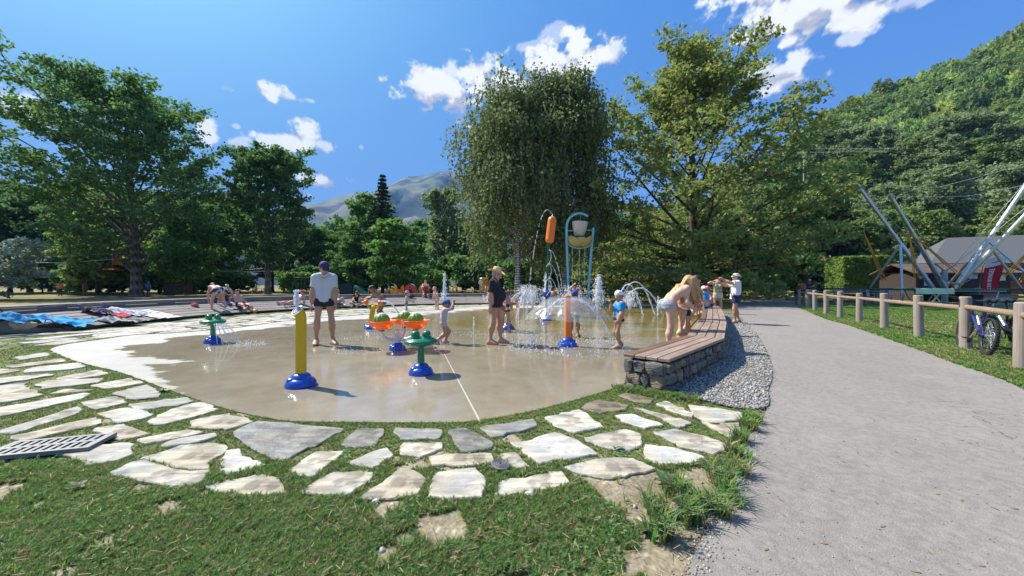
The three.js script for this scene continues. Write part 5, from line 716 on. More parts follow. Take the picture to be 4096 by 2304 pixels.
{
  let [x, z] = [-4.334, -15.369]; person({ h: .96, hd: 1.5, x, z, y: .0, yaw: 100, tone: 'fair', cell: .016, child: 1, w: .95, lean: [6, 0], al: { u: [30, 10], d: [60, 0] }, ar: { u: [40, 6], d: [70, 0] }, hat: { type: 'brim', c: [.48, .36, .52], brim: .14 }, hair: { c: [.07, .04, .025] }, wear: [{ type: 'shorts', name: 'swim_shorts', c: [.02, .28, .38], len: .3, rise: .1 }, { type: 'band', c: [.02, .28, .38], low: .06, tall: .05 }] }, 'toddler in lilac sun hat and turquoise swimsuit on the far paving');
  person({ h: 1.42, hd: 1.2, x: -4.35, z: -12.7, y: .006, yaw: -82, tone: 'brown', cell: .014, child: 1, w: 1, lean: [38, 0], bend: 46, neck: 30, headTurn: [20, 5], al: { u: [40, 8], d: [80, 0] }, ar: { u: [50, 10], d: [85, 0] }, ll: { u: [28, 4], d: [-20, 2] }, lr: { u: [18, 4], d: [-24, 2] }, hair: { c: [.045, .028, .02] }, wear: [{ type: 'shorts', name: 'swim_shorts', c: [.12, .14, .24], len: .55, e: .016, pattern: (X, Y) => Y < .58 && Y > .54 ? [.5, .42, .04] : [.11, .13, .24] }] }, 'bare chested child in blue swim shorts bending over the forked sprayer');
  person({ h: 1.15, hd: 1.35, x: -3.78, z: -18.9, y: 0, yaw: -40, tone: 'fair', cell: .018, child: 1, lean: [10, -12], al: { u: [30, 50], d: [80, 30] }, hat: { type: 'cap', c: [.70, .30, .33] }, hair: { c: [.2, .1, .05] }, wear: [{ type: 'shirt', name: 'floral_top', c: [.1, .4, .5], sleeve: 0, hem: .05, pattern: swirl([.65, .22, .18], [.08, .42, .5], [.7, .55, .35]) }, { type: 'briefs', c: [.7, .25, .2] }] }, 'child in pink cap and colourful floral swimsuit near the end of the deck');
}
{
  // on and around the deck
  person({ h: 1.68, x: -12.15, z: -15.5, y: .2, yaw: -125, tone: 'pink', cell: .018, female: 1, w: 1.12, lean: [62, 0], bend: 82, neck: 70, al: { u: [8, 8], d: [4, 0] }, ar: { u: [16, 6], d: [2, 0] }, ll: { u: [20, 10], d: [-10, 4] }, lr: { u: [34, 16], d: [-38, 8] }, hair: { c: [.30, .17, .08] }, shoes: [.4, .36, .28], wear: [{ type: 'shorts', name: 'patterned_swim_shorts', c: [.1, .1, .1], len: .3, rise: .03, pattern: swirl([.55, .55, .55], [.10, .12, .2], [.03, .03, .05]) }] }, 'person in black and white patterned swim shorts bending down on the deck');
  person({ h: 1.3, hd: 1.25, x: -12.75, z: -16.7, y: .36, yaw: -70, tone: 'tan', cell: .018, child: 1, lean: [5, 0], hip: .14, ll: { u: [75, 10], d: [30, 5] }, lr: { u: [80, 10], d: [20, 5] }, hat: { type: 'brim', c: [.70, .72, .76], brim: .13 }, hair: { c: [.06, .04, .03] }, wear: [{ type: 'shirt', name: 'dark_top', c: [.03, .025, .04], sleeve: 0 }, { type: 'shorts', c: [.6, .5, .45], len: .5 }] }, 'child in white sun hat sitting on the deck behind the bending person');
  person({ h: 1.76, x: -12.0, z: -16.6, y: .26, yaw: 62, tone: 'pink', cell: .016, w: 1.05, lean: [-48, 0], bend: -34, neck: -8, hip: .12, al: { u: [20, 20], d: [50, 5] }, ar: { u: [140, 25], d: [-150, 20], palm: [0, 0, -1] }, ll: { u: [88, 8], d: [52, 4], t: 40 }, lr: { u: [96, 10], d: [58, 6], t: 40 }, glasses: 1, hair: { c: [.05, .03, .025] }, wear: [{ type: 'shorts', name: 'swim_trunks', c: BLACK, len: .25 }] }, 'person in sunglasses and black trunks reclining on the deck, legs stretched out');
  person({ h: 1.6, x: -8.75, z: -20.9, y: .2, yaw: 40, tone: 'fair', cell: .02, female: 1, lean: [26, 0], bend: 40, neck: 45, headTurn: [0, 10], hip: .13, al: { u: [30, 10], d: [60, -10] }, ar: { u: [30, 15], d: [55, -10] }, ll: { u: [80, 40], d: [60, -50] }, lr: { u: [80, 40], d: [60, -50] }, hat: { type: 'cap', c: [.20, .03, .08] }, hair: { c: [.06, .03, .02] }, wear: [{ type: 'shirt', name: 'black_top', c: BLACK, sleeve: .3 }, { type: 'shorts', c: BLACK, len: .3 }] }, 'person in maroon cap and black top sitting cross-legged on the deck');
  person({ h: 1.72, x: -9.5, z: -20.4, y: .26, yaw: 40, tone: 'pink', cell: .02, lean: [-68, 0], bend: -60, neck: -40, hip: .12, al: { u: [40, 30], d: [80, -20] }, ar: { u: [30, 30], d: [80, -20] }, ll: { u: [115, 10], d: [30, 5] }, lr: { u: [105, 25], d: [40, 10] }, hair: { c: [.5, .45, .4] }, hat: { type: 'cap', c: [.55, .5, .48] }, wear: [{ type: 'shorts', c: [.5, .5, .55], len: .15 }] }, 'sunburnt person lying on the deck with knees drawn up');
  person({ h: 1.65, x: -10.95, z: -19.0, y: .3, yaw: -20, tone: 'pink', cell: .02, lean: [-60, 0], bend: -45, neck: -15, hip: .12, ll: { u: [88, 8], d: [80, 4], t: 60 }, lr: { u: [88, 12], d: [82, 6], t: 60 }, hat: { type: 'cap', c: [.50, .04, .04] }, hair: { c: [.1, .06, .04] }, wear: [{ type: 'shorts', c: [.3, .08, .06], len: .3 }] }, 'person in red cap lying on the deck behind the pale polo shirt');
  const q = person({ h: 1.72, x: -5.7, z: -24.7, y: .67, yaw: 18, tone: 'pink', cell: .02, w: 1.08, lean: [6, 0], hip: .13, neck: 6, al: { u: [40, 18], d: [130, -32], palm: [0, 0, -1], grip: 1 }, ar: { u: [40, 18], d: [130, -32], palm: [0, 0, -1], grip: 1 }, ll: { u: [62, 6], d: [4, 4] }, lr: { u: [66, 8], d: [-2, 4] }, hair: { c: [.34, .2, .1] }, wear: [{ type: 'shirt', name: 'tank_top', c: [.55, .03, .06], sleeve: 0 }, { type: 'shorts', c: [.10, .075, .08], len: .7, e: .02 }] }, 'person in red tank top sitting on the deck top, photographing');
  const ph = thing('phone', 'pale phone held up by the person in the red tank top', 'phone', [0, 0, 0]); const hand = q.arms[0].hand.clone().add(q.arms[1].hand).multiplyScalar(.5).applyAxisAngle(V(0, 1, 0), 18 * R).add(V(-5.7, .67, -24.7)); mesh('case', rbox(.085, .16, .012, .004), mat([.6, .6, .6], .4), ph); mesh('screen', rbox(.075, .145, .004, .001).translate(0, 0, -.007), mat([.02, .02, .025], .1), ph); ph.position.copy(hand); ph.rotation.y = 18 * R;
}
{
  const [x, z] = [2.123, -7.44]; person({ h: 1.13, hd: 1.3, x, z, y: .006, yaw: -78, tone: 'tan', cell: .011, child: 1, w: .95, lean: [-4, 0], neck: 4, headTurn: [8, 4], al: { u: [6, 6], d: [30, 2] }, ar: { u: [40, 8], d: [158, -25], palm: [0, 0, 1], grip: 1 }, ll: { u: [16, 3], d: [-6, 2], turn: 4 }, lr: { u: [10, 3], d: [-28, 2], t: -18, turn: 4 }, hair: { c: [.07, .035, .022] }, hat: { type: 'cap', c: [.72, .74, .82], back: 1 }, wear: [{ type: 'shirt', name: 'swim_shirt', c: BLUE_T, sleeve: .7, hem: .05, e: .012 }, { type: 'briefs', name: 'swim_briefs', c: BLACK, len: .12 }] }, 'child in bright blue swim shirt walking beside the bench, hand at mouth');
  person({ h: 1.1, hd: 1.35, x: 1.48, z: -8.9, y: .006, yaw: 150, tone: 'brown', cell: .012, child: 1, lean: [4, 0], headTurn: [-10, 0], al: { u: [10, 12], d: [40, 0] }, ar: { u: [20, 12], d: [60, -5] }, ll: { u: [4, 5], d: [-6, 3] }, lr: { u: [10, 4], d: [-12, 3] }, hat: { type: 'cap', c: [.02, .06, .35], b: [.6, .6, .65] }, hair: { c: [.04, .025, .02] }, wear: [{ type: 'shorts', name: 'patterned_trunks', c: [.2, .4, .3], len: .3, pattern: swirl([.55, .6, .5], [.10, .32, .28], [.04, .10, .12]) }] }, 'child in patterned trunks and blue cap behind the dome of water');
  person({ h: 1.28, hd: 1.25, x: 2.42, z: -14.6, y: .006, yaw: 20, tone: 'tan', cell: .018, child: 1, al: { u: [120, 40], d: [165, -35] }, ar: { u: [120, 40], d: [165, -35] }, hair: { c: [.05, .03, .02] }, wear: [{ type: 'shorts', c: [.1, .1, .15], len: .5 }] }, 'bare chested child with arms raised under the falling spray');
  person({ h: 1.2, hd: 1.3, x: 1.62, z: -15.2, y: .006, yaw: 120, tone: 'tan', cell: .018, child: 1, female: 1, al: { u: [50, 10], d: [100, 0] }, hair: { c: [.035, .025, .02] }, ll: { u: [18, 3], d: [0, 2] }, lr: { u: [-8, 4], d: [-20, 2] }, wear: [{ type: 'swimsuit', c: [.02, .14, .42] }] }, 'child in royal blue swimsuit behind the leaning green pole');
  person({ h: .95, hd: 1.45, x: .28, z: -18.8, y: .006, yaw: -60, tone: 'tan', cell: .02, child: 1, al: { u: [30, 10], d: [70, 0] }, hat: { type: 'cap', c: [.6, .09, .06] }, hair: { c: [.05, .03, .02] }, wear: [{ type: 'shirt', c: [.02, .26, .36], sleeve: .5 }, { type: 'shorts', c: [.35, .03, .03], len: .3 }] }, 'small child in teal shirt and red cap beyond the far spray');
}
{
  // woman leaning over her knee, one foot on the bench
  const p = person({ h: 1.66, x: 2.93, z: -7.05, y: .006, yaw: 98, tone: 'fair', cell: .013, female: 1, w: 1.0, lean: [30, 0], bend: 52, neck: 62, headTurn: [0, 18], al: { u: [14, 6], d: [72, -16], grip: 1 }, ar: { u: [-8, 8], d: [62, -22], grip: 1 }, ll: { u: [72, 2], d: [-8, 2], t: -4, turn: 4 }, lr: { u: [-2, 3], d: [-8, 1], turn: 6 }, wear: [{ type: 'briefs', name: 'bikini_bottom', c: [.3, .36, .38], len: .09, rise: .055, cell: .008, pattern: dots([.20, .26, .28], [.62, .66, .66], .028) }, { type: 'band', name: 'bikini_top', c: [.25, .3, .33], low: .0, tall: .016, e: .006 }] }, 'person in dotted bikini with long curly blond hair, foot on the bench');
  const r = rng(811), hb = [], h = p.hc; for (let k = 0; k < 46; k++) { const a = r() * 6.28, rr = .06 + r() * .05, top = V(Math.cos(a) * rr, .055 + r() * .04, Math.sin(a) * rr * .9).add(h); let q = top; const len = .22 + r() * .28, n = 5, fw = r() * .1 - .02; for (let i = 0; i < n; i++) { const d = q.clone().add(V((r() - .5) * .05 + Math.cos(a) * .012, -len / n, (r() - .5) * .06 + fw * .3)); hb.push([q, d, .022 - i * .0016, .021 - i * .0016]); q = d; } } for (let k = 0; k < 12; k++) { const t = k / 11, q = h.clone().lerp(p.che, .2 + .75 * t).add(V((r() - .5) * .14, .045 + r() * .03, -.07 + r() * .03)); hb.push([q, q.clone().add(V((r() - .5) * .08, -.06, -.03 - r() * .03)), .026, .018]); } hb.push([h.clone().add(V(0, .06, -.02)), h.clone().add(V(0, .05, .04)), .098, .09]);
  mesh('hair', skin(hb, .0095, 110), new THREE.MeshPhysicalMaterial({ color: C(.46, .27, .11), roughness: .5, sheen: .5 }), p.t);
  const an = p.legs[0].an; mesh('sandal', rbox(.085, .014, .25, .005).translate(an.x, an.y - .066, an.z + .06), mat([.55, .42, .06], .6), p.t);
  person({ h: 1.64, x: 4.30, z: -9.45, y: .006, yaw: 75, tone: 'fair', cell: .015, female: 1, w: .95, lean: [22, 0], bend: 34, neck: 35, al: { u: [14, 6], d: [60, -10] }, ar: { u: [10, 6], d: [55, -10] }, ll: { u: [30, 2], d: [-20, 2] }, lr: { u: [0, 4], d: [-10, 2] }, hair: { c: [.04, .022, .016], style: 'long' }, wear: [{ type: 'briefs', name: 'bikini_bottom', c: [.72, .68, .70] }, { type: 'band', name: 'bikini_top', c: [.72, .68, .7], tall: .02 }] }, 'person with long dark hair in white bikini leaning by the bench');
  person({ h: 1.22, hd: 1.28, x: 4.02, z: -8.75, y: .006, yaw: 170, tone: 'tan', cell: .014, child: 1, lean: [18, 6], al: { u: [30, 6], d: [60, 0] }, ar: { u: [30, 6], d: [60, 0] }, hair: { c: [.08, .04, .02] }, wear: [{ type: 'shorts', name: 'swim_trunks', c: BLACK, len: .35 }] }, 'child in black trunks standing between the two bikini wearers');
  person({ h: 1.5, hd: 1.1, x: 7.05, z: -13.6, y: .40, yaw: -140, tone: 'tan', cell: .016, hip: .12, lean: [8, 0], al: { u: [-20, 18], d: [4, 6] }, ar: { u: [-10, 10], d: [20, 0] }, ll: { u: [85, 8], d: [10, 4] }, lr: { u: [85, 8], d: [10, 4] }, hat: { type: 'cap', c: [.72, .72, .74], b: [.6, .2, .08] }, hair: { c: [.08, .05, .03] }, wear: [{ type: 'shirt', name: 't_shirt', c: BLUE_T, sleeve: .7, hem: .05, e: .018 }, { type: 'shorts', c: NAVY, len: .5 }] }, 'person in bright blue T-shirt and white cap sitting on the bench');
  person({ h: 1.55, x: 7.62, z: -14.5, y: .40, yaw: -60, tone: 'tan', cell: .018, female: 1, hip: .12, lean: [10, 0], al: { u: [20, 10], d: [60, -5] }, ll: { u: [85, 8], d: [0, 4] }, lr: { u: [85, 8], d: [0, 4] }, hat: { type: 'cap', c: [.75, .14, .22] }, glasses: 1, hair: { c: [.05, .03, .02] }, wear: [{ type: 'swimsuit', c: [.6, .15, .08] }] }, 'person in pink cap and sunglasses sitting at the end of the bench');
  person({ h: 1.64, x: 9.0, z: -16.4, y: 0, yaw: -20, tone: 'tan', cell: .02, female: 1, al: { u: [90, 30], d: [150, -40] }, ar: { u: [100, 60], d: [150, -60] }, hair: { c: [.05, .03, .02] }, wear: [{ type: 'shirt', name: 'colourful_top', c: [.5, .4, .2], sleeve: .3, pattern: swirl([.6, .45, .08], [.5, .1, .1], [.1, .35, .4]) }, { type: 'shorts', c: [.55, .50, .44], len: .45, e: .018 }] }, 'person in colourful top and pale shorts standing behind the bench');
  const q = person({ h: 1.66, x: 7.2, z: -12.1, y: .016, yaw: -98, tone: 'tan', cell: .015, female: 1, w: 1.05, lean: [-6, 0], neck: 4, headTurn: [0, -4], al: { u: [88, 14], d: [122, -18], palm: [0, 0, 1], grip: 1 }, ar: { u: [70, 10], d: [118, -22], palm: [0, 0, 1], grip: 1 }, ll: { u: [10, 3], d: [-2, 2] }, lr: { u: [-8, 4], d: [-16, 2], t: -8 }, hair: { c: [.06, .035, .025] }, hat: { type: 'brim', c: [.62, .60, .57], band: [.02, .02, .02], brim: .14, tall: .85 }, shoes: [.05, .045, .05], wear: [{ type: 'shirt', name: 't_shirt', c: [.70, .68, .70], sleeve: .72, hem: .05, e: .022 }, { type: 'shorts', name: 'navy_shorts', c: NAVY, len: .5, e: .02, flare: .018 }] }, 'person in white T-shirt, navy shorts and pale hat photographing beside the path');
  const cam = thing('camera', 'small dark camera raised by the person in the pale hat', 'camera'), hd = q.arms[0].hand.clone().add(q.arms[1].hand).multiplyScalar(.5).applyAxisAngle(V(0, 1, 0), -98 * R).add(V(7.2, .016, -12.1)); mesh('camera_body', rbox(.12, .075, .05, .008), mat([.03, .03, .035], .4), cam); mesh('lens', lathe([[.001, .05], [.028, .05], [.03, 0], [.03, -.01]], 18).rotateX(Math.PI / 2).translate(0, 0, .02), mat([.02, .02, .02], .2), cam); cam.position.copy(hd).add(V(0, .02, 0)); cam.rotation.y = -98 * R;
}
{
  // by the fence and in the background
  person({ h: 1.63, x: 20.0, z: -25.8, yaw: 150, tone: 'brown', cell: .022, female: 1, lean: [6, 6], al: { u: [40, 20], d: [70, 0] }, ar: { u: [10, 14], d: [20, 4] }, ll: { u: [6, 5], d: [-4, 3] }, lr: { u: [-6, -2], d: [-18, -4] }, hair: { c: [.05, .03, .025] }, wear: [{ type: 'shirt', name: 'tank_top', c: [.55, .10, .03], sleeve: 0 }, { type: 'shorts', c: BLACK, len: .4 }] }, 'person in orange tank top and black shorts at the end of the fence');
  person({ h: 1.72, x: 21.6, z: -27.2, yaw: -40, tone: 'brown', cell: .024, al: { u: [40, 14], d: [80, -30] }, ar: { u: [40, 14], d: [80, -30] }, hat: { type: 'cap', c: [.6, .6, .6] }, hair: { c: [.05, .03, .02] }, wear: [{ type: 'shirt', c: [.05, .06, .08], sleeve: .7 }, { type: 'shorts', c: [.08, .08, .1], len: .7, e: .02 }] }, 'person in dark T-shirt and white cap leaning over the fence');
  person({ h: 1.76, x: -39.4, z: -40.6, yaw: 172, tone: 'tan', cell: .03, w: 1.15, al: { u: [-6, 26], d: [30, -20] }, ar: { u: [-6, 26], d: [30, -20] }, hat: { type: 'cap', c: [.1, .14, .2] }, wear: [{ type: 'shirt', c: [.03, .10, .30], sleeve: .7, hem: .05, e: .03 }, { type: 'trousers', c: [.03, .035, .06] }], shoes: [.04, .04, .04] }, 'person in blue shirt standing by the tall tree trunk, hands on hips');
  person({ h: 1.66, x: -53, z: -44, yaw: 20, tone: 'brown', cell: .03, wear: [{ type: 'shirt', c: [.70, .16, .03], sleeve: .6, e: .03 }, { type: 'trousers', c: [.03, .02, .03] }], hair: { c: [.05, .03, .02] } }, 'person in orange shirt standing in the shade beyond the dry meadow');
  person({ h: 1.74, x: -53.5, z: -47, yaw: 60, tone: 'tan', cell: .03, wear: [{ type: 'shirt', c: [.16, .17, .24], sleeve: .6, e: .03 }, { type: 'shorts', c: [.35, .2, .05], len: .8, e: .03 }], hair: { c: [.05, .03, .02] } }, 'person in grey shirt and ochre shorts at the edge of the wood');
  person({ h: 1.72, x: -46.3, z: -55, yaw: 100, tone: 'brown', cell: .03, ll: { u: [24, 2], d: [4, 2] }, lr: { u: [-16, 2], d: [-30, 2] }, wear: [{ type: 'shirt', c: [.66, .68, .72], sleeve: .7, e: .03 }, { type: 'trousers', c: [.04, .04, .06] }], hair: { c: [.04, .03, .02] } }, 'person in white T-shirt walking under the dark trees');
  person({ h: 1.72, x: -11.9, z: -60, yaw: 180, tone: 'brown', cell: .03, wear: [{ type: 'shirt', c: [.70, .70, .72], sleeve: .7, e: .03 }, { type: 'trousers', c: [.03, .03, .04] }], hair: { c: [.03, .02, .02] } }, 'person in white T-shirt seen from behind, beyond the low railing');
  person({ h: 1.25, hd: 1.2, x: -54.5, z: -46, y: 2.95, yaw: 40, tone: 'tan', cell: .03, child: 1, al: { u: [150, 30], d: [170, 10] }, ar: { u: [150, 30], d: [170, 10] }, hat: { type: 'cap', c: [.5, .5, .5] }, wear: [{ type: 'shirt', c: [.40, .46, .44], sleeve: .7, e: .03 }, { type: 'shorts', c: [.3, .22, .2], len: .6, e: .03 }] }, 'child crossing a rope bridge left of the orange net');
  person({ h: 1.3, hd: 1.2, x: -44.2, z: -58, y: 3.45, yaw: 10, tone: 'tan', cell: .03, child: 1, al: { u: [150, 30], d: [170, 10] }, ar: { u: [140, 40], d: [170, 10] }, ll: { u: [4, 8], d: [0, 6] }, lr: { u: [4, 12], d: [-4, 14] }, hat: { type: 'cap', c: [.35, .5, .5] }, wear: [{ type: 'shirt', c: [.30, .42, .36], sleeve: .7, e: .03 }, { type: 'shorts', c: [.04, .05, .08], len: .6, e: .03 }] }, 'child balancing on a rope high between the dark trunks');
  person({ h: 1.6, x: -35.4, z: -52, y: .45, yaw: -60, tone: 'tan', cell: .03, hip: .14, lean: [10, 0], ll: { u: [85, 8], d: [5, 4] }, lr: { u: [85, 8], d: [5, 4] }, hat: { type: 'cap', c: [.6, .6, .6] }, wear: [{ type: 'shirt', c: [.60, .30, .05], sleeve: .7, e: .03 }, { type: 'trousers', c: [.1, .06, .05] }] }, 'person in yellow ochre shirt sitting at the far picnic table');
}

// ---------------------------------------------------------------- things left on the deck and the bench
const deckY = (x, z) => { const q = Math.hypot(x - deckCentre[0], z - deckCentre[1]) - 11.55; return q < 1.55 ? .08 + .38 * clamp(q / 1.55) + .022 : .68; };
function spread(name, label, category, x, z, w, l, turn, colour, crumple = .05, lift = 0, seed = 1) {
  const nx = 26, nz = 22, g = new THREE.PlaneGeometry(w, l, nx, nz), p = g.attributes.position, col = [], c = Math.cos(turn), s = Math.sin(turn); g.rotateX(-Math.PI / 2);
  for (let i = 0; i < p.count; i++) { const u = p.getX(i), v = p.getZ(i), e = (fbm(u * 3 + seed, v * 3, 3, seed) - .5), X = u * c + v * s + e * .12, Z = -u * s + v * c + (fbm(u * 3, v * 3 + seed, 3, seed + 4) - .5) * .12, n = fbm(u * 6 + seed, v * 6, 4, seed + 9); p.setXYZ(i, X, deckY(x + X, z + Z) + .012 + Math.max(0, n - .36) * crumple * 2 + lift * Math.exp(-(u * u + v * v) * 9), Z); col.push(...colour(u / w + .5, v / l + .5)); }
  g.setAttribute('color', new THREE.Float32BufferAttribute(col, 3)); g.computeVertexNormals(); const t = thing(name, label, category, [x, 0, z]); mesh('cloth', g, new THREE.MeshStandardMaterial({ vertexColors: true, roughness: .95, side: THREE.DoubleSide }), t); return t;
}
function sack(name, label, x, y, z, s, c, turn = 0, seed = 1) { const r = rng(seed), b = []; for (let k = 0; k < 7; k++) b.push([V((r() - .5) * s[0] * .6, s[1] * (.25 + r() * .3), (r() - .5) * s[2] * .5), V((r() - .5) * s[0] * .7, s[1] * (.3 + r() * .4), (r() - .5) * s[2] * .5), s[1] * .24, s[1] * .18]); const t = thing(name, label, 'bag', [x, y, z], turn); mesh('bag_body', skin(b, .018, 60), cloth(c), t); mesh('strap', tube([[-s[0] * .25, s[1] * .6, 0], [-s[0] * .1, s[1] * 1.0, .03], [s[0] * .12, s[1] * .98, .02], [s[0] * .26, s[1] * .55, 0]], .012, 16, 6), cloth(c.map((v) => v * .6)), t); return t; }
{
  const sky = (u, v) => { const n = fbm(u * 6, v * 6, 3, 3); return n > .6 ? [.02, .10, .30] : n < .36 ? [.35, .20, .22] : [.015, .36, .66]; };
  spread('beach_towel', 'bright blue printed beach towel crumpled at the edge of the deck', 'towel', -12.35, -10.25, 1.35, .85, .3, sky, .14, .05, 3);
  spread('beach_towel', 'grey and black patterned towel beside the bright blue towel', 'towel', -12.0, -11.55, 1.0, .75, .2, (u, v) => fbm(u * 7, v * 7, 3, 8) > .5 ? [.35, .36, .38] : [.05, .05, .06], .10, 0, 5);
  spread('beach_towel', 'white towel with thin dark stripes spread on the sloping boards', 'towel', -12.35, -13.1, 1.3, .8, .1, (u) => Math.abs(u * 9 - Math.round(u * 9)) < .12 ? [.15, .15, .2] : [.72, .72, .74], .04, 0, 7);
  spread('beach_towel', 'striped navy and white towel next to the red cloth', 'towel', -13.0, -12.6, 1.0, .7, .4, (u, v) => Math.abs(v * 7 - Math.round(v * 7)) < .25 ? [.06, .07, .2] : [.62, .62, .66], .06, 0, 9);
  spread('red_cloth', 'small red cloth lying between the striped towels', 'cloth', -12.75, -12.15, .55, .4, .3, () => [.60, .07, .05], .08, 0, 11);
  spread('brown_jacket', 'brown and ochre clothes heaped at the top of the slope', 'clothes', -13.1, -11.8, .8, .45, .1, (u, v) => fbm(u * 5, v * 5, 3, 4) > .5 ? [.28, .15, .05] : [.05, .07, .3], .2, .06, 13);
  spread('beach_towel', 'dark towel under the reclining person in black trunks', 'towel', -12.45, -16.5, 1.4, .7, -.4, (u, v) => fbm(u * 9, v * 9, 2, 6) > .5 ? [.05, .05, .07] : [.3, .3, .32], .05, 0, 15);
  spread('beach_towel', 'purple and yellow towel beside the cross-legged person', 'towel', -8.1, -21.5, 1.2, .7, .8, (u, v) => fbm(u * 6, v * 6, 2, 16) > .52 ? [.45, .33, .05] : [.16, .06, .22], .08, .02, 17);
  sack('rucksack', 'dark navy rucksack at the frame edge of the deck', -13.2, .3, -9.6, [.5, .36, .4], [.015, .018, .03], .4, 3); sack('beach_bag', 'beige canvas bag with a pale blue cloth on top', -12.25, .12, -9.35, [.55, .32, .4], [.36, .31, .25], .2, 5); sack('dark_bag', 'purple black bag leaning on the blue towel', -12.15, .12, -9.85, [.5, .22, .4], [.03, .022, .04], 0, 7);
  spread('swim_wrap', 'pale blue cloth draped over the beige bag', 'cloth', -12.35, -9.25, .6, .5, .5, () => [.05, .30, .52], .1, .22, 19);
  sack('beach_bag', 'red and white beach bag beside the bending person', -12.9, .34, -15.25, [.45, .2, .26], [.55, .16, .12], 0, 9); sack('rucksack', 'black rucksack with a white cloth beside the red tank top', -6.4, .4, -23.9, [.5, .3, .35], [.03, .032, .04], 0, 11); sack('rucksack', 'black rucksack lying on the far end of the bench', 7.35, .40, -14.0, [.42, .22, .3], [.02, .018, .022], .3, 13);
  for (const [k, [x, z]] of [[-8.6, -20.1], [-8.35, -20.2], [-8.1, -20.35], [-7.85, -20.45], [-7.6, -20.65]].entries()) { const s = thing('sandal', ['tan sandal at the left of a row below the deck', 'black sandal in a row below the deck', 'black trainer in a row below the deck', 'grey shoe in a row below the deck', 'brown shoe at the end of the row below the deck'][k], 'shoe', [x, 0, z], k); mesh('sole', rbox(.1, .03, .27, .01).translate(0, .03, 0), mat([.1, .08, .07], .9), s); mesh('upper', skin([[V(0, .07, -.06), V(0, .06, .06), .045, .04]], .012, 60), cloth([[.3, .2, .12], BLACK, BLACK, [.25, .25, .25], [.15, .09, .05]][k]), s); }
}

// ---------------------------------------------------------------- playground and park furniture beyond the deck
const logMat = new THREE.MeshStandardMaterial({ map: woodTex([.45, .38, .31], [.70, .62, .54], 701), roughness: .9 }), logGrey0 = new THREE.MeshStandardMaterial({ map: woodTex([.46, .42, .39], [.70, .65, .61], 711), bumpMap: grainBump, bumpScale: .004, roughness: .9 }), logUp = (() => { const m = logGrey0.map.clone(); m.rotation = Math.PI / 2; m.needsUpdate = true; return new THREE.MeshStandardMaterial({ map: m, bumpMap: m, bumpScale: .006, roughness: .9 }); })(), logGrey = logUp, darkWood = mat([.045, .032, .028], .9), RED = gloss([.60, .03, .02], .5), YEL = gloss([.72, .42, .02], .5), STEEL = new THREE.MeshPhysicalMaterial({ color: C(.62, .63, .65), metalness: .8, roughness: .42 });
struct('sand_yard', sheet(rough([[-9, -26.5], [-3.2, -24.8], [-1.2, -24.2], [3, -23], [8, -21], [9.5, -24], [6, -36], [-6, -44], [-22, -42], [-14, -30]], 1, .3, 9), 0.002, 3.1), new THREE.MeshStandardMaterial({ map: groundMap, color: C(1.25, 1.12, 1.1), roughness: 1 }), 'sandy yard between the deck and the playground', 'yard');
function cabin(x, z, turn, c1, c2, label) {
  const t = thing('toy_cabin', label, 'playhouse', [x, 0, z], turn), s = new THREE.Shape(); s.moveTo(-.6, 0); s.lineTo(.6, 0); s.lineTo(.6, .75); s.absarc(0, .75, .6, 0, Math.PI); s.lineTo(-.6, 0); const d = new THREE.Path(); d.moveTo(-.25, .02); d.lineTo(.25, .02); d.lineTo(.25, .5); d.absarc(0, .5, .25, 0, Math.PI); d.lineTo(-.25, .02); s.holes.push(d); const w = new THREE.Path(); w.absarc(0, 1.0, .13, 0, Math.PI * 2); s.holes.push(w);
  mesh('front', new THREE.ExtrudeGeometry(s, { depth: .05, bevelEnabled: false }).translate(0, 0, .5), c1, t); mesh('back', new THREE.ExtrudeGeometry(new THREE.Shape(s.getPoints()), { depth: .05, bevelEnabled: false }).translate(0, 0, -.55), c1, t); const roof = new THREE.CylinderGeometry(.64, .64, 1.2, 24, 1, true, -Math.PI / 2, Math.PI).rotateX(-Math.PI / 2).rotateY(Math.PI); mesh('roof', roof.translate(0, .75, 0), new THREE.MeshStandardMaterial({ color: C(.45, .45, .47), side: THREE.DoubleSide, roughness: .6 }), t); for (const q of [-.6, .6]) mesh('side_panel', box(.05, .75, 1).translate(q, .375, 0), c2, t); mesh('window_frame', new THREE.TorusGeometry(.15, .03, 8, 20).translate(0, 1.0, .56), c2, t); return t;
}
cabin(-11.9, -44, .1, RED, YEL, 'red toy cabin with a yellow round window'); cabin(-10.5, -45, .1, YEL, RED, 'yellow toy cabin right of the red one');
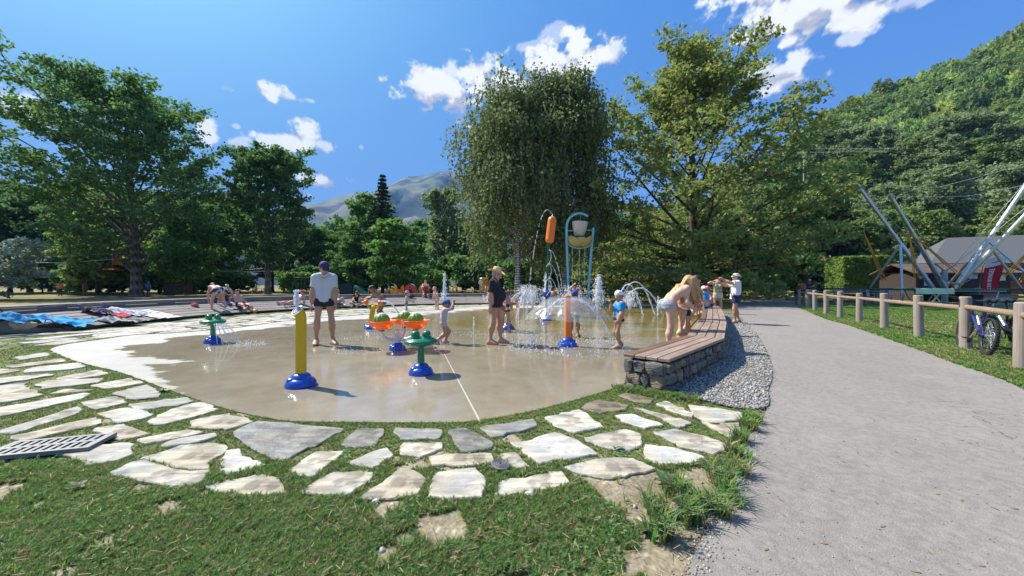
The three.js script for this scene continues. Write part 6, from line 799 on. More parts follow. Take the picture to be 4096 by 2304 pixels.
{
  for (const [x, z, c, l] of [[-13.9, -44, YEL, 'yellow rocking animal left of the orange one'], [-13.0, -43.6, ORANGE, 'orange rocking animal next to the red toy cabin']]) { const t = thing('rocking_animal', l, 'rocker', [x, 0, z], .4); mesh('animal_body', new THREE.ExtrudeGeometry(new THREE.Shape([[-.35, .3], [.3, .3], [.42, .75], [.32, 1.2], [.12, 1.05], [.1, .72], [-.3, .72], [-.45, .95], [-.4, .55]].map((p) => new THREE.Vector2(...p))), { depth: .06, bevelEnabled: true, bevelSize: .02, bevelThickness: .02, bevelSegments: 1 }), c, t); mesh('spring', tube([...Array(30).keys()].map((k) => [Math.cos(k) * .1, k * .011, Math.sin(k) * .1 + .03]), .014, 80, 5), STEEL, t); mesh('seat', box(.3, .05, .3).translate(0, .72, .03), RED, t); }
  let t = thing('hoop_toy', 'white hoop turntable on a pole behind the toy cabins', 'hoop', [-10.9, 0, -46.5]); mesh('pole', rod([0, 0, 0], [0, 1.55, 0], .04), STEEL, t); mesh('hoop', new THREE.TorusGeometry(.5, .035, 8, 36).rotateX(Math.PI / 2 - .12).translate(0, 1.6, 0), WHITEP, t);
  t = thing('slide', 'dark green tube slide behind the deck', 'slide', [-16.2, 0, -40]); mesh('chute', tube([[-.6, 1.0, 0], [-.3, .95, 0], [.3, .5, 0], [.9, .15, 0]], .22, 20, 12), DKGREEN, t); for (const s of [-1, 1]) mesh('support', rod([-.6, 0, s * .2], [-.6, .95, s * .2], .04), DKGREEN, t);
  t = thing('crane_toy', 'yellow digging crane post beside the dark container', 'play crane', [-20.6, 0, -44], 0); mesh('post', post([[0, 0, 0], [-.15, .8, 0], [-.3, 1.55, 0]], .09, 8, .4), YEL, t); mesh('boom', rod([-.3, 1.5, 0], [.25, 1.62, .1], .07, .05), YEL, t); mesh('motor', box(.2, .2, .2).translate(0, 1.5, .05), BLUE, t);
  t = thing('waste_container', 'dark square waste container beside the yellow crane', 'container', [-19.3, 0, -44]); mesh('bin', rbox(1.4, 1.25, 1, .05).translate(0, .65, 0), mat([.03, .04, .04], .6), t); mesh('lid', rbox(1.5, .08, 1.1, .02).translate(0, 1.32, 0), mat([.03, .05, .05], .6), t);
  t = thing('swing_frame', 'green swing frame with an orange top beam behind the polo shirt', 'swing', [-25.4, 0, -46], .1); mesh('beam', rod([-1.2, 2.15, 0], [1.6, 2.15, 0], .07), mat([.5, .2, .05], .6), t); for (const [s, q] of [[-1, -1], [-1, 1], [1, -1], [1, 1]]) mesh('leg', rod([s < 0 ? -1.1 : 1.5, 2.15, 0], [s < 0 ? -1.4 : 1.7, 0, q * .9], .045), GREEN, t); for (const q of [-.4, .6]) { mesh('chain', rod([q, 2.12, 0], [q, .55, 0], .008, .008, 4), STEEL, t); mesh('chain', rod([q + .4, 2.12, 0], [q + .4, .55, 0], .008, .008, 4), STEEL, t); mesh('swing_seat', box(.44, .03, .2).translate(q + .2, .55, 0), BLUE, t); }
  const picnic = (x, z, turn, l) => { const t = thing('picnic_table', l, 'picnic table', [x, 0, z], turn, 'picnic tables'); for (let k = 0; k < 4; k++) mesh('top_board', rbox(1.7, .04, .16, .008).translate(0, .74, -.27 + k * .18), logMat, t); for (const s of [-1, 1]) for (let k = 0; k < 2; k++) mesh('seat_board', rbox(1.7, .04, .13, .008).translate(0, .44, s * (.62 + k * .15)), logMat, t); for (const s of [-.6, .6]) { mesh('leg', rod([s, .72, -.2], [s, 0, -.55], .045, .045, 6), logMat, t); mesh('leg', rod([s, .72, .2], [s, 0, .55], .045, .045, 6), logMat, t); mesh('cross_beam', box(.06, .08, 1.6).translate(s, .4, 0), logMat, t); } };
  picnic(-20, -48, .2, 'pale wooden picnic table behind the green slide'); picnic(-15.4, -48, -.1, 'pale wooden picnic table left of the toy cabins'); picnic(-35.6, -52.6, .1, 'wooden picnic table in the shade where someone sits'); picnic(20.5, -22.6, .7, 'weathered picnic table behind the end of the log fence');
  t = thing('low_railing', 'low timber railing along the back of the sandy yard', 'railing'); for (let k = 0; k < 11; k++) mesh('post', rod([-14 + k * 1.9, 0, -47.5 + k * .9], [-14 + k * 1.9, .75, -47.5 + k * .9], .06, .055, 7), logMat, t); for (let k = 0; k < 10; k++) mesh('rail', rod([-14 + k * 1.9, .6, -47.5 + k * .9], [-12.1 + k * 1.9, .6, -46.6 + k * .9], .05, .045, 6), logMat, t);
  const post1 = (name, x, z, h, label, add, m = darkWood) => { const t = thing(name, label, 'sign', [x, 0, z], .05); mesh('post', rod([0, 0, 0], [0, h, 0], .055, .05, 8), m, t); add(t); return t; };
  post1('notice_sign', -6.3, -40, 1.3, 'white notice sheet on a thin post by the playground', (t) => mesh('panel', rbox(.34, .5, .03, .006).translate(0, 1.4, .06), mat([.62, .63, .64], .6), t)); post1('marker_post', -4.3, -29, .95, 'dark short post with a red toy hung on it', (t) => mesh('red_toy', skin([[V(0, .95, .05), V(.03, 1.1, .05), .07, .05], [V(.04, 1.05, .05), V(.09, 1.12, .05), .04, .03]], .02, 50), RED, t), darkWood); post1('marker_post', -4.9, -39, .9, 'dark short post without any sign', (t) => mesh('cap', lathe([[0, .93], [.06, .92], [.06, .88]], 8), darkWood, t)); post1('round_sign', -2.3, -27.5, 1.35, 'round pale sign on a wooden post behind the straw hat', (t) => mesh('disc', lathe([[0, .02], [.15, .02], [.16, 0], [0, 0]], 28).rotateX(Math.PI / 2).translate(0, 1.42, .05), mat([.55, .6, .66], .5), t), logMat);
  t = thing('sand_silo', 'amber tinted play silo on legs behind the straw hat', 'play silo', [-2.35, 0, -31.5]); mesh('drum', lathe([[.30, .72], [.36, .8], [.36, 1.75], [.38, 1.78], [.38, 1.84], [0, 1.86]], 24), new THREE.MeshPhysicalMaterial({ color: C(.62, .33, .03), roughness: .35, transmission: .3, thickness: 0, side: THREE.DoubleSide }), t); for (const a of [.5, 2.6, 4.7]) mesh('leg', rod([Math.cos(a) * .3, .75, Math.sin(a) * .3], [Math.cos(a) * .45, 0, Math.sin(a) * .45], .035), darkWood, t);
  t = thing('wood_shed', 'small brown slatted shed among the dark trees', 'shed', [-43.2, 0, -48.5], .1); for (let k = 0; k < 8; k++) mesh('board', box(2.3, .17, .05).translate(0, .1 + k * .19, .8), mat([.10, .065, .05], .9), t); for (const s of [-1.12, 1.12]) mesh('side_wall', box(.05, 1.5, 1.6).translate(s, .75, 0), mat([.09, .06, .05], .9), t); mesh('roof', box(2.6, .08, 2).rotateZ(.05).translate(0, 1.62, 0), mat([.09, .07, .06], .9), t);
  // rope course in the trees on the left
  const rope = mat([.5, .5, .5], .6); let n = 0; for (const [a, b, l] of [[[-61.835, 4.829, -44], [-44.088, 5.122, -44], 'upper rope of the rope course left of the tall tree'], [[-61.835, 4.007, -44], [-44.088, 4.477, -44], 'lower rope of the rope course left of the tall tree'], [[-49.6, 3.85, -50], [-35.019, 3.303, -56], 'rope strung from the tall tree to the poplar'], [[-52.123, 3.647, -58], [-35.496, 4.034, -58], 'rope carrying the balancing child between the dark trunks']]) { const t = thing('rope', l, 'rope'), m = a.map((v, i) => (v + b[i]) / 2); m[1] -= .35; mesh('strand', tube([a, m, b], .03, 20, 5), rope, t); }
  t = thing('orange_net', 'orange cargo net and cone hanging below the rope course', 'climbing net', [-45.236, 4.117, -43]); for (let k = 0; k < 6; k++) mesh('net_strip', box(.06, 1.1, .05).translate(-.4 + k * .17, 0, 0), mat([.62, .16, .02], .8), t); for (let k = 0; k < 5; k++) mesh('net_strip', box(1.0, .06, .05).translate(.02, -.5 + k * .25, .03), mat([.62, .16, .02], .8), t); mesh('canopy', lathe([[0, -.85], [.5, -.98], [.95, -1.12], [.9, -1.15], [.4, -1.02]], 16).translate(-.6, 0, 0), mat([.65, .12, .03], .7), t); mesh('hanger', rod([0, .5, 0], [0, 1.4, 0], .025), rope, t); mesh('hanger', rod([-.6, -.85, 0], [-.6, 1.3, 0], .02), rope, t);
  t = thing('tree_platform', 'round wooden platform fixed to the tall tree trunk', 'platform', [-41.9, 3.8, -42]); mesh('floor', lathe([[.55, 0], [1.3, 0], [1.3, .08], [.55, .08]], 20), logMat, t); for (const a of [0, 1.6, 3.1, 4.7]) mesh('brace', rod([Math.cos(a) * 1.1, 0, Math.sin(a) * 1.1], [Math.cos(a) * .55, -.7, Math.sin(a) * .55], .05), logMat, t);
}

// ---------------------------------------------------------------- log fence along the path
{
  const t = thing('log_fence', 'low fence of round weathered logs along the path', 'fence'), ps = [[6.339, -4.167], [7.616, -5.597], [8.932, -7.382], [9.784, -9.014], [10.697, -10.776], [11.811, -12.755], [12.519, -14.313], [13.429, -16.026], [14.567, -18.029], [16.06, -20.38]], r = rng(741);
  ps.forEach(([x, z], i) => { const h = 1.0 + (r() - .5) * .05, g = lathe([[0, h], [.074, h], [.088, h - .02], [.089, .5], [.092, -.05]], 20), p = g.attributes.position; for (let k = 0; k < p.count; k++) { const e = 1 + (fbm(p.getX(k) * 8 + i, p.getY(k) * 1.5, 3, 3) - .5) * .1; p.setX(k, p.getX(k) * e); p.setZ(k, p.getZ(k) * e); } g.computeVertexNormals(); const m = mesh('post', g, logGrey, t); m.position.set(x, 0, z); m.rotation.set((r() - .5) * .03, r() * 6, (r() - .5) * .03); });
  for (let i = 0; i < ps.length - 1; i++) { if (i === 9) continue; const a = ps[i], b = ps[i + 1], y = .80 + (r() - .5) * .03; mesh('rail', rod([a[0], y, a[1]], [b[0], y + .01, b[1]], .052, .047, 12), logMat, t); }
  const f = thing('log_fence', 'second short log fence turning away behind the picnic table', 'fence'), qs = [[17.3, -22.6], [19.1, -24.0], [21.2, -24.6], [23.4, -25.2], [25.6, -25.6]]; qs.forEach(([x, z]) => mesh('post', rod([x, -.02, z], [x, .98, z], .09, .085, 10), logGrey, f)); for (let i = 0; i < 4; i++) mesh('rail', rod([qs[i][0], .8, qs[i][1]], [qs[i + 1][0], .8, qs[i + 1][1]], .05, .045, 8), logMat, f);
}
// ---------------------------------------------------------------- mountain bikes leaning behind the fence
function bike(label, x, z, turn, frameM, lean) {
  const t = thing('mountain_bike', label, 'bicycle', [x, 0, z], turn), tyre = mat([.018, .018, .02], .85), rimM = mat([.03, .03, .035], .4), met = STEEL; t.rotation.order = 'YXZ'; t.rotation.x = lean;
  for (const [wx, nm] of [[-.54, 'wheel'], [.54, 'wheel']]) { const w = new THREE.Group(); w.name = 'wheel'; w.position.set(wx, .345, 0); t.add(w); const tg = new THREE.TorusGeometry(.315, .029, 10, 48), p = tg.attributes.position; mesh('tyre', tg, tyre, w); mesh('rim', new THREE.TorusGeometry(.282, .012, 6, 40), rimM, w); mesh('hub', rod([0, 0, -.05], [0, 0, .05], .022), met, w); const sp = []; for (let k = 0; k < 20; k++) { const a = k / 20 * 6.283; sp.push(rod([Math.cos(a + .3) * .02, Math.sin(a + .3) * .02, (k % 2 - .5) * .05], [Math.cos(a) * .28, Math.sin(a) * .28, 0], .0016, .0016, 3)); } const s = mesh('spokes', join(sp), met, w); s.userData.kind = 'stuff'; mesh('brake_disc', new THREE.TorusGeometry(.075, .009, 4, 28).translate(0, 0, .045), met, w); const lug = []; for (let k = 0; k < 40; k++) { const a = k / 40 * 6.283; lug.push(box(.016, .012, .05).translate(.345, 0, 0).rotateZ(a)); } const lm = mesh('tread', join(lug), tyre, w); lm.userData.kind = 'stuff'; }
  mesh('frame', join([rod([-.16, .36, 0], [-.26, .84, 0], .02), rod([-.15, .38, 0], [.36, .72, 0], .03, .026), rod([-.23, .74, 0], [.36, .84, 0], .022), rod([.355, .68, 0], [.335, .88, 0], .026), rod([-.16, .37, .035], [-.54, .345, .06], .015), rod([-.16, .37, -.035], [-.54, .345, -.06], .015), rod([-.2, .62, .03], [-.54, .345, .06], .013), rod([-.2, .62, -.03], [-.54, .345, -.06], .013)]), frameM, t);
  mesh('fork', join([rod([.36, .68, .05], [.54, .345, .06], .018), rod([.36, .68, -.05], [.54, .345, -.06], .018), rod([.34, .7, -.06], [.34, .7, .06], .02)]), mat([.45, .45, .48], .3, { metalness: .5 }), t); mesh('handlebar', join([rod([.335, .88, 0], [.37, .95, 0], .018), tube([[.33, .98, -.34], [.37, .96, -.15], [.375, .95, 0], [.37, .96, .15], [.33, .98, .34]], .014, 20, 8)]), rimM, t); for (const s of [-1, 1]) mesh('grip', rod([.33, .98, s * .24], [.315, .985, s * .36], .018), tyre, t);
  mesh('seat_post', rod([-.25, .8, 0], [-.28, .95, 0], .014), rimM, t); mesh('saddle', skin([[V(-.36, .97, .045), V(-.2, .97, .012), .04, .025], [V(-.36, .97, -.045), V(-.2, .97, -.012), .04, .025], [V(-.2, .97, 0), V(-.1, .965, 0), .025, .02]], .012, 60), tyre, t); mesh('chainring', new THREE.TorusGeometry(.085, .008, 5, 32).translate(-.16, .36, -.06), rimM, t); mesh('crank', join([rod([-.16, .36, -.07], [-.05, .24, -.08], .012), rod([-.16, .36, .07], [-.27, .48, .08], .012)]), met, t); for (const [a, b, s] of [[-.05, .24, -1], [-.27, .48, 1]]) mesh('pedal', box(.09, .02, .08).translate(a, b, s * .13), tyre, t); mesh('shock', rod([-.1, .5, 0], [.05, .66, 0], .025), met, t); return t;
}
bike('dark blue mountain bike with silver fork leaning behind the log fence', 8.72, -7.1, .95, gloss([.03, .04, .17], .3), .12); bike('black mountain bike right of the dark blue one', 9.2, -6.98, .98, gloss([.012, .014, .025], .3), -.1);

// ---------------------------------------------------------------- bungee trampolines
{
  const t = thing('bungee_frame', 'four slanting silver bungee poles meeting above the trampolines', 'bungee frame', [30, 0, -26]), L = (p) => [p[0] - 30, p[1], p[2] + 26];
  const base = [0, .95, 0], tips = [[25.779, 8.773, -28], [24.761, 7.032, -24.5], [33.7, 8.8, -24], [32.9, 7.3, -22.8]].map(L), mids = [];
  tips.forEach((p, i) => { const b = [[-.5, .9, -.2], [-.25, .9, .3], [.25, .9, .3], [.5, .9, .1]][i], m = b.map((v, k) => lerp(v, p[k], .42)); mids.push(m); mesh('pole', rod(b, m, .145, .145, 14), STEEL, t); mesh('pole_tip_section', rod(m, p, .11, .11, 14), STEEL, t); mesh('pulley', rbox(.22, .22, .22, .04).translate(...p), mat([.3, .32, .36], .5), t); });
  for (const [i, f] of [[0, [-4.4, 0, 1.4]], [0, [-3.0, 0, -3.0]], [2, [3.0, 0, 3.6]], [3, [4.0, 0, 1.5]], [2, [2.0, 0, -2.5]]]) mesh('strut', rod(mids[i], f, .075, .075, 10), STEEL, t);
  mesh('mast', rod([0, 0, 0], [0, 2.3, 0], .17, .15, 12), mat([.35, .38, .42], .5), t); for (const s of [-1, 1]) mesh('mast_arm', rod([0, 2.2, 0], [s * .75, 2.75, .1], .06), mat([.35, .38, .42], .5), t);
  const cable = (a, b, sag, nm = 'cable') => { const m = a.map((v, k) => (v + b[k]) / 2); m[1] -= sag; mesh(nm, tube([a, m, b], .016, 14, 5), mat([.42, .44, .46], .5), t); };
  const k1 = L([30.175, 8.158, -26.5]), k2 = L([29.216, 6.946, -24]); cable(tips[0], k1, .05); cable(k1, L([37.135, 10.083, -26.5]), .05); cable(tips[1], k2, .05); cable(k2, L([33.632, 7.842, -24]), .05); cable(tips[1], [-.4, 2.6, .3], 0); cable(tips[0], [-.6, 2.6, 0], 0); cable(tips[2], [.4, 2.6, .2], 0); cable(tips[3], [.6, 2.6, 0], 0); cable(tips[2], L([31.2, 3.417, -25]), 0);
  const orange = mat([.62, .26, .03], .8); for (const [a, b, l] of [[[-6.2, 4.9, .6], [-5.0, 1.6, .8], 0], [[-4.6, 4.6, 2], [-4.3, 1.7, 2.2], 0], [[-4.6, 4.6, 2], [-1.8, 1.9, 2.4], 0], [[3.4, 4.4, 2.5], [1.0, 1.9, 2.5], 0], [[4.6, 4.2, 1.5], [2.6, 1.5, 2], 0]]) for (let k = 0; k < 4; k++) mesh('bungee_cord', tube([a, [(a[0] + b[0]) / 2 + (k - 1.5) * .06, (a[1] + b[1]) / 2, (a[2] + b[2]) / 2], [b[0] + (k - 1.5) * .12, b[1] - (k % 2) * .1, b[2]]], .022, 10, 5), orange, t);
  mesh('harness', skin([[V(-2.6, 1.35, 2.6), V(-1.9, 1.3, 2.6), .07, .07], [V(-2.5, 1.3, 2.6), V(-2.4, 1.0, 2.6), .06, .05], [V(-2.0, 1.3, 2.6), V(-2.1, 1.0, 2.6), .06, .05]], .025, 40), orange, t); mesh('harness_rope', tube([[-3.8, 2.1, 2.6], [-2.7, 1.45, 2.6], [-1.8, 1.4, 2.6], [-.4, 2.0, 2.2]], .025, 20, 5), mat([.05, .2, .4], .7), t);
  const pad = mat([.012, .10, .10], .6), bedM = mat([.02, .02, .025], .9);
  for (const [k, [x, z, tu]] of [[-4.1, 3.0, .06], [-4.4, -3.2, .05], [4.2, 3.0, -.05], [4.2, -3.2, 0]].entries()) { const q = thing('trampoline', ['green padded trampoline with a pale cover cloth, nearest the lawn', 'green padded trampoline beside the clipped hedge', 'green padded trampoline beside the red banner', 'green padded trampoline before the chalet'][k], 'trampoline', [30 + x, 0, -26 + z], tu, 'bungee trampolines'); mesh('bed', box(4.2, .02, 2.6).translate(0, .93, 0), bedM, q); for (const s of [-1, 1]) { mesh('edge_pad', rbox(4.9, .09, .35, .02).translate(0, .97, s * 1.5), pad, q); mesh('edge_pad', rbox(.35, .088, 2.66, .02).translate(s * 2.27, .97, 0), pad, q); for (const w of [-1, 1]) mesh('leg', tube([[s * 2.1, .92, w * 1.5], [s * 1.7, .3, w * 1.6], [s * 1.5, .04, w * 1.6], [s * .9, .03, w * 1.6]], .035, 14, 6), k === 0 ? WHITEP : mat([.05, .07, .08], .5), q); } mesh('frame_tube', tube([[-2.4, .9, 1.6], [2.4, .9, 1.6]].map((p) => p), .03, 4, 6), STEEL, q); }
  const c = thing('cover_cloth', 'pale lime cloth hanging over the trampoline edge', 'cover', [23.9, .02, -21.2], .06); const g = new THREE.PlaneGeometry(2.3, .62, 40, 8), p = g.attributes.position; for (let i = 0; i < p.count; i++) { const u = p.getX(i), v = p.getY(i) / .31; const top = v > .3; p.setXYZ(i, u, top ? 1.03 : 1.03 - (.3 - v) * .24, (top ? -(v - .3) * .25 : .02) + Math.sin(u * 7 + v) * .02 * (1 - v)); } g.computeVertexNormals(); mesh('cloth', g, new THREE.MeshStandardMaterial({ color: C(.62, .72, .50), side: THREE.DoubleSide, roughness: .9 }), c);
  const gen = thing('grey_chest', 'low grey plastic chest under the trampolines', 'chest', [29.6, 0, -23.2], .1); mesh('chest_body', rbox(2.4, .55, .9, .06).translate(0, .28, 0), mat([.24, .26, .28], .6), gen); mesh('lid', rbox(2.46, .12, .96, .04).translate(0, .62, 0), mat([.10, .11, .12], .6), gen);
}
// ---------------------------------------------------------------- dark hut, chalet, banner, chairs
{
  const roofTex = woodTex([.26, .20, .17], [.46, .39, .36], 761), hut = thing('ticket_hut', 'low dark timber hut with a brown shingled roof', 'hut', [36.6, 0, -32], -.1);
  for (let k = 0; k < 10; k++) mesh('wall_board', rbox(6.8, .2, .05, .008).translate(0, .12 + k * .215, 1.7), mat([.05 + (k % 3) * .006, .038, .032], .9), hut); for (const s of [-1, 1]) mesh('side_wall', box(.08, 2.2, 3.4).translate(s * 3.4, 1.1, 0), darkWood, hut); mesh('back_wall', box(6.8, 2.2, .08).translate(0, 1.1, -1.7), darkWood, hut);
  const slope = (s) => { const g = box(7.8, .09, 2.4); g.rotateX(s * .36); return g.translate(0, 2.62, s * 1.08); }; for (const s of [1, -1]) mesh('roof', slope(s), new THREE.MeshStandardMaterial({ map: roofTex, roughness: .9 }), hut); mesh('ridge_cap', rod([-3.9, 3.05, 0], [3.9, 3.05, 0], .07, .07, 6), darkWood, hut); mesh('chimney', rod([2.9, 3.0, 0], [2.9, 3.4, 0], .08), darkWood, hut);
  const paper = mat([.60, .62, .66], .7); for (const [x, y, w, h] of [[-2.9, 1.95, .6, .38], [-2.7, 1.4, .36, .42], [.7, 1.95, .6, .36], [2.6, 1.85, .8, .5]]) mesh('notice', rbox(w, h, .03, .005).translate(x, y, 1.75), paper, hut);
  const ch = thing('chalet', 'long timber chalet with a wide pale grey roof', 'chalet', [55, .3, -40], -.45), plank = [[.28, .095, .03], [.24, .08, .026], [.32, .11, .035]].map((c) => mat(c, .85)); for (let k = 0; k < 12; k++) mesh('wall_board', rbox(16, .25, .06, .01).translate(0, .14 + k * .262, 3.2), plank[k % 3], ch); for (const s of [-1, 1]) mesh('gable_wall', box(.1, 3.2, 6.4).translate(s * 8, 1.6, 0), plank[0], ch); mesh('back_wall', box(16, 3.2, .1).translate(0, 1.6, -3.2), plank[1], ch);
  const rm = new THREE.MeshStandardMaterial({ color: C(.095, .10, .105), roughness: .9, bumpMap: grainBump, bumpScale: .01 }); for (const s of [1, -1]) { const q = new THREE.Shape([[-9.4, 0], [9.4, 0], [9.4, 5.4], [-6.2, 5.4]].map((p) => new THREE.Vector2(...p))), g = new THREE.ExtrudeGeometry(q, { depth: .14, bevelEnabled: false }); g.rotateX(-Math.PI / 2 + .62); g.translate(0, 3.05, 4.4); if (s < 0) { g.rotateY(Math.PI); g.scale(-1, 1, 1); const ix = g.index; } mesh('roof', g, new THREE.MeshStandardMaterial({ color: rm.color, roughness: .75, side: THREE.DoubleSide }), ch); }
  const hipS = new THREE.BufferGeometry(); hipS.setAttribute('position', new THREE.Float32BufferAttribute([-9.4, 3.1, 4.4, -6.2, 6.24, .0, -9.4, 3.1, -4.4], 3)); hipS.computeVertexNormals(); mesh('roof_hip', hipS, new THREE.MeshStandardMaterial({ color: rm.color, roughness: .75, side: THREE.DoubleSide }), ch); mesh('eaves_board', rbox(18.8, .26, .06, .01).translate(0, 2.95, 4.42), plank[1], ch); for (const x of [-6, -2.5, 1, 4.5]) { const w = new THREE.Group(); w.name = 'window'; w.position.set(x, 1.75, 3.25); ch.add(w); mesh('pane', box(1.0, .9, .02), new THREE.MeshPhysicalMaterial({ color: C(.02, .025, .03), roughness: .08 }), w); mesh('frame', join([box(1.16, .09, .06).translate(0, .48, 0), box(1.16, .09, .06).translate(0, -.48, 0), box(.09, .9, .06).translate(-.54, 0, 0), box(.09, .9, .06).translate(.54, 0, 0), box(.05, .9, .05)]), plank[2], w); } for (const x of [-8.6, -4.2, 0, 4.2, 8.6]) mesh('veranda_post', box(.18, 2.9, .18).translate(x, 1.45, 4.1), plank[1], ch);
  const bb = thing('wooden_bench', 'orange brown garden bench in front of the chalet', 'bench', [37.2, 0, -30.2], -.2); for (let k = 0; k < 3; k++) mesh('back_slat', rbox(1.8, .12, .03, .006).translate(0, .6 + k * .15, -.2), plank[2], bb); for (let k = 0; k < 3; k++) mesh('seat_slat', rbox(1.8, .03, .12, .006).translate(0, .45, -.08 + k * .14), plank[2], bb); for (const s of [-.7, .7]) mesh('leg', box(.08, .45, .4).translate(s, .22, .05), darkWood, bb);
  // feather banner
  const cv = document.createElement('canvas'); cv.width = 256; cv.height = 1024; const x = cv.getContext('2d'); x.fillStyle = '#b4182f'; x.fillRect(0, 0, 256, 1024); x.fillStyle = '#c9ccd2'; x.beginPath(); x.moveTo(0, 0); x.lineTo(256, 0); x.lineTo(256, 150); x.quadraticCurveTo(150, 260, 0, 230); x.closePath(); x.fill(); x.fillStyle = '#b4182f'; x.beginPath(); x.ellipse(120, 120, 46, 16, -.2, 0, 7); x.fill(); x.fillStyle = '#c9ccd2'; x.beginPath(); x.ellipse(110, 112, 20, 7, -.2, 0, 7); x.fill(); x.save(); x.translate(150, 840); x.rotate(-Math.PI / 2); x.fillStyle = '#e8e8ea'; x.font = 'bold 92px sans-serif'; x.fillText('ACRO BUNGEE', 0, 0, 560); x.restore(); x.fillStyle = '#d9899a'; x.fillRect(60, 930, 120, 14); x.fillRect(60, 952, 90, 8);
  const tx = new THREE.CanvasTexture(cv); tx.colorSpace = THREE.SRGBColorSpace; const fl = thing('banner_flag', 'red and white feather banner reading ACRO BUNGEE', 'banner', [33.6, 0, -26.4], -.2), s = new THREE.PlaneGeometry(1.1, 3.1, 16, 30), p = s.attributes.position; for (let i = 0; i < p.count; i++) { const u = p.getX(i) / 1.1 + .5, v = p.getY(i) / 3.1 + .5; p.setXYZ(i, (u - .5) * 1.1 * (1 - .12 * (1 - v)) + v * v * .5, .25 + v * 3.1 - (1 - u) * .25 * v, Math.sin(u * 4 + v * 5) * .06); } s.computeVertexNormals(); mesh('fabric', s, new THREE.MeshStandardMaterial({ map: tx, side: THREE.DoubleSide, roughness: .8 }), fl); mesh('pole', tube([[-.52, 0, 0], [-.5, 1.5, 0], [-.25, 2.9, 0], [.2, 3.38, 0], [.9, 3.45, 0]], .025, 30, 6), mat([.1, .1, .1], .5), fl); mesh('base_plate', lathe([[0, .05], [.3, .04], [.32, 0]], 20).translate(-.52, 0, 0), mat([.05, .05, .05], .7), fl);
  // white plastic chairs
  const chair = (cx, cz, tu, l) => { const t = thing('plastic_chair', l, 'chair', [cx, 0, cz], tu, 'white plastic chairs'), m = mat([.62, .64, .68], .4); mesh('seat', rbox(.46, .03, .44, .01).translate(0, .43, 0), m, t); mesh('backrest', rbox(.44, .42, .03, .01).rotateX(-.15).translate(0, .68, -.24), m, t); for (const [a, b] of [[-1, -1], [1, -1], [-1, 1], [1, 1]]) mesh('leg', rod([a * .2, .43, b * .19], [a * .25, 0, b * .25], .025), m, t); for (const a of [-1, 1]) mesh('armrest', tube([[a * .24, .43, .18], [a * .25, .64, .16], [a * .24, .65, -.2]], .02, 10, 6), m, t); }; chair(24.6, -25.6, .5, 'white plastic chair left under the dark trampoline edge'); chair(26.0, -26.0, -.7, 'white plastic chair right of the other, by the hut');
  // power line on the hillside
  const line = thing('power_line', 'power line with two poles crossing the hillside woods', 'power line'), pl = [[81.36, 43.81, -120], [99.584, 43.917, -128]], m = mat([.42, .42, .42], .7); for (const [a, b, c] of pl) { mesh('pole', rod([a, b - 9, c], [a, b + 1.2, c], .2, .14, 8), m, line); mesh('crossarm', box(2.2, .16, .16).translate(a, b + .7, c), m, line); } for (const o of [-.7, .7]) mesh('wire', tube([[81.36, 43.97, -120].map((v, i) => i === 1 ? v + o : v), [108.416, 41.57, -112].map((v, i) => i === 1 ? v + o * .6 : v), [150.64, 38.63, -105].map((v, i) => i === 1 ? v + o : v)], .05, 20, 4), mat([.5, .52, .5], .6), line);
}

// ---------------------------------------------------------------- water in the air
const DROP = new THREE.MeshPhysicalMaterial({ color: C(.90, .93, .96), roughness: .9, transmission: .45, thickness: 0, specularIntensity: 1 }), FILM = new THREE.MeshPhysicalMaterial({ color: C(.97, .985, 1), roughness: .12, transmission: .9, thickness: 0, ior: 1.33, side: THREE.DoubleSide }), STREAM = new THREE.MeshPhysicalMaterial({ color: C(.93, .95, .97), roughness: .35, transmission: .7, thickness: 0, ior: 1.33, side: THREE.DoubleSide });
const dropGeo = new THREE.IcosahedronGeometry(1, 1), GRAV = 9.81;
function drops(label, list) { const o = new THREE.InstancedMesh(dropGeo, DROP, list.length); list.forEach((e, i) => { dummy.position.set(...e.p); dummy.quaternion.setFromUnitVectors(V(0, 1, 0), e.v.clone().normalize()); dummy.scale.set(e.s * .85, e.s * (1 + e.v.length() * 1.0), e.s); dummy.updateMatrix(); o.setMatrixAt(i, dummy.matrix); }); dummy.quaternion.identity(); return stuff('water_spray', o, label, 'water'); }
function plume(r, list, x, z, h, n, spread, size, y0 = .02, dir = [0, 0]) { const v0 = Math.sqrt(2 * GRAV * h); for (let k = 0; k < n; k++) { const f = Math.sqrt(.35 + .65 * r()), vy = v0 * f, vx = gauss(r) * spread + dir[0] * f, vz = gauss(r) * spread + dir[1] * f, t = r() * 1.75 * vy / GRAV, y = y0 + vy * t - GRAV / 2 * t * t; if (y < .015) continue; list.push({ p: [x + vx * t, y, z + vz * t], v: V(vx, vy - GRAV * t, vz), s: size * (.45 + r() * .9) * (r() < .06 ? 1.8 : 1) }); } }
function arc(r, list, x, z, vx, vy, vz, y0, n, size, jit) { const T = (vy + Math.sqrt(vy * vy + 2 * GRAV * y0)) / GRAV; for (let k = 0; k < n; k++) { const t = r() * T, j = jit * (.3 + t); list.push({ p: [x + vx * t + gauss(r) * j, Math.max(.015, y0 + vy * t - GRAV / 2 * t * t + gauss(r) * j), z + vz * t + gauss(r) * j], v: V(vx, vy - GRAV * t, vz), s: size * (.5 + r() * .8) }); } }
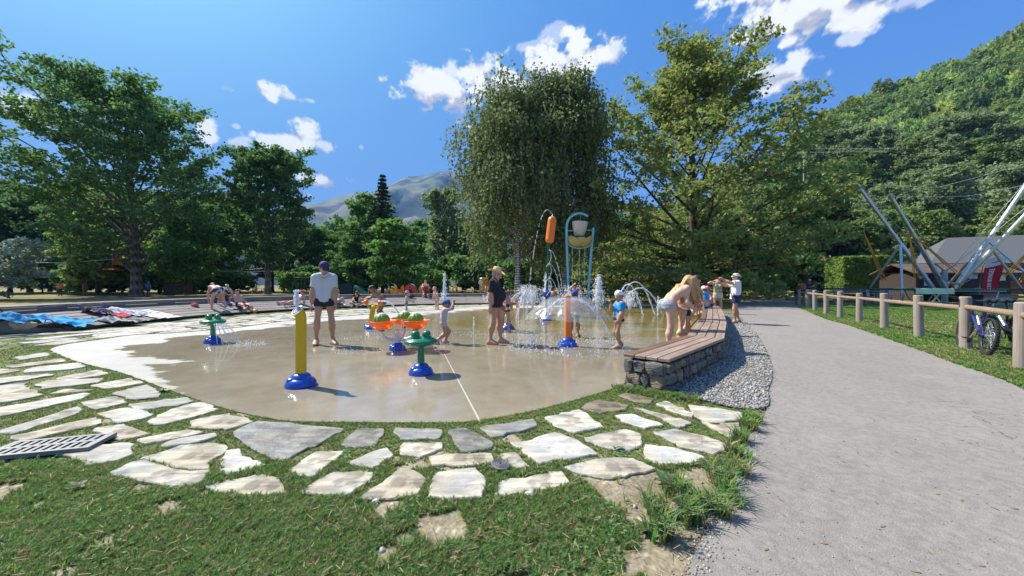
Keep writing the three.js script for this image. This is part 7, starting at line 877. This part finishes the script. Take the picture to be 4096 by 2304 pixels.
{
  const r = rng(901); let l;
  l = []; plume(r, l, -2.63, -4.6, .24, 340, .10, .0075, .95, [-.05, 0]); drops('burst of white water shooting from the yellow post', l);
  l = []; plume(r, l, 1.45, -15.6, 1.75, 1500, .18, .012); plume(r, l, 1.5, -15.5, 1.2, 1000, .5, .0095); drops('tall white water jet behind the leaning green pole', l);
  l = []; plume(r, l, 3.75, -16.2, 1.7, 1400, .22, .012); plume(r, l, 3.7, -16.2, 1.2, 500, .55, .013); drops('tall feathery water jet right of the teal arch', l);
  l = []; plume(r, l, -3.95, -22, 1.95, 900, .10, .014); plume(r, l, -3.95, -22, 1.1, 200, .4, .015); drops('slim far water jet in front of the notice sign', l);
  l = []; plume(r, l, .55, -17.5, 1.25, 1200, .5, .010); plume(r, l, 1.0, -18.5, 1.3, 1200, .8, .010); plume(r, l, -1.0, -20, 1.2, 900, .9, .011); drops('misty spray of drops in front of the birch trunks', l);
  l = []; plume(r, l, 2.9, -18, 1.25, 1900, 1.1, .010); plume(r, l, 5.4, -17.2, 1.05, 1000, .8, .010); drops('wide mist of drops under the teal arch', l);
  l = []; arc(r, l, 4.3, -15.5, 1.5, 5.1, .1, .05, 520, .011, .02); arc(r, l, 4.3, -15.3, 1.9, 4.6, .2, .05, 480, .011, .022); arc(r, l, 4.2, -15.5, 1.2, 4.9, .0, .05, 200, .013, .03); drops('arching beads of water landing left of the bench', l);
  l = []; arc(r, l, 1.2, -14.2, -1.1, 4.6, .3, .05, 220, .013, .02); arc(r, l, .9, -14.2, -1.4, 4.2, .4, .05, 200, .012, .02); drops('two thin arcs of water left of the leaning pole', l);
  l = []; for (const [x, z, h, n] of [[3.0, -10.6, .75, 130], [2.55, -9.2, .3, 60], [.5, -12.2, .75, 130], [.2, -10.8, .7, 120], [-.95, -9.3, .45, 80], [2.0, -12.5, .7, 140], [4.9, -12.6, .9, 150]]) plume(r, l, x, z, h, n, .06, .009); drops('low thin ground jets scattered over the wet pad', l);
  l = []; arc(r, l, 1.38, -13.05, -.9, 1.6, .5, 3.72, 70, .008, .01); for (let k = 0; k < 3; k++) arc(r, l, 1.28, -12.95, .8, .25, .3, 2.45 - k * .48, 90, .008, .012); drops('beaded threads of water curling off the orange capsule', l);
  l = []; arc(r, l, 1.125, -7.6, 1.9, .6, .2, .95, 260, .0065, .05); arc(r, l, 1.125, -7.6, -1.5, .6, .3, .95, 200, .006, .05); for (let k = 0; k < 500; k++) { const a = r() * 6.28, q = .75 + r() * .5; l.push({ p: [1.125 + Math.cos(a) * q, r() * .45 * (1.3 - q), -7.6 + Math.sin(a) * q], v: V(Math.cos(a), -2.4, Math.sin(a)), s: .0042 * (.5 + r()) }); } drops('drops falling from the rim of the water dome', l);
  l = []; for (const [x, z, q, n] of [[-5.6, -7.9, .3, 260], [-3.6, -8.6, .8, 160], [-1.55, -7.9, .25, 220], [-2.9, -7.0, .35, 140], [-.4, -9.6, .8, 180], [.55, -8.4, .5, 160], [2.0, -8.4, .5, 200], [-2.2, -9.0, .6, 150]]) for (let k = 0; k < n; k++) { const a = r() * 6.28, d = Math.sqrt(r()) * q; l.push({ p: [x + Math.cos(a) * d * 1.4, .008 + Math.pow(r(), 4) * .09, z + Math.sin(a) * d], v: V((r() - .5) * .6, .4 + r(), (r() - .5) * .6), s: .0045 * (.4 + r()) }); } drops('foam and small splashes on the wet concrete', l);
  l = []; plume(r, l, -1.5, -7.95, .12, 200, .35, .006, .02, [-.2, .3]); drops('splash kicked up by the running child', l);
  l = []; for (const s of [-.45, .0, .35]) for (let k = 0; k < 60; k++) l.push({ p: [4.3 + s + gauss(r) * .02, 3.6 - Math.pow(r(), 1.4) * 2.6, -23.95], v: V(0, -3, 0), s: .017 * (.5 + r() * .6) }); drops('trickles of water dripping from the mustard basin', l);
}
function sheetOf(label, name, fn, nu, nv, m) { const g = new THREE.PlaneGeometry(1, 1, nu, nv), p = g.attributes.position; for (let i = 0; i < p.count; i++) { const q = fn(p.getX(i) + .5, .5 - p.getY(i)); p.setXYZ(i, ...q); } g.computeVertexNormals(); return stuff(name, new THREE.Mesh(g, m), label, 'water'); }
// the dome of water over the orange bollard
sheetOf('water_sheet', 'x', (u, v) => { const a = u * 6.283, rag = .78 + .14 * fbm(Math.cos(a) * 3 + 9, Math.sin(a) * 3 + 9, 4, 5) * 2 - .14, q = .06 + v * rag, n = (fbm(Math.cos(a) * 5 + 3, Math.sin(a) * 5 + v * 5, 4, 7) - .5) * .05 * v; return [1.125 + Math.cos(a) * (q + n), 1.0 + .10 * v * (1 - v) * 1.6 - .52 * Math.pow(v, 2.2) * rag + n, -7.6 + Math.sin(a) * (q + n)]; }, 90, 26, FILM).userData.label = 'clear dome of water spreading round the orange bollard'; 
scene.children[scene.children.length - 1].name = numbered('water_dome');
{ // streams from the far frog's mouth, and from the forked sprayer
  const [fx, fz] = [-6.444, -8.082], gs = []; for (let k = 0; k < 6; k++) { const a = .75 + (k - 2.5) * .13, vx = Math.sin(a + .45) * (1.0 + (k % 3) * .22), vz = Math.cos(a + .45) * (1.0 + (k % 3) * .22), p = []; for (let i = 0; i <= 10; i++) { const t = i / 10 * .29; p.push([fx + Math.sin(a + .3) * .21 + vx * t, .43 - 4.9 * t * t, fz + Math.cos(a + .3) * .21 + vz * t]); } gs.push(tube(p, .007 + (k % 2) * .004, 16, 6)); }
  stuff('water_stream', new THREE.Mesh(join(gs), STREAM), 'streams of water falling from the bright green frog', 'water');
  const [bx, bz] = [-4.006, -10.653], hs = []; for (let k = 0; k < 7; k++) { const p = []; for (let i = 0; i <= 10; i++) { const t = i / 10 * .42; p.push([bx + .3 + (1.55 + k * .05) * t, .78 + .35 * t - 4.9 * t * t + (k % 3) * .012, bz + (k - 3) * .03 + .15 * t]); } hs.push(tube(p, .009, 14, 5)); } stuff('water_stream', new THREE.Mesh(join(hs), STREAM), 'fan of water leaving the right orange ball', 'water');
  const [qx, qz] = [-2.202, -7.212], ks = []; for (const [ax, az] of [[-.245, .17], [.365, .06]]) for (let k = 0; k < 5; k++) { const a = k * 1.3 + ax * 9, X = qx + ax + Math.cos(a) * .27, Z = qz + az + Math.sin(a) * .27; ks.push(tube([[X, .57, Z], [X + Math.cos(a) * .02, .4, Z + Math.sin(a) * .02], [X + Math.cos(a) * .03, .02, Z + Math.sin(a) * .03]], .003, 8, 5)); } stuff('water_stream', new THREE.Mesh(join(ks), STREAM), 'thin threads of water dripping off the orange basins', 'water');
  const ws = []; for (let k = 0; k < 3; k++) { const p = []; for (let i = 0; i <= 12; i++) { const t = i / 12; p.push([1.30 + Math.sin(t * 3.1) * .12 - t * .12, 2.5 - k * .5 - t * .62, -13.05 + .1 * t]); } ws.push(tube(p, .009, 16, 5)); } stuff('water_stream', new THREE.Mesh(join(ws), STREAM), 'white curls of water winding round the leaning green pole', 'water');
}

// ---------------------------------------------------------------- grass, gravel, weeds
function tuft(seed, n, h, w, lean) { const r = rng(seed), p = [], ix = [], c = []; for (let k = 0; k < n; k++) { const a = r() * 6.283, d = r() * .012, x = Math.cos(a) * d, z = Math.sin(a) * d, b = r() * 6.283, hh = h * (.5 + r() * .7), l = hh * lean * (.3 + r()), ca = Math.cos(b), sa = Math.sin(b), ww = w * (.7 + r() * .6), q = p.length / 3, t = .75 + r() * .5, y = r() < .08; p.push(x - sa * ww, 0, z + ca * ww, x + sa * ww, 0, z - ca * ww, x + ca * l * .35 - sa * ww * .8, hh * .6, z + sa * l * .35 + ca * ww * .8, x + ca * l * .35 + sa * ww * .8, hh * .6, z + sa * l * .35 - ca * ww * .8, x + ca * l, hh * (1 - lean * .25), z + sa * l); for (let m = 0; m < 5; m++) c.push(...(y ? [2.0 * t, 1.35 * t, 1.5 * t] : [t, t, t])); ix.push(q, q + 1, q + 2, q + 2, q + 1, q + 3, q + 2, q + 3, q + 4); } const g = new THREE.BufferGeometry(); g.setAttribute('position', new THREE.Float32BufferAttribute(p, 3)); g.setAttribute('color', new THREE.Float32BufferAttribute(c, 3)); g.setIndex(ix); g.computeVertexNormals(); return g; }
const GRASS = new THREE.MeshPhysicalMaterial({ vertexColors: true, roughness: .95, transmission: .5, thickness: 0, side: THREE.DoubleSide, specularIntensity: .4 });
const cell = .5, grid = {}; stoneOutlines.forEach((p) => { const xs = p.map((q) => q[0]), zs = p.map((q) => q[1]); for (let i = Math.floor(Math.min(...xs) / cell); i <= Math.floor(Math.max(...xs) / cell); i++) for (let j = Math.floor(Math.min(...zs) / cell); j <= Math.floor(Math.max(...zs) / cell); j++) (grid[i + ',' + j] ??= []).push(p); });
const onStone = (x, z) => (grid[Math.floor(x / cell) + ',' + Math.floor(z / cell)] ?? []).some((p) => inside(p, x, z));
const grateAt = (x, z) => Math.abs(x - GX) < .34 && Math.abs(z - GZ) < .2, [GX, GZ] = [-3.491, -2.841];
{
  const r = rng(951), near = [], mid = [], tint = (x, z) => { const a = fbm(x * 1.7, z * 1.7, 3, 61), d = r() < .09; return d ? [.46, .38, .20] : [lerp(.13, .22, a) * (.75 + r() * .5), lerp(.24, .33, a) * (.75 + r() * .5), lerp(.05, .09, a)]; };
  const tryAt = (x, z, list, s, dens) => { if (soilAt(x, z) > dens + (r() - .5) * .3 || onStone(x, z) || inside(padEdge, x, z) || inside(pathPoly, x, z) || inside(gravelPoly, x, z) || grateAt(x, z) || !inside(lawnPoly, x, z)) return; if (x > 1 && x < 3.5 && z < -4.1) { for (const [l, q] of benchLine.slice(0, 1)) ; } list.push({ p: [x, -.004, z], r: [0, r() * 6.28, 0], s: s * (.6 + r() * .8), c: tint(x, z) }); };
  for (let k = 0; k < 52000; k++) { const z = -.9 - Math.pow(r(), .9) * 1.75, x = (r() * 2 - 1) * (-z * 1.42 + .15); tryAt(x, z, near, .36 + .62 * Math.pow(fbm(x * 1.7, z * 1.7, 3, 71), 1.3), .60); }
  for (let k = 0; k < 60000; k++) { const z = -2.2 - r() * 3.6, x = (r() * 2 - 1) * 5.6; if (inside(padEdge, x, z) || edgeDistance(padEdge, x, z) > 2.6) continue; tryAt(x, z, mid, .46, .80); }
  for (let k = 0; k < 26000; k++) { const i = (r() * padEdge.length) | 0, [x0, z0] = padEdge[i], a = r() * 6.28, d = r() * (z0 < -8 ? 2.2 : .8), x = x0 + Math.cos(a) * d, z = z0 + Math.sin(a) * d; if (z > -2.2) continue; tryAt(x, z, mid, z0 > -6 ? .5 : .6, .85); }
  for (let k = 0; k < 520; k++) { const t = r(), x = lerp(1.24, 2.0, t) + gauss(r) * .08, z = lerp(-4.58, -4.10, t) + Math.abs(gauss(r)) * .2; near.push({ p: [x, 0, z], r: [0, r() * 6.28, 0], s: .6 + r() * .9, c: tint(x, z) }); }
  stuff('grass', instances(tuft(5, 15, .055, .0020, .7), GRASS, near), 'patchy green lawn grass in front of the paving', 'grass'); stuff('grass', instances(tuft(9, 12, .045, .0026, .8), GRASS, mid), 'short grass growing in the joints of the paving', 'grass');
  const far = []; for (let k = 0; k < 42000; k++) { const d = 3.6 + Math.pow(r(), 1.3) * 16.4, x = d * (.45 + r() * 1.15), z = -d; if (!inside(fenceLawnPoly, x, z)) continue; const a = fbm(x * .35, z * .35, 5, 71); far.push({ p: [x, -.004, z], r: [0, r() * 6.28, 0], s: (.7 + r() * .6) * (1 + d * .035), c: r() < .12 + smooth(.5, .7, a) * .4 ? [.34, .32, .13] : [.14 + r() * .06, .28 + r() * .06, .06] }); }
  stuff('grass', instances(tuft(13, 12, .04, .0034, .9), GRASS, far), 'mown grass blades on the fenced lawn', 'grass');
  // taller tufts along the path edge and the lawn
  const tall = []; for (let k = 0; k < 110; k++) { const x = lerp(-4.2, 1.6, r()), z = -1.05 - r() * 1.5; if (onStone(x, z) || inside(pathPoly, x, z)) continue; tall.push({ p: [x, 0, z], r: [0, r() * 6.28, 0], s: .5 + r() * .5, c: tint(x, z) }); } for (const [x, z] of [[1.81, -2.976], [2.03, -3.233], [2.175, -3.409], [1.616, -2.717], [1.484, -2.467], [1.238, -2.18], [1.09, -2.038], [1.3, -2.344], [1.031, -2.083], [0.924, -1.974], [0.97, -2.232], [0.745, -1.856], [0.786, -2.06]]) for (let k = 0; k < 16; k++) tall.push({ p: [x + gauss(r) * .07, 0, z + gauss(r) * .07], r: [0, r() * 6.28, 0], s: 1 + r() * .8, c: tint(x, z) });
  stuff('grass', instances(tuft(17, 14, .085, .0026, .8), GRASS, tall), 'taller grass tufts at the edge of the path', 'grass');
}
{ // gravel and loose stones
  const r = rng(971), pebs = [0, 1].map((s) => { const g = new THREE.IcosahedronGeometry(1, 1), p = g.attributes.position; for (let i = 0; i < p.count; i++) { const X = p.getX(i), Y = p.getY(i), Z = p.getZ(i), n = 1 + (fbm(X * 1.6 + s * 9 + 20, Y * 1.6 + Z * 1.2 + 20, 2, 3) - .5) * .7; p.setXYZ(i, X * n, Y * n * .62, Z * n * .8); } g.computeVertexNormals(); return g; }), m = mat([1, 1, 1], .9), tone = () => { const k = .13 + r() * .32, w = (r() - .4) * .06; return [k * 1.04 + w, k, k * .93 - w * .8]; };
  const l = [[], []]; for (let k = 0; k < 70000; k++) { const x = 1.5 + r() * 6.5, z = -3.2 - Math.pow(r(), 1.5) * 10; if (!inside(gravelPoly, x, z) || onStone(x, z)) continue; l[k & 1].push({ p: [x, .018 + r() * .008, z], r: [r() * 1.2, r() * 6.28, r() * 1.2], s: .005 + r() * .009 + .0005 * -z, c: tone() }); }
  stuff('gravel', instances(pebs[0], m, l[0]), 'loose grey and white gravel behind the bench', 'gravel'); stuff('gravel', instances(pebs[1], m, l[1]), 'flat angular chips mixed into the gravel strip', 'gravel');
  const s = []; for (let k = 0; k < 1500; k++) { const z = -1.0 - r() * 2.6, x = (r() * 2 - 1) * (-z * 1.4); if (soilAt(x, z) < .5 || onStone(x, z) || inside(pathPoly, x, z) || inside(padEdge, x, z)) continue; s.push({ p: [x, .002, z], r: [r(), r() * 6, r()], s: .003 + Math.pow(r(), 3) * .013, c: tone() }); } for (let k = 0; k < 1200; k++) { const t = r() * (pathLeft.length - 8) + 6, i = Math.floor(t), f = t - i, a = pathLeft[i], b = pathLeft[i + 1] ?? a; s.push({ p: [lerp(a[0], b[0], f) + gauss(r) * .09, .008, lerp(a[1], b[1], f)], r: [r(), r() * 6, r()], s: .003 + r() * .005, c: tone() }); }
  stuff('pebbles', instances(pebs[0], m, s), 'small pebbles lying on the bare soil and along the path edge', 'pebbles');
  const st = []; for (let k = 0; k < 1100; k++) { const z = -1.0 - r() * 1.9, x = (r() * 2 - 1) * (-z * 1.4); if (onStone(x, z) || inside(pathPoly, x, z)) continue; st.push({ p: [x, .02 + r() * .02, z], r: [(r() - .5) * .5, r() * 6.28, (r() - .5) * .6], s: [.02 + r() * .035, .0012, .0022], c: [.42 + r() * .1, .34, .20] }); } stuff('dry_straw', instances(box(1, 1, 1), m, st), 'dry straw and grass stems scattered over the lawn', 'straw');
  for (const [k, [x, z, q]] of [[0.099, -2.219, .030], [-0.787, -2.155, .02], [0.461, -1.995, .018]].entries()) { const o = mesh(numbered('loose_stone'), pebs[1], mat([[.55, .54, .5], [.6, .58, .54], [.3, .28, .27]][k], .9), scene); tag(o, ['pale round stone on the soil below the paving', 'small white stone lying in the grass', 'dark stone on the bare soil near the path'][k], 'stone'); o.scale.setScalar(q); o.position.set(x, q * .4, z); }
}
{ // broad-leaved weeds
  const lg = (() => { const g = new THREE.PlaneGeometry(.05, .1, 4, 6), p = g.attributes.position; for (let i = 0; i < p.count; i++) { const u = p.getX(i) / .025, v = p.getY(i) / .1 + .5, w = Math.sin(Math.PI * Math.pow(clamp(v, .02, 1), .75)) * .95 + .06; p.setXYZ(i, u * .026 * w, .004 + v * .05 * (1 - v * .6) + Math.abs(u) * .006, v * .1); } g.computeVertexNormals(); return g; })(), ms = [[.07, .13, .03], [.09, .15, .04], [.06, .11, .03]].map((c) => new THREE.MeshPhysicalMaterial({ color: C(...c), roughness: .6, transmission: .25, thickness: 0, side: THREE.DoubleSide })), r = rng(983);
  [[[1.001, -2.219], 1.25, 'largest broad-leaved plantain beside the path'], [[0.96, -2.373], .9, 'broad-leaved weed behind the largest plantain'], [[1.011, -2.131], .8, 'small plantain rosette close to the path edge'], [[1.606, -2.641], .8, 'plantain rosette at the rim of the asphalt'], [[-4.049, -4.36], .8, 'leafy weed at the rim of the splash pad'], [[0.799, -2.841], .5, 'small weed growing out of the paving joint'], [[0.684, -1.894], .7, 'leafy weed on the bare soil patch'], [[-2.665, -2.287], .7, 'broad-leaved weed in the lawn near the drain grate']].forEach(([[x, z], s, label]) => { const t = thing('plantain_weed', label, 'weed', [x, .002, z], r() * 6); for (let k = 0; k < 11; k++) { const m = mesh('leaf', lg, ms[k % 3], t); m.rotation.set(-r() * .35, k * 2.4 + r() * .4, 0); m.rotation.order = 'YXZ'; m.scale.setScalar(s * (.6 + r() * .6)); } });
}
{ // clover patches in the lawn, and bits lying on the path
  const r = rng(991), g = join([0, 1, 2].map((k) => { const c = new THREE.CircleGeometry(.0075, 7); c.rotateX(-Math.PI / 2 + .25); c.translate(0, .018, .008); c.rotateY(k * 2.094); return c; })), l = [];
  for (let k = 0; k < 7000; k++) { const z = -1.0 - r() * 1.9, x = (r() * 2 - 1) * (-z * 1.4); if (fbm(x * 1.9 + 30, z * 1.9, 3, 33) < .56 || soilAt(x, z) > .45 || onStone(x, z) || inside(pathPoly, x, z) || inside(padEdge, x, z)) continue; const t = .8 + r() * .5; l.push({ p: [x, r() * .012, z], r: [(r() - .5) * .5, r() * 6, (r() - .5) * .5], s: .4 + r() * .4, c: [.13 * t, .25 * t, .06 * t] }); }
  stuff('clover', instances(g, new THREE.MeshPhysicalMaterial({ color: 0xffffff, roughness: .95, transmission: .4, thickness: 0, side: THREE.DoubleSide }), l), 'small clover leaves mixed into the lawn', 'clover');
  const b = []; for (let k = 0; k < 900; k++) { const z = -1.1 - Math.pow(r(), 1.6) * 9, x = -z * (.35 + r() * 1.1); if (!inside(pathPoly, x, z)) continue; const leaf = r() < .2; b.push({ p: [x, .009, z], r: [r() * .2, r() * 6.28, r() * .2], s: leaf ? [.010 + r() * .012, .0012, .006] : [.0022 + r() * .004, .002, .0025 + r() * .003], c: leaf ? [.22, .15, .08] : [.16 + r() * .25, .15 + r() * .22, .14 + r() * .2] }); }
  stuff('path_litter', instances(new THREE.IcosahedronGeometry(1, 0), mat([1, 1, 1], .9), b), 'dry leaves and grit scattered over the asphalt path', 'litter');
}

// thin summer haze
scene.fog = new THREE.FogExp2(0x7fb2ff, 0.00014);

scene.traverse((o) => { if (o.isMesh) { o.castShadow = true; o.receiveShadow = true; } });
renderer.render(scene, camera);
